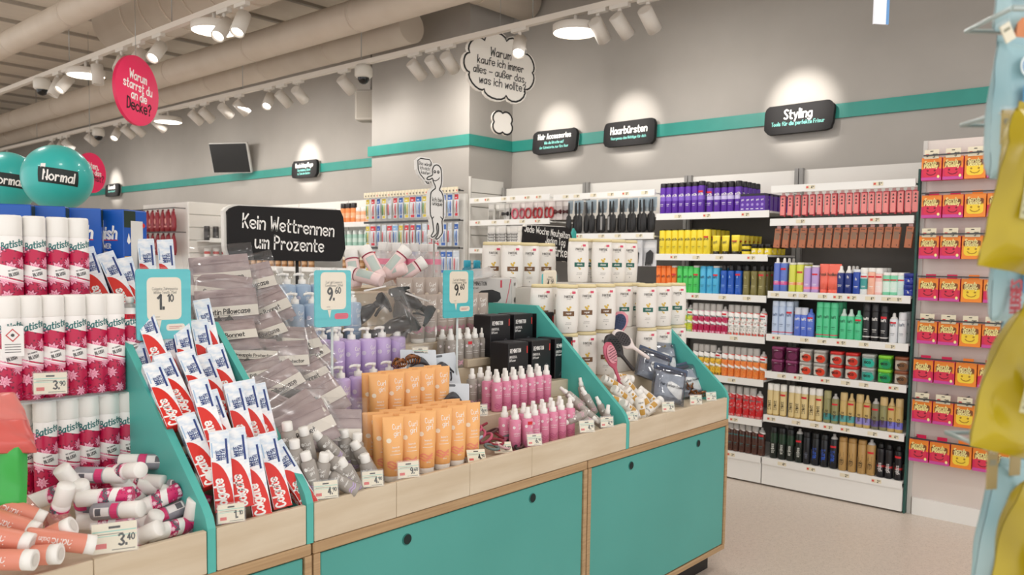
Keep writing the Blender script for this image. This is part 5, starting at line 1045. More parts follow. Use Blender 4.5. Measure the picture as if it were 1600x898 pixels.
# ============================================================ wall shelving (fronts face -X)
SX = 5.0                                     # plane of the shelf fronts
STEEL = M('#ecebe8', .4); BACKP = M('#57534f', .6); SLAT = MN('slat_panel_paint', '#dedbd5', '#e3e0da', (3, 3, 3), 2, .5); PEGM = M('#4a4a4b', .35, .6)
TAGC = [M('#e6dcc2', .6), M('#d6544f', .5), M('#3d3a36', .6)]
def lip_labels(par, y0, y1, zc, n, seed, dx=0):
    g = random.Random(seed); L = y1-y0
    for i in range(n):
        yc = y1-L*(i+.5)/n+g.uniform(-.03, .03); m = MB()
        sf = lambda x, z, yc=yc: (-.0016+dx, yc-y_off[0]-x, z); sf2 = lambda x, z, yc=yc: (-.0022+dx, yc-y_off[0]-x, z)
        m.quad(-.028, zc-.011, .028, zc+.011, sf, 0)
        if g.random() < .45: m.quad(-.026, zc-.006, -.012, zc+.006, sf2, 1)
        m.text(g.choice(('3', '4', '5', '2')), .008, zc-.008, .015, sf2, 2, .2); m.text('90', .018, zc, .007, sf2, 2, .18); m.build('price_label', TAGC, par)
y_off = [0]
def bay(y0, y1, shelves, label, zb=.15, back=BACKP, top=2.09, bars=()):
    "wall unit: foot, back panel, uprights and shelves with price strips"
    r = empty('shelf_unit', (SX, y0, 0)); y_off[0] = y0; w = y1-y0
    MB().box((.48, .002, .02), (.5, w-.002, 1.80)).build('back_panel', back, r)
    MB().box((.47, .002, 1.80), (.5, w-.002, top)).build('upper_panel', SLAT, r)
    for yy in (.0, w-.03): MB().box((.44, yy+.002, 0), (.475, yy+.028, top+.01)).build('upright', M('#8e8c89', .45), r)
    MB().box((.006, .003, .012), (.47, w-.003, zb)).build('foot_panel', STEEL, r)
    for i, (z, n) in enumerate(shelves):
        s = MB().box((.0, .004, z-.012), (.47, w-.004, z)).box((-.001, .004, z-.042), (.006, w-.004, z+.003)); o = s.build('shelf', STEEL, r)
        lip_labels(o, y0+.03, y1-.03, z-.02, n, int(z*1000))
    for i, (z, n, a, b_) in enumerate(bars):
        o = MB().box((-.006, a-y0, z-.045), (.006, b_-y0, z)).box((.006, a-y0+.01, z-.03), (.45, a-y0+.02, z-.02)).box((.006, b_-y0-.02, z-.03), (.45, b_-y0-.01, z-.02)).build('hanging_bar', STEEL, r)
        lip_labels(o, a+.02, b_-.02, z-.02, n, int(z*900), -.006)
    return tag(r, label, 'shelf unit', 'wall shelving units')
YR, YS, YL = 1.345, 2.21, 3.055
ZR = dict(b1=1.946, b2=1.737, a=1.273, b=.996, c=.754, d=.468, e=.187)
ZL = dict(a=1.79, b=1.507, c=1.24, d=.972, e=.69, f=.427, g=.188)
bay(YR, YS, [(ZR['a'], 9), (ZR['b'], 6), (ZR['c'], 6), (ZR['d'], 7), (ZR['e'], 4)], 'white wall shelf unit at right, between styling products and sponge panel', bars=[(ZR['b1'], 2, YR+.005, YS-.005), (ZR['b2'], 2, YR+.005, YS-.005)])
bay(YS+.002, YL, [(ZL['a'], 3), (ZL['b'], 4), (ZL['c'], 4), (ZL['d'], 2), (ZL['e'], 2), (ZL['f'], 2), (ZL['g'], 2)], 'white wall shelf unit with purple cans on top, left of the right unit')
bay(YL+.002, 4.0, [(.6, 3), (.2, 3), (1.26, 3)], 'white wall unit with black hair brushes on hooks', bars=[(1.966, 6, YL+.01, 3.98), (1.66, 5, YL+.01, 3.98)])
bay(4.002, 4.93, [(.6, 3), (.2, 3)], 'white wall unit with hair accessories beside the pilaster', bars=[(1.975, 6, 4.02, 4.9), (1.785, 5, 4.02, 4.9), (1.55, 5, 4.02, 4.9)])
# teal end strip of the right unit
o = MB().box((.02, -.012, .0), (.47, -.001, 2.0)).build('partition_board', M('#27564f', .5)); o.location = (SX, YR, 0); tag(o, 'dark teal board beside the sponge wall', 'panel')

MG = {}
def mg(c, rough=.35): return M(c, rough)
def aero(col, cap, h=.2, r_=.026, bands=(), txt='', tcol='#f4f2ef', caph=.22, red=0, open_=0, name='hair_can', vert=0, kind='can'):
    "one shelf can, bottle or mousse: printed body with its cap as a part"
    hb = h*(1-caph); m = MB(); mats = [mg(col), mg(tcol), RED]+[mg(b[2]) for b in bands]
    zs = sorted(set([.0, .004, hb-.006, hb]+[h*b[0] for b in bands]+[h*b[1] for b in bands])); prof = []; pm = []
    waist = (lambda z: 1-.12*sin(pi*z/hb)**2 if kind == 'waist' else 1)
    if kind == 'waist': zs = sorted(set(zs+[hb*q/6 for q in range(1, 6)]))
    for i, z in enumerate(zs):
        prof.append(((r_*.9 if z == 0 else r_*.88 if z == hb else r_)*waist(z), z))
        if i < len(zs)-1:
            zm = (z+zs[i+1])/2; k = 0
            for q, b in enumerate(bands):
                if h*b[0] <= zm <= h*b[1]: k = 3+q
            pm.append(k)
    m.lathe(prof, 14, pm); sf = cyl(r_+.0006)
    if txt:
        if vert: m.text(txt, .008, h*.18, .021, sf, 1, .14, 'l', 0, R(90))
        else: m.text(txt, 0, h*.56, min(.016, .075/max(3, len(txt))), sf, 1, .17)
    m.quad(-.012, h*.3, .012, h*.315, sf, 1, 3); m.quad(-.01, h*.25, .01, h*.258, sf, 1, 3)
    if red: m.quad(-.019, h*.64, .019, h*.7, cyl(r_+.001), 2, 4)
    o = m.build(name, mats); c = MB()
    if open_: c.lathe([(r_*.86, hb), (r_*.7, hb+.01), (r_*.35, hb+.016), (r_*.35, hb+.03), (.0, hb+.031)], 12, 0, caps=(0, 0)); cap = '#b9b6b4'
    elif kind == 'mousse': c.lathe([(r_*.8, hb), (r_*.8, hb+.006), (r_*.42, h*.87), (r_*.34, h*.985), (.0, h)], 12, 0, caps=(1, 0))
    elif kind == 'waist': c.lathe([(r_*.62, hb), (r_*.66, hb+.004), (r_*.62, h*.95), (r_*.4, h), (.0, h)], 12, 0, caps=(1, 0))
    else: c.lathe([(r_*.97, hb-.002), (r_*.98, hb), (r_*.94, h*.985), (r_*.8, h), (.0, h)], 14, 0, caps=(1, 0))
    c.build('cap', mg(cap, .4), o); return o
def short_tube(col, cap, h=.15, w=.028, red=0, txt='got'):
    n_ = 14; m = MB().rings([[(a*cos(2*pi*j/n_), b_*sin(2*pi*j/n_), z) for j in range(n_)] for a, b_, z in ((w*.8, w*.7, .022), (w*.95, w*.55, .07), (w*1.05, w*.2, h*.93), (w*1.06, .002, h))])
    sf = lambda x, z: (x, -w*.62+.11*max(0, z-.06)*w/.028*.5-.002, z); m.text(txt, 0, h*.6, .018, sf, 1, .14)
    if red: m.quad(-.018, h*.66, .018, h*.72, sf, 2)
    o = m.build('hair_cream_tube', [mg(col), mg('#4c4636'), RED]); MB().lathe([(w*.8, 0), (w*.83, .002), (w*.82, .022)], n_, 0, None, 1, .85).build('cap', mg(cap), o); return o
def jar(col, lid, h=.05, r_=.032, lidh=.4, txt='', n_=18, sq=0, lab=None):
    m = MB(); hb = h*(1-lidh)
    f = (lambda a: 1/max(abs(cos(a)), abs(sin(a)))**.55) if sq else (lambda a: 1)
    ring = lambda rr, z: [(rr*f(2*pi*j/n_)*cos(2*pi*j/n_), rr*f(2*pi*j/n_)*sin(2*pi*j/n_), z) for j in range(n_)]
    m.rings([ring(r_*.9, 0), ring(r_*.96, .003), ring(r_, hb)])
    if lab: m.poly(rrect(-r_*.75, h*.1, r_*.8, hb*.9, .006), flat(-r_*1.04), 1); m.poly(disc(r_*.3, hb*.45, hb*.38, 12, 1.2), flat(-r_*1.05), 3)
    if txt: m.text(txt, 0, hb*.42, hb*.34, flat(-r_*1.06), 2, .18)
    o = m.build('hair_gel_jar', [mg(col, .25), mg(lab[0] if lab else col), mg('#f1efe9' if not lab else '#20201c'), mg(lab[1] if lab else col)])
    MB().rings([ring(r_*1.02, hb), ring(r_*1.03, h*.97), ring(r_*.97, h)]).build('lid', mg(lid, .35), o); return o
def carton_small(col, top, w=.05, d=.05, h=.12, txt='got'):
    m = MB().bbox((-w/2, -d/2, 0), (w/2, d/2, h*.86), .001, 0).box((-w/2+.0005, -d/2+.0005, h*.86), (w/2-.0005, d/2-.0005, h), 1); f = flat(-d/2-.0006)
    m.text(txt, 0, h*.62, w*.3, f, 2, .16); m.poly(disc(0, h*.38, w*.24, 12), f, 3); m.quad(-w*.3, h*.12, w*.2, h*.16, f, 2); o = m.build('hair_product_box', [mg(col), mg(top), mg('#efeaf2'), mg('#a48cd0')]); MB().quad(-w*.4, h*.88, w*.4, h*.98, flat(-d/2-.0003)).build('top_strip', mg('#1c1622'), o); return o
RZ = R(-90)
def srow_(specs, zkey, z, py, where, X0=SX+.045):
    "specs: (pixel x list, prototype, name, rows deep). Items stand on the shelf behind the pixel column"
    for pxs, pr, nm, deep in specs:
        for i, px in enumerate(pxs):
            y = at(px, py, X=X0).y
            for k in range(deep if i == len(pxs)-1 else 1):
                t = '%s, %s %s' % (nm, nth(i, len(pxs)), where) if k == 0 else '%s, %s behind the %s one %s' % (nm, ORD[k-1], 'rightmost' if len(pxs) > 1 else 'front', where)
                if len(pxs) == 1 and k == 0: t = '%s %s' % (nm, where)
                pr.put(t, (X0+k*.066, y-(.0 if k == 0 else .004), z+.0006), RZ+R(rnd.uniform(-4, 4)), group=nm+' '+where)
def PR(o, cat='can'): return Proto(o, cat)
q = lambda off, sc, *xs: [off+x/sc for x in xs]
# ---- left unit
z4 = lambda *xs: q(1010, 4.082, *xs)
srow_([(z4(110, 148, 187, 228, 270, 312), PR(aero('#5b2aa0', '#17121c', .215, .0255, [(.42, .56, '#7f5cc4')], 'got2b', caph=.13)), 'purple hairspray can', 1), (z4(352), PR(aero('#5b2aa0', '#17121c', .218, .0255, [(.42, .56, '#7f5cc4')], 'got2b', caph=.13, red=1)), 'purple hairspray can with red sticker', 3),
    (z4(408), PR(aero('#5b2aa0', '#17121c', .205, .0245, [(.42, .54, '#c8bfe6')], 'got2b', caph=.18, red=1), 'bottle'), 'purple bottle with red sticker', 1), (z4(455, 500, 540, 587), PR(aero('#5b2aa0', '#17121c', .205, .0245, [(.42, .54, '#c8bfe6')], 'got2b', caph=.18), 'bottle'), 'purple bottle with black cap', 5),
    (z4(625, 655, 685, 718, 750), PR(carton_small('#5b2aa0', '#2a1448', .036, .05, .115), 'box'), 'small purple box', 6)], 'a', ZL['a'], 320, 'on top shelf, left unit')
srow_([(z4(105, 145, 185, 225, 267, 307, 347), PR(aero('#efd83a', '#1d1a14', .175, .026, [], 'got2b', '#4c4636', .03)), 'yellow hair can', 1), (z4(387), PR(aero('#efd83a', '#1d1a14', .178, .026, [], 'got2b', '#4c4636', .03, 1)), 'yellow hair can with red sticker', 5),
    (z4(445, 505), PR(short_tube('#efd83a', '#1d1a14', .128, .027), 'tube'), 'yellow tube on a black cap', 1), (z4(568), PR(short_tube('#efd83a', '#1d1a14', .13, .029, 1), 'tube'), 'yellow tube with red sticker', 6)], 'b', ZL['b'], 388, 'on second shelf, left unit')
YJ = Proto(jar('#e2cb34', '#1b1814', .034, .032, .35), 'jar'); yj = at(1010+640/4.082, 392, X=SX+.05).y
for k, t in ((0, 'lower'), (1, 'upper')): YJ.put('flat yellow jar with black lid, %s of a stacked pair on the second shelf' % t, (SX+.05, yj, ZL['b']+.0006+.0346*k), RZ, 'stacked yellow jars')
srow_([(z4(693, 733, 778), PR(jar('#e2cb34', '#1b1814', .07, .024, .4, 'got'), 'jar'), 'small yellow jar with black lid', 4)], 'b', ZL['b'], 392, 'on second shelf, left unit')
srow_([(z4(80, 112, 145), PR(aero('#ee7a2a', '#e36a1e', .185, .0225, [], 'taft', '#7a2c10', .06)), 'orange hair can', 1), (z4(178), PR(aero('#ee7a2a', '#c9c4bf', .187, .0225, [], 'taft', '#7a2c10', .06, 1)), 'orange hair can with red sticker', 3),
    (z4(215, 253, 285), PR(aero('#4fcb63', '#48c35c', .185, .0235, [], 'taft', '#14502a', .06)), 'green hair can', 1), (z4(318), PR(aero('#4fcb63', '#c9c4bf', .19, .0235, [], 'taft', '#14502a', .06, 1)), 'green hair can with red sticker', 3),
    (z4(363, 405), PR(aero('#4fb4de', '#46abd6', .187, .0245, [], 'taft', '#0f3d66', .06)), 'sky blue can', 1), (z4(445), PR(aero('#4fb4de', '#c9c4bf', .19, .0245, [], 'taft', '#0f3d66', .06, 1)), 'sky blue can with red sticker', 3),
    (z4(495, 540), PR(aero('#1f57b8', '#191718', .2, .026, [], 'A', '#9cc6f0', .2, kind='waist'), 'bottle'), 'royal blue bottle with black cap', 1), (z4(588), PR(aero('#1f57b8', '#191718', .2, .026, [], 'A', '#9cc6f0', .2, 1, kind='waist'), 'bottle'), 'royal blue bottle with red sticker', 3),
    (z4(638, 687), PR(aero('#7d7440', '#191718', .2, .025, [], 'L', '#d7cf9a', .2, kind='waist'), 'bottle'), 'olive bottle with black cap', 1), (z4(735), PR(aero('#7d7440', '#191718', .2, .025, [], 'L', '#d7cf9a', .2, 1, kind='waist'), 'bottle'), 'olive bottle with red sticker', 4)], 'c', ZL['c'], 458, 'on third shelf, left unit')
def FL(name, base, dark, p1, p2, white=1): return floral(name, base, dark, p1, p2, [(0, 'f'), (.062, 'w'), (.078, 'f'), (.118, 'w'), (.15, 'p')] if white else [(0, 'f'), (.15, 'w')], .35, 46)
def dry(mat, open_=0):
    o = aero('#f1efed', '#b5b1ad', .2, .0235, [], 'Batiste', '#2a7f80', .23, open_, open_, 'dry_shampoo_can'); o.data.materials[0] = mat; return o
z5 = lambda *xs: q(1020, 3.205, *xs)
fls = {'lemon': FL('print_lemon', '#d9dd3c', '#2e8f5f', '#f3f0c0', '#3ea27a'), 'crimson': FL('print_crimson', '#c01d54', '#7a1038', '#e77fa4', '#f3c3d3'), 'scarlet': FL('print_scarlet', '#efeae6', '#1f7f73', '#d23a35', '#e86b5c'), 'amber': FL('print_amber', '#f0c03a', '#231f1c', '#e3a22c', '#2a2420'), 'coral': FL('print_coral', '#ef8a3c', '#d5433f', '#f6cf5a', '#ec5f50'), 'red': FL('print_red', '#d3262b', '#a81a22', '#e2e0de', '#e0484a', 0), 'brown': FL('print_brown', '#4c2a20', '#351a13', '#5f3a2e', '#6b4535', 0)}
D = {k: (PR(dry(m_)), PR(dry(m_, 1))) for k, m_ in fls.items()}
def drow(px_, key, nm, z, py, where, tester=1): 
    srow_([(px_[:-1] if tester else px_, D[key][0], nm, 1)]+([(px_[-1:], D[key][1], nm.replace('can', 'can without cap'), 1)] if tester else []), '', z, py, where)
w4, w5, w6, w7 = ('on %s shelf, left unit' % s for s in ('fourth', 'fifth', 'sixth', 'lowest'))
drow(z5(105, 130, 158, 187), 'lemon', 'lemon print dry shampoo can', ZL['d'], 520, w4); drow(z5(213, 243, 272, 302, 332, 360), 'crimson', 'crimson print dry shampoo can', ZL['d'], 522, w4); drow(z5(393, 423, 455, 485, 517, 552), 'scarlet', 'green print dry shampoo can', ZL['d'], 524, w4)
drow(z5(215, 243, 270, 300, 328), 'amber', 'yellow print dry shampoo can', ZL['e'], 588, w5); drow(z5(360, 392, 425, 455, 487, 517, 552), 'coral', 'orange print dry shampoo can', ZL['e'], 590, w5)
drow(z5(365, 397, 432, 468, 500, 533), 'red', 'red print dry shampoo can', ZL['f'], 650, w6); z3 = lambda *xs: q(1120, 3.903, *xs)
drow(z3(52, 85, 118, 155, 193, 233, 272), 'brown', 'brown print dry shampoo can', ZL['g'], 706, w7)
# ---- right unit
z8 = lambda *xs: q(1190, 4.081, *xs)
wR = ['on %s, right unit' % s for s in ('top shelf', 'second shelf', 'third shelf', 'fourth shelf', 'lowest shelf')]
M2 = lambda col, cap, h, **k: PR(aero(col, cap, h, .0235, **k), 'bottle')
srow_([(z8(97), M2('#5f78c8', '#eceae6', .215, caph=.16, bands=[(.2, .3, '#d6559a')], kind='mousse'), 'blue mousse bottle', 1), (z8(140), M2('#5f78c8', '#eceae6', .215, caph=.16, bands=[(.2, .3, '#d6559a')], kind='mousse', red=1), 'blue mousse bottle with red sticker', 3),
    (z8(195), M2('#d3d653', '#d9d6c8', .185, caph=.06, bands=[(.24, .33, '#ef9a6a')]), 'lime yellow can', 1), (z8(243), M2('#d3d653', '#d9d6c8', .187, caph=.06, bands=[(.24, .33, '#ef9a6a')], red=1), 'lime yellow can with red sticker', 3),
    (z8(290), M2('#b99fd6', '#d9d6d8', .165, caph=.06, bands=[(.12, .22, '#f08aa8')]), 'pale lilac can', 1), (z8(340), M2('#b99fd6', '#d9d6d8', .17, caph=.06, bands=[(.12, .22, '#f08aa8')], red=1), 'pale lilac can with red sticker', 3),
    (z8(395, 445), PR(short_tube('#ef6f5c', '#e8624f', .18, .0275, txt='hask'), 'tube'), 'coral red tube', 1), (z8(475), PR(short_tube('#ef6f5c', '#e8624f', .18, .0275, txt='hask'), 'tube'), 'coral red tube', 1),
    (z8(503, 552), M2('#1d2f78', '#eceae6', .17, caph=.26, txt='h', kind='mousse'), 'navy bottle with white cap', 3), (z8(605), M2('#2a4aa8', '#d9dde6', .15, caph=.1, txt='h'), 'blue bottle with pale cap', 1), (z8(652), M2('#dfe6e6', '#eceae6', .16, caph=.2, bands=[(.2, .6, '#3f9a98')], red=1), 'white bottle with teal label', 3),
    (z8(700), M2('#f0b59c', '#eceae6', .16, caph=.14, red=1), 'peach bottle with red sticker', 3), (z8(747), M2('#f3c3bd', '#eceae6', .16, caph=.2, bands=[(.1, .5, '#f6dcd8')], red=1), 'pale pink bottle with red sticker', 3), (z8(797, 843), M2('#7fd2ac', '#eceae6', .135, caph=.12, bands=[(.15, .6, '#d8efe4')], red=1), 'mint green bottle', 1), (z8(890), M2('#cfe6e2', '#eceae6', .135, caph=.12, red=1), 'pale mint bottle', 2)], 'a', ZR['a'], 460, wR[0])
BJ = Proto(jar('#22349a', '#1f2f8c', .066, .036, .4, 'h'), 'jar'); yj = at(1190+945/4.081, 460, X=SX+.05).y
for k, t in ((0, 'lower'), (1, 'upper')): BJ.put('blue jar, %s of the stacked pair at the right end of the top shelf' % t, (SX+.05, yj, ZR['a']+.0006+.0666*k), RZ, 'stacked blue jars')
z9 = lambda *xs: q(1180, 4.726, *xs)
srow_([(z9(148, 197), M2('#b9c9e2', '#c9d6ea', .215, caph=.14, txt='taft', tcol='#3a4a78', bands=[(.06, .09, '#c8445a')]), 'pale blue spray can', 1), (z9(250), M2('#b9c9e2', '#c9d6ea', .215, caph=.14, txt='taft', tcol='#3a4a78', bands=[(.06, .09, '#c8445a')], red=1), 'pale blue can with red sticker', 2),
    (z9(313, 360), M2('#5873cf', '#cfd3e0', .18, caph=.24, txt='taft'), 'blue mousse can with clear cap', 1), (z9(407), M2('#5873cf', '#5873cf', .175, caph=.2, txt='taft', red=1, kind='mousse'), 'blue mousse can with red sticker', 1),
    (z9(475, 525), M2('#4fc48e', '#5bcf9a', .22, caph=.14, txt='taft', tcol='#145a3c', bands=[(.07, .1, '#c8445a')]), 'tall mint green hairspray can', 1), (z9(580), M2('#4fc48e', '#5bcf9a', .22, caph=.14, txt='taft', tcol='#145a3c', bands=[(.07, .1, '#c8445a')]), 'tall mint green hairspray can', 3),
    (z9(650, 703), M2('#52c792', '#cfe0d8', .185, caph=.24, txt='taft', tcol='#145a3c', kind='mousse'), 'mint mousse can', 1), (z9(760), M2('#52c792', '#7fdcb2', .18, caph=.22, txt='taft', tcol='#145a3c', kind='mousse', red=1), 'mint mousse can with red sticker', 1),
    (z9(820, 883), M2('#17161a', '#232227', .225, caph=.2, txt='taft', bands=[(.1, .13, '#d7d5d2')]), 'black hairspray can', 1), (z9(950), M2('#17161a', '#232227', .215, caph=.18, txt='taft', bands=[(.1, .13, '#d7d5d2')], red=1), 'black hairspray can with red sticker', 1),
    (z9(1020), M2('#e3e6ea', '#eceae6', .175, caph=.2, txt='taft', tcol='#5a6478', red=1, kind='mousse'), 'white mousse can with red sticker', 1), (z9(1085), M2('#e3e6ea', '#dfe2e6', .18, caph=.24, txt='taft', tcol='#5a6478'), 'white mousse can with clear cap', 3)], 'b', ZR['b'], 530, wR[1])
JW = {'purple': ('#5e1a3f', '#8b3a68', ('#4d1232', '#6e2a50'), ''), 'clear red': ('#a09a93', '#b7b3ae', ('#c8bfb4', '#d8442c'), 'eco'), 'red lid': ('#a09a93', '#cf2f2a', ('#c8bfb4', '#cf3a2c'), 'eco'), 'teal': ('#8ea39e', '#b4b6b2', ('#3f8f84', '#2fae9a'), 'eco'), 'green': ('#3f9a3f', '#8ad83c', ('#3aa84c', '#1f8f5c'), 'eco'), 'brown': ('#8b7c70', '#8a4f32', ('#b3a99c', '#7a5436'), 'eco')}
JP = {k: Proto(jar(v[0], v[1], .081, .0385, .22, v[3], 24, 1, v[2]), 'jar') for k, v in JW.items()}
for cpx, key, pos in ((170, 'purple', 'first'), (275, 'purple', 'second'), (378, 'clear red', 'third'), (482, 'clear red', 'fourth'), (603, 'red lid', 'fifth'), (718, 'red lid', 'sixth'), (840, 'teal', 'seventh'), (962, 'green', 'eighth'), (1085, 'brown', 'last')):
    y = at(1180+cpx/4.726, 590, X=SX+.05).y
    for k, t in ((0, 'lower'), (1, 'upper')): JP[key].put('%s hair gel jar, %s one in the %s stack of the third shelf' % (key if key not in ('clear red', 'red lid') else {'clear red': 'grey lidded', 'red lid': 'red lidded'}[key], t, pos), (SX+.05, y, ZR['c']+.0006+.0816*k), RZ, 'hair gel jars on the third shelf')
GOLD = '#c9a96a'
ELN = PR(aero('#d9c48e', '#efece6', .205, .0215, [(.0, .04, '#b89a58')], 'Elnett', '#3c2c18', .2, vert=1)); ELR = PR(aero('#d9c48e', '#efece6', .205, .0215, [(.0, .04, '#b89a58')], 'Elnett', '#3c2c18', .2, red=1, vert=1))
GC = lambda col, lab, **k: PR(aero(col, k.pop('cap', '#cdb27c'), k.pop('h', .2), .0225, [(.1, .3, lab)], 'wella', '#4a3a22', k.pop('caph', .24), vert=1, **k))
srow_([(z3(325, 360), ELN, 'gold hairspray can with white cap, first group,', 1), (z3(403), ELR, 'gold hairspray can with red sticker, first group,', 1), (z3(455, 493), ELN, 'gold hairspray can with white cap, second group,', 1), (z3(533), ELR, 'gold hairspray can with red sticker, second group,', 1), (z3(580), ELN, 'gold hairspray can with white cap, third group,', 1), (z3(622), ELR, 'gold hairspray can with red sticker, third group,', 1),
    (z3(672), GC('#8d8a5c', '#3d8a8a', cap='#a39e70'), 'olive hairspray can with teal label', 1), (z3(720), GC('#8d8a5c', '#3d8a8a', h=.18, open_=1, red=1, caph=.14), 'open olive can with teal label', 1), (z3(772), GC('#c4a868', '#57a3a3'), 'gold can with teal label', 1), (z3(818), GC('#c4a868', '#57a3a3', red=1, kind='mousse'), 'gold mousse can with teal label', 1),
    (z3(870), GC('#c4a868', '#8f88c8'), 'gold can with lilac label', 1), (z3(915), GC('#c4a868', '#8f88c8', red=1, kind='mousse'), 'gold mousse can with lilac label', 1), (z3(967), GC('#77745a', '#5a4a86', h=.18, open_=1, red=1, caph=.14), 'open olive can with purple label', 1), (z3(1017), GC('#8d8a5c', '#5a4a86'), 'olive can with purple label', 1), (z3(1065), GC('#c4a868', '#7a78d0', red=1, kind='mousse'), 'gold mousse can with blue label', 1), (z3(1112), GC('#c4a868', '#7a78d0'), 'gold can with blue label', 1)], 'd', ZR['d'], 655, wR[3])
KER = lambda **k: PR(aero('#b8935a', k.pop('cap', '#a8824a'), .205, .0255, [], 'KERATIN', '#241a10', k.pop('caph', .12), vert=1, **k))
DKC = lambda col, t, tc, **k: PR(aero(col, k.pop('cap', '#121214'), .205, .0245, k.pop('bands', []), t, tc, k.pop('caph', .16), vert=1, **k))
srow_([(z3(345, 397, 447), DKC('#182019', 'syoss', '#d8dcd6', bands=[(.5, .8, '#1f3a28')]), 'black can with dark green swirl', 1), (z3(500), DKC('#182019', 'syoss', '#d8dcd6', open_=1, red=1, caph=.1), 'open black can with red sticker', 1), (z3(547), DKC('#15171d', 'men', '#5a6070'), 'plain dark can', 1), (z3(602, 655), DKC('#15171d', 'VOLUME', '#2f62d8'), 'black can with blue lettering', 1), (z3(712), DKC('#15171d', 'VOLUME', '#2f62d8', open_=1, red=1, caph=.1), 'open black can with blue lettering', 1),
    (z3(768, 825, 885), KER(), 'gold brown can with vertical lettering', 1), (z3(940), KER(open_=1, red=1, caph=.1), 'open gold brown can with red sticker', 1), (z3(1000, 1050), DKC('#17151a', 'gloss', '#d8d4d4', bands=[(.3, .36, '#b02a2a')], kind='waist'), 'black bottle with red ring', 1), (z3(1110), DKC('#17151a', 'gloss', '#d8d4d4', bands=[(.3, .36, '#b02a2a')], kind='waist', red=1), 'black bottle with red sticker', 1)], 'e', ZR['e'], 725, wR[4])
# hanging packs under the two bars of the right unit
def hang_pack(w, d, h, col, side, kind):
    m = MB().bbox((-w/2, -d/2, -h), (w/2, d/2, -.012), .002, 0); f = flat(-d/2-.0006)
    if kind == 'roller':
        m.quad(-w*.42, -h+.004, w*.42, -.02, f, 1)
        for k in range(3): m.poly([(-.007, -.04-.02*k), (.007, -.04-.02*k), (0, -.026-.02*k)], flat(-d/2-.0012), 2)
        m.box((w/2-.008, -d/2, -h-.006), (w/2, d/2, -h), 0)
    else:
        m.quad(-w*.36, -h*.62, w*.36, -h*.3, f, 1); m.quad(-w*.3, -h*.2, w*.3, -h*.17, f, 2); m.poly(disc(.2*w, -h*.88, w*.08, 8), f, 2); m.poly([(w/2-.012, -h*.36), (w/2, -h*.33), (w/2, -h*.4)], f, 2)
    o = m.build('hair_tool_pack', [mg(col), mg(side), mg('#2a2022')]); MB().prism(rrect(-w*.3, -.014, w*.3, .004, .002), -.0012, .0012).build('hang_tab', mg('#d8a7a4'), o)
    return o
HP = Proto(hang_pack(.034, .02, .14, '#c2404a', '#e88a86', 'roller'), 'hair tool'); HQ = Proto(hang_pack(.04, .022, .135, '#b06a48', '#8a6a54', 'clip'), 'hair tool')
for i in range(19):
    px_ = 1224+(1431-1224)*i/18; y = at(px_, 315, X=SX+.03).y; HP.put('red pink hair roller pack, %s on the upper bar of the right unit' % nth(i, 19), (SX+.03, y, ZR['b1']-.05), RZ+R(rnd.uniform(-12, 12)), 'red roller packs on the upper bar')
for i in range(16):
    px_ = (1217+(1407-1217)*i/14.3) if i < 15 else 1423; y = at(px_, 365, X=SX+.03).y; o = HQ.put('copper hair clip pack, %s on the lower bar of the right unit' % nth(i, 16), (SX+.03, y, ZR['b2']-.05), RZ, 'copper clip packs on the lower bar'); o.rotation_euler = (0, R(5), RZ)
# ---- hair accessories and brushes
def hang_card(w, h, cols, kind):
    m = MB().prism(rrect(-w/2, -h, w/2, 0, .004), -.001, .001, 0); f = flat(-.0016); n = MB()
    m.quad(-w*.4, -h*.3, w*.4, -h*.08, f, 1)
    if kind == 'band': n.tube([(w*.32*cos(a), -.012, -h*.62+h*.26*sin(a)) for a in [2*pi*i/14 for i in range(14)]], .008, 7, 0, None, True)
    elif kind == 'grips':
        for k in range(4): n.tube([(-w*.3+w*.2*k, -.006, -h*.4), (-w*.3+w*.2*k, -.006, -h*.9)], .004, 6); 
    elif kind == 'wave':
        for k in range(3): n.line([(-w*.4+w*.1*i, -h*.45-h*.15*k+.008*(-1)**i) for i in range(9)], .009, flat(-.002))
    elif kind == 'bow': n.rings([[(a, -.01+b_*cos(2*pi*j/8), -h*.6+b_*1.6*sin(2*pi*j/8)) for j in range(8)] for a, b_ in ((-w*.42, .012), (-w*.2, .009), (0, .004), (w*.2, .009), (w*.42, .012))])
    else:
        n.prism([(-w*.2, -h*.9), (w*.25, -h*.9), (w*.3, -h*.5), (w*.1, -h*.38), (-w*.15, -h*.5)], -.01, -.002)
        for k in range(4): n.box((-w*.2+w*.11*k, -.012, -h*.98), (-w*.17+w*.11*k, -.004, -h*.85))
    o = m.build('hair_accessory_card', [mg(cols[0]), mg(cols[1])]); n.build('hair_accessory', mg(cols[2]), o); return o
za = lambda *xs: q(720, 4.49, *xs)
bar_z = 1.966-.05
HA = {'clear': hang_card(.07, .15, ('#d5d3ce', '#efece6', '#b9b5ae'), 'grips'), 'black': hang_card(.09, .15, ('#cfccc8', '#efece6', '#242223'), 'bow'), 'pink': hang_card(.085, .15, ('#d9cfcc', '#efe6e2', '#c2596a'), 'band'), 'red': hang_card(.08, .15, ('#d8cdca', '#efe6e2', '#a8252c'), 'band'), 'dark red': hang_card(.08, .15, ('#cfc4c2', '#e8e0dc', '#4a1418'), 'bow'), 'patterned': hang_card(.075, .16, ('#e2e0dc', '#efece6', '#1d1b1c'), 'wave'), 'curl tool': hang_card(.13, .19, ('#d9dade', '#e8e8ea', '#1d1b1c'), 'comb')}
HA = {k: Proto(v, 'hair accessory') for k, v in HA.items()}; cnt = {}
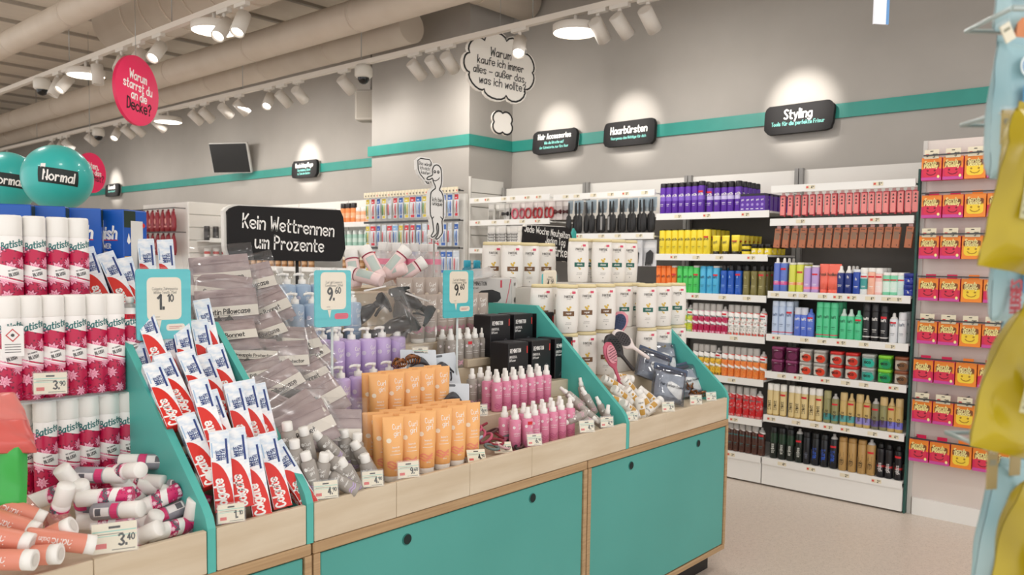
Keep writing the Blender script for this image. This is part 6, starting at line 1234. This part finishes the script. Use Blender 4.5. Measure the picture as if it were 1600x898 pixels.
def hang(key, px_, py, z, where, grp):
    y = at(px_, py, X=SX+.04).y; c_ = cnt.setdefault((key, where), 0); cnt[key, where] += 1
    HA[key].put('%s hair accessory card, %s %s' % (key, ORD[c_]+' from left' , where), (SX+.04+.02*(c_ % 2), y, z), RZ+R(rnd.uniform(-10, 10)), grp)
for key, xs in (('clear', (215, 252, 290)), ('black', (318, 350)), ('pink', (385, 425)), ('red', (478, 520, 560, 600, 640)), ('dark red', (685, 725))):
    for x in xs: hang(key, 720+x/4.49, 330, 1.975-.05, 'on the upper bar by the pilaster', 'cards on the upper bar by the pilaster')
for x in (215, 252, 292, 333, 375, 415, 455, 500): hang('patterned', 720+x/4.49, 365, 1.785-.05, 'on the middle bar by the pilaster', 'cards on the middle bar by the pilaster')
for x in (215, 262, 310, 360): hang('black', 720+x/4.49, 405, 1.55-.05, 'on the lower bar by the pilaster', 'cards on the lower bar by the pilaster')
for x in (880, 960, 1040, 1130, 1220, 1310): hang('curl tool', 720+x/4.49, 400, 1.66-.05, 'on the lower bar of the brush unit', 'cards on the lower bar of the brush unit')
def hang_brush(k):
    m = MB().prism(rrect(-.026, -.075, .026, 0, .004), -.001, .001, 1).prism(rrect(-.022, -.1, .022, -.07, .004), -.006, -.002, 2)
    o = m.build('hanging_hair_brush', [BLK, mg('#a9bac6'), mg('#8f9aa2')]); b = MB().lathe([(.006, -.015), (.008, -.03), (.01, -.09), (.008, -.11), (.024, -.125), (.028, -.18), (.026, -.235), (.012, -.25), (.0, -.252)], 12, 0, Matrix.Translation((0, -.02, 0)), .95, .5, (0, 0)); b.build('brush', mg('#161517', .4), o)
    if k: MB().box((-.008, -.038, -.23), (.008, -.034, -.13)).build('bristle_card', mg('#8d8b8a'), o)
    return o
HB = (Proto(hang_brush(0), 'hair brush'), Proto(hang_brush(1), 'hair brush'))
for i, x in enumerate((770, 803, 838, 880, 930, 967, 1005, 1045, 1082, 1118, 1152, 1184, 1220, 1255, 1290, 1322, 1352)):
    y = at(720+x/4.49, 340, X=SX+.04).y; HB[1 if x in (1005, 1045) else 0].put('black hair brush on a blue card, %s on the upper bar' % nth(i, 17), (SX+.04+.025*(i % 2), y, 1.916), RZ+R(rnd.uniform(-14, 14)), 'black brushes on the upper bar')
# ---- slat wall on the pilaster side and toothbrush packs on its front
r = empty('slat_wall', (PIL_X, PIL_Y0, 0)); n_ = 17
for k in range(n_): MB().bbox((.012, -.02, .06+k*.1235), (.43, -.002, .06+k*.1235+.117), .003).build('slat', SLAT, r)
MB().box((.0, -.024, 0), (.012, 0, 2.17)).build('edge_profile', M('#cfccc6', .4), r); tag(r, 'white slatted wall panel on the side of the pilaster', 'panel')
r = empty('pack_rack', (4.98, PIL_Y0, 0)); w = PIL_Y1-PIL_Y0
MB().box((.02, .0, .1), (.055, w, 2.02)).build('rack_panel', SLAT, r)
PZ = (2.055, 1.80, 1.56)
for z in PZ: MB().box((-.045, .01, z-.02), (-.03, w-.01, z)).box((-.03, .02, z-.016), (.02, .03, z-.006)).box((-.03, w-.03, z-.016), (.02, w-.02, z-.006)).build('rail', PEGM, r)
g = random.Random(3)
for i in range(30):
    t = MB(); y = .04+i*(w-.08)/29; t.box((-.053, y-.019, PZ[0]-.03), (-.046, y+.019, PZ[0]+.02), 0); t.quad(y-.015, PZ[0]-.02, y-.002, PZ[0]-.005, lambda x, z: (-.0535, x, z), 1 if g.random() < .3 else 2); t.build('price_label', TAGC, r)
tag(r, 'white rack of hanging blister packs on the pilaster front', 'shelf unit')
def blister(c1, c2):
    w, h = .062, .2; m = MB().prism(rrect(-w/2, -h, w/2, 0, .004), -.001, .001, 0); f = flat(-.0016)
    m.quad(-w/2, -h*.28, w/2, -h*.06, f, 1); m.quad(-w*.35, -h*.98, w*.35, -h*.86, f, 1); m.quad(-w*.3, -h*.22, w*.1, -h*.18, flat(-.002), 0)
    o = m.build('toothbrush_pack', [mg('#dfe4ea'), mg(c1)]); n = MB()
    for s in (-1, 1): n.tube([(s*.014, -.008, -h*.84), (s*.013, -.01, -h*.55), (s*.014, -.008, -h*.34)], [.004, .005, .0035], 6, 0 if s < 0 else 1)
    n.build('toothbrush', [mg(c2), mg(c1)], o); return o
BC = {k: Proto(blister(a, b_), 'toothbrush') for k, a, b_ in (('red', '#cf2f3c', '#e7e4e0'), ('blue', '#2f62b4', '#9fc0e6'), ('yellow', '#d9c23c', '#5a9a4a'), ('white', '#c9d2dc', '#d84a54'), ('pale blue', '#86b2dc', '#2f5aa0'))}
seqs = ('yellow red blue yellow white red blue yellow red blue yellow white red blue blue red'.split(), 'yellow red blue white red pale_blue yellow red red blue white red red blue white blue'.split(), 'yellow red white blue red white yellow red blue pale_blue white red red blue blue white'.split())
for j, z in enumerate(PZ):
    for i, c_ in enumerate(seqs[j]):
        c_ = c_.replace('_', ' '); y = PIL_Y1-.06-i*(w-.11)/15; BC[c_].put('%s toothbrush pack, %s in the %s row on the pilaster' % (c_, nth(i, 16), ('top', 'middle', 'lowest')[j]), (4.98-.036, y, z-.032), RZ+R(rnd.uniform(-14, 14)), 'toothbrush packs on the pilaster')
# ============================================================ sponge wall at right
r = empty('sponge_wall', (5.06, .3, 0)); w = YR-.3-.014
MB().box((.0, .0, .0), (.03, w, 2.16)).build('wall_panel', MN('warm_white_panel', '#d9cfc8', '#ddd4cd', (3, 3, 3), 2, .5), r); MB().box((-.012, w-.022, 0), (.0, w, 2.16)).build('upright', M('#c9c6c1', .45), r); MB().box((-.02, 0, 0), (.0, w-.03, .1)).build('foot_panel', STEEL, r)
SPZ = [at(1440, y, X=4.99).z for y in (248, 306, 369, 434, 501, 561, 624, 686)]; SPX = (1441, 1441, 1437, 1436, 1434, 1428, 1426, 1421)
for z in SPZ: MB().box((-.12, w-.78, z+.006), (-.112, w-.03, z+.014)).box((-.112, w-.05, z+.004), (0, w-.044, z+.01)).box((-.112, w-.5, z+.004), (0, w-.494, z+.01)).build('hanging_rail', PEGM, r)
tag(r, 'white panel wall hung with eight rows of sponge boxes', 'shelf unit')
def sponge_box(mommy):
    w, d, h = .103, .05, .127; m = MB().bbox((-w/2, -d/2, -h), (w/2, d/2, 0), .002, 1 if mommy else 0); f = flat(-d/2-.0005); f2 = flat(-d/2-.001); f3 = flat(-d/2-.0016)
    m.quad(-w/2+.001, -h*.5, w/2-.001, -.001, f, 0); m.quad(-w/2+.001, -h+.001, w/2-.001, -h*.86, f, 2 if mommy else 0)
    m.poly(rrect(-w*.4, -h*.86, w*.4, -h*.36, .02), f2, 3)                                   # window with the sponge
    m.poly(rrect(-w*.42, -h*.46, w*.4, -h*.2, .01), f2, 5)
    m.text('Scrub', -.006, -h*.31, .021, f3, 4, .22); m.text('Mommy' if mommy else 'Daddy', -.002, -h*.45, .021, f3, 4, .22)
    for x in (-.018, .018): m.poly(disc(x, -h*.57, .0055, 12), f3, 6)
    m.line([(-.022, -h*.68), (-.014, -h*.745), (0, -h*.77), (.014, -h*.745), (.022, -h*.68)], .005, f3, 6)
    if mommy: m.poly(disc(w*.36, -h*.84, .0085, 12, .8), f3, 4)
    o = m.build('sponge_box', [M('#f08a2c', .4), M('#d21f56', .4), M('#c64a9a', .45), M('#d8314f', .6) if mommy else M('#f2cf3c', .6), M('#f6e79a', .45) if mommy else M('#f3e6a0', .45), M('#7d4a24', .5), M('#7d1630' if mommy else '#a9801c', .6)])
    MB().box((-w*.25, d/2-.004, 0), (w*.25, d/2-.001, .022)).build('hang_flap', M('#d21f56' if mommy else '#f08a2c', .4), o); return o
SM = Proto(sponge_box(1), 'sponge box'); SD = Proto(sponge_box(0), 'sponge box')
RN = ('top', 'second', 'third', 'fourth', 'fifth', 'sixth', 'seventh', 'lowest')
def wall_tag(y, z, label):
    t = empty('price_tag', (4.96, y, z), R(-90)); m = MB().box((-.037, -.001, -.05), (.037, .001, 0)); f = flat(-.0016)
    m.quad(-.03, -.032, -.014, -.024, f, 1); m.text('3', .012, -.044, .02, f, 2, .18); m.text('90', .024, -.034, .011, f, 2, .17); m.quad(-.008, -.012, .008, -.007, f, 2); m.build('card', TAGC, t)
    MB().box((-.003, .001, -.01), (.003, .1, -.004)).build('holder_arm', PEGM, t); tag(t, label, 'price tag', 'price tags on the sponge wall')
for j, z in enumerate(SPZ):
    y0 = at(SPX[j]+16, 300, X=4.99).y if False else at(SPX[j]+16, (248, 306, 369, 434, 501, 561, 624, 686)[j]+18, X=4.99).y
    for i in range(6):
        P_ = (SM, SM, SD, SM, SD, SM)[i]; y = y0-i*.1085
        P_.put('%s sponge box, %s in the %s row' % ('red' if P_ is SM else 'yellow', nth(i, 6), RN[j]), (4.99, y, z), RZ, 'sponge boxes on the white panel wall')
        if j in (0, 2, 4, 6) and i < 5: wall_tag(y, z+.043, 'price tag over the %s box of the %s sponge row' % (ORD[i], RN[j]))
# ============================================================ far left shelving
r = empty('end_gondola', (4.62, 9.15, 0)); MB().box((0, 0, .0), (.9, 1.15, .12)).build('foot', STEEL, r)
for k in range(13): MB().bbox((.012, -.018, .14+k*.15), (.88, .0, .14+k*.15+.142), .003).build('slat', SLAT, r)
MB().box((0, 0, .12), (.02, 1.15, 2.08)).build('front_panel', SLAT, r); MB().box((-.002, -.022, 0), (.012, 0, 2.08)).build('edge_profile', TRIMW, r); MB().box((.02, .001, .12), (.9, 1.15, 2.07)).build('core', SLAT, r)
for z in (2.0, 1.72): MB().box((-.14, .03, z), (-.13, 1.12, z+.012)).box((-.13, .04, z), (0, .05, z+.01)).box((-.13, 1.1, z), (0, 1.11, z+.01)).build('rail', PEGM, r)
for z, nm in ((1.62, 'shelf'), (1.36, 'shelf')): MB().box((.1, -.32, z), (.86, -.018, z+.012)).box((.1, -.325, z-.01), (.86, -.32, z+.04)).build(nm, STEEL, r)
tag(r, 'white slatted gondola end hung with dark red pouches, far left', 'shelf unit')
def refill():
    m = MB().rings([[(a*cos(2*pi*j/14), b_*sin(2*pi*j/14), z) for j in range(14)] for a, b_, z in ((.055, .02, -.25), (.058, .03, -.2), (.056, .028, -.1), (.045, .012, -.03), (.03, .004, -.005))])
    m.poly([(x*.9, -.13+z*.9) for x, z in disc(0, 0, .04, 14, .6)], flat(-.032), 1); m.quad(-.03, -.2, .03, -.185, flat(-.0325), 1); o = m.build('refill_pouch', [mg('#8e1f2c', .3), mg('#d98c84')])
    MB().lathe([(.012, 0), (.012, .02), (.0, .022)], 10, 0, Matrix.Translation((.015, 0, -.01)), caps=(1, 0)).build('spout', mg('#6e1622'), o); return o
RP = Proto(refill(), 'pouch')
for j, z in enumerate((1.985, 1.705)):
    for i in range(8): RP.put('dark red refill pouch, %s in the %s row of the far gondola' % (nth(i, 8), ('upper', 'lower')[j]), (4.50, 10.2-i*.135, z), RZ+R(rnd.uniform(-8, 8)), 'dark red pouches on the far gondola')
GB = {c_: Proto(aero(a, b_, .17, .035, [(.2, .6, e)], '', caph=.2, name='bottle'), 'bottle') for c_, a, b_, e in (('green', '#3fc04a', '#2a8a34', '#7fe07a'), ('dark', '#2b2b2c', '#3d3a3a', '#4a4848'), ('grey', '#55626a', '#3a4248', '#7a868c'), ('red', '#c23a34', '#e0dedb', '#e8e2de'))}
for i, c_ in enumerate(('dark', 'dark', 'grey', 'grey', 'green', 'green')): GB[c_].put('%s bottle on the small far shelf, %s' % (c_, nth(i, 6)), (4.78+.11*i, 9.0, 1.6326), R(0), 'bottles on the small far shelf')
for i in range(6): GB['red'].put('red and white bottle low on the far gondola, %s' % nth(i, 6), (4.78+.11*i, 9.0, 1.3726), 0, 'red bottles on the far gondola')
def wall_bay(y0, y1, zs, label):
    r = empty('shelf_unit', (5.12, y0, 0)); w_ = y1-y0; MB().box((.42, 0, 0), (.46, w_, 2.08)).build('back_panel', SLAT, r); MB().box((.0, 0, 0), (.42, w_, .14)).build('foot_panel', STEEL, r)
    for z in zs: MB().box((0, .002, z-.012), (.42, w_-.002, z)).box((-.004, .002, z-.045), (0, w_-.002, z+.004)).build('shelf', STEEL, r)
    tag(r, label, 'shelf unit', 'far wall shelves'); return r
z1, z2, z3_ = at(560, 347, X=5.12).z, at(560, 384, X=5.12).z, at(560, 420, X=5.12).z
wall_bay(6.36, 7.3, (z1, z2, z3_, .9, .5), 'white wall shelf with orange bottles left of the pilaster'); wall_bay(7.31, 8.25, (z1, z2, z3_, .9, .5), 'white wall shelf behind the Wettrennen board'); wall_bay(8.26, 9.1, (z1, z2, z3_, .9, .5), 'far white wall shelf left of the Wettrennen board')
FO = {c_: Proto(aero(a, b_, h, .032, [(.25, .5, e)], '', caph=.25, name='bottle'), 'bottle') for c_, a, b_, e, h in (('orange', '#ee9456', '#2a2322', '#f3b98c', .2), ('peach', '#f0b48c', '#efece6', '#f6d9c4', .15), ('mint', '#a9cfc0', '#dfe6e2', '#cfe4da', .16), ('brown', '#a07044', '#d9c9b4', '#c9a27a', .12))}
for (c_, z, px_) in [('orange', z1, (537, 545, 553)), ('peach', z1, (561, 569, 576)), ('mint', z2, (538, 547, 556, 565, 574)), ('brown', z3_, (540, 549, 558, 567, 576))]:
    sh = {z1: 'upper', z2: 'middle', z3_: 'lower'}[z]
    for i, x in enumerate(px_): FO[c_].put('small far %s bottle left of the pilaster, %s on the %s shelf' % (c_, nth(i, len(px_)), sh), (5.17, at(x, 350, X=5.17).y, z+.0006), RZ, 'far bottles left of the pilaster')
for (c_, z, n_) in (('peach', z1, 12), ('mint', z2, 12), ('brown', z3_, 12)):
    for i in range(n_): FO[c_].put('tiny far %s bottle behind the Wettrennen board, %s' % (c_, nth(i, n_)), (5.17, 8.9-i*.13, z+.0006), RZ, 'far bottles behind the board')
# ============================================================ hanging packs close to the camera at right
WB = MN('wipes_foil', '#7fa9b3', '#a9c6cb', (7, 7, 7), 2, .3); YL_ = MN('yellow_foil', '#9a860e', '#b7a21c', (9, 9, 9), 2, .28)  # foil colours darkened to paint in the shade on these backlit packs
WPK = [M('#b03a44', .4), M('#3f8fc0', .4), M('#e2ecee', .4)]
NX = V((FW.x, FW.y, 0)).normalized()
def near(px_, py, D, fr=(-.55, -.8, 0), up=(0, 0, 1)): return frame3(at(px_+24, py, D=D), fr, up)
rk = empty('wire_rack', (at(1606, 450, D=.95).x, at(1606, 450, D=.95).y, 0), R(-48)); 
zr = [at(1560, y, D=.92).z for y in (22, 178, 705)]
m_ = MB().tube([(.06, .06, 0), (.06, .06, 2.0)], .012, 10).box((.0, .0, 0), (.3, .3, .02)).build('post', METAL, rk)
for z in zr: MB().tube([(-.055, -.03, z), (.2, -.03, z)], .0035, 8).tube([(.06, .06, z), (.06, -.03, z)], .003, 6).tube([(-.055, -.03, z), (-.055, .06, z), (.2, .06, z)], .003, 6).build('wire_shelf', M('#b9c6c4', .3, .4), rk)
tag(rk, 'wire display rack at the right picture edge', 'rack')
def wipes(w, h, t, brand, seed, label, T):
    m = MB(); pillow_mesh(m, w, h, t, 0, 24, 22, wav=.003, seed=seed); o = m.build('wipes_pack', [WB]); crumple(o, .0012, seed); f = flat(-t/2-.0055); f2 = flat(-t/2-.006); d = MB()
    if brand:
        d.text('HUGGIES', -w*.24, -h*.36, w*.2, f, 0, .2, 'l', 0, R(90), wide=.72); d.quad(-w*.2, -h*.1, w*.06, h*.16, f, 1); d.poly(disc(-w*.1, h*.3, w*.2, 18), f, 2); d.line([(-w*.1+w*.14*cos(a), h*.3+w*.14*sin(a)) for a in [2*pi*i/18 for i in range(18)]], w*.03, f2, 1, True); d.poly(disc(-w*.1, h*.3, w*.06, 10, 1.5), f2, 1)
    else: d.quad(-w*.3, -h*.2, w*.1, h*.15, f, 1); d.quad(-w*.3, h*.2, w*.25, h*.27, f, 2)
    d.build('front_print', WPK, o); g = MB(); pillow_mesh(g, w*.96, h*.09, .004, 0, seed=seed, zc=h*.5); g.build('top_seal', WB, o)
    o.matrix_world = T; return tag(o, label, 'wipes pack', 'pale blue wipes packs near the camera')
def yellow(w, h, t, seed, label, T, patch=1):
    m = MB(); pillow_mesh(m, w, h, t, 0, 28, 26, wav=.01, seed=seed); o = m.build('yellow_bag', [YL_]); crumple(o, .003, seed, .35); d = MB(); f = flat(-t/2-.014)
    if patch:
        d.quad(-w*.36, -h*.2, -w*.02, h*.1, f, 0); 
        for q_ in range(6): d.quad(-w*.33, -h*.17+h*.042*q_, -w*.05, -h*.155+h*.042*q_, flat(-t/2-.0146), 1)
        d.build('info_patch', [M('#b9b48a', .4), M('#8d8a66', .5)], o)
    g = MB(); pillow_mesh(g, w*.64, h*.08, .004, 0, seed=seed, zc=h*.5); g.build('top_seal', YL_, o)
    MB().quad(-w*.32, h*.3, w*.1, h*.42, flat(-t/2-.012), 0, 3).build('red_print', M('#c8402c', .4), o)
    o.matrix_world = T; return tag(o, label, 'bag', 'yellow foil bags near the camera')
wipes(.075, .12, .03, 0, 1, 'pale blue wipes pack at the top right corner', near(1578, -30, .95))
wipes(.062, .155, .035, 1, 2, 'pale blue wipes pack with red lettering, upper right edge', near(1561, 175, .93)); wipes(.062, .15, .035, 1, 3, 'pale blue wipes pack cut by the upper right edge', near(1612, 182, .98))
wipes(.07, .085, .03, 1, 4, 'pale blue wipes pack between the two yellow bags', near(1567, 445, .94)); wipes(.06, .085, .03, 1, 5, 'second pale blue wipes pack between the yellow bags, cut by the edge', near(1617, 448, .99))
wipes(.075, .15, .03, 0, 6, 'pale blue pack behind the lower yellow bag', near(1570, 600, 1.0, up=(.05, -.05, 1))); wipes(.075, .16, .035, 1, 7, 'pale blue wipes pack with vertical red lettering at the bottom right', near(1556, 835, .93, up=(.12, -.12, 1)))
wipes(.07, .1, .03, 0, 8, 'blue pack at the bottom right, behind the lettered one', near(1600, 770, .99))
yellow(.085, .17, .03, 11, 'yellow foil bag with grey patch at the right edge, upper', near(1577, 300, .86, up=(.1, -.1, 1))); yellow(.085, .155, .03, 12, 'yellow foil bag at the right edge, middle', near(1578, 600, .86, up=(.16, -.17, 1))); yellow(.085, .17, .03, 13, 'yellow foil bag in the bottom right corner', near(1592, 880, .86, up=(.18, -.2, 1)))
yellow(.06, .1, .03, 14, 'orange yellow bag cut by the right edge', near(1612, 300, .95), 0)
def near_tag(px_, py, D, w, h, col, rot, label):
    o = MB().box((-w/2, -.0008, -h), (w/2, .0008, 0)).quad(-w*.35, -h*.4, w*.3, -h*.25, flat(-.0012), 1).build('price_tag', [M(col, .5), M('#8f8c76', .5)]); MB().prism([(-w*.5, -.004), (w*.5, -.004), (w*.5, .004), (-w*.5, .004)], -.0025, .0025).build('clip', ACRYL, o)
    o.matrix_world = near(px_, py, D) @ Matrix.Rotation(R(rot), 4, 'Y'); tag(o, label, 'price tag', 'price tags near the camera')
near_tag(1545, 38, .9, .014, .02, '#e6dfc8', -32, 'small tilted price tag near the top right corner'); near_tag(1551, 172, .9, .016, .038, '#b8a468', 0, 'tan tag hanging before the upper wipes pack')
near_tag(1528, 702, .9, .014, .045, '#a89464', 0, 'tan tag hanging at the lower right, left one'); near_tag(1564, 690, .9, .014, .038, '#a89464', 0, 'tan tag hanging at the lower right, right one')
o = MB(); pillow_mesh(o, .045, .045, .02, 0, seed=2); o = o.build('orange_pack', [M('#ef9a6a', .35)]); MB().poly(disc(0, .005, .016, 14, 1.2), flat(-.014), 0).build('green_badge', M('#b9cf8a', .4), o); o.matrix_world = near(1588, 58, .95); tag(o, 'small orange pack under the top wipes pack at right', 'pack')
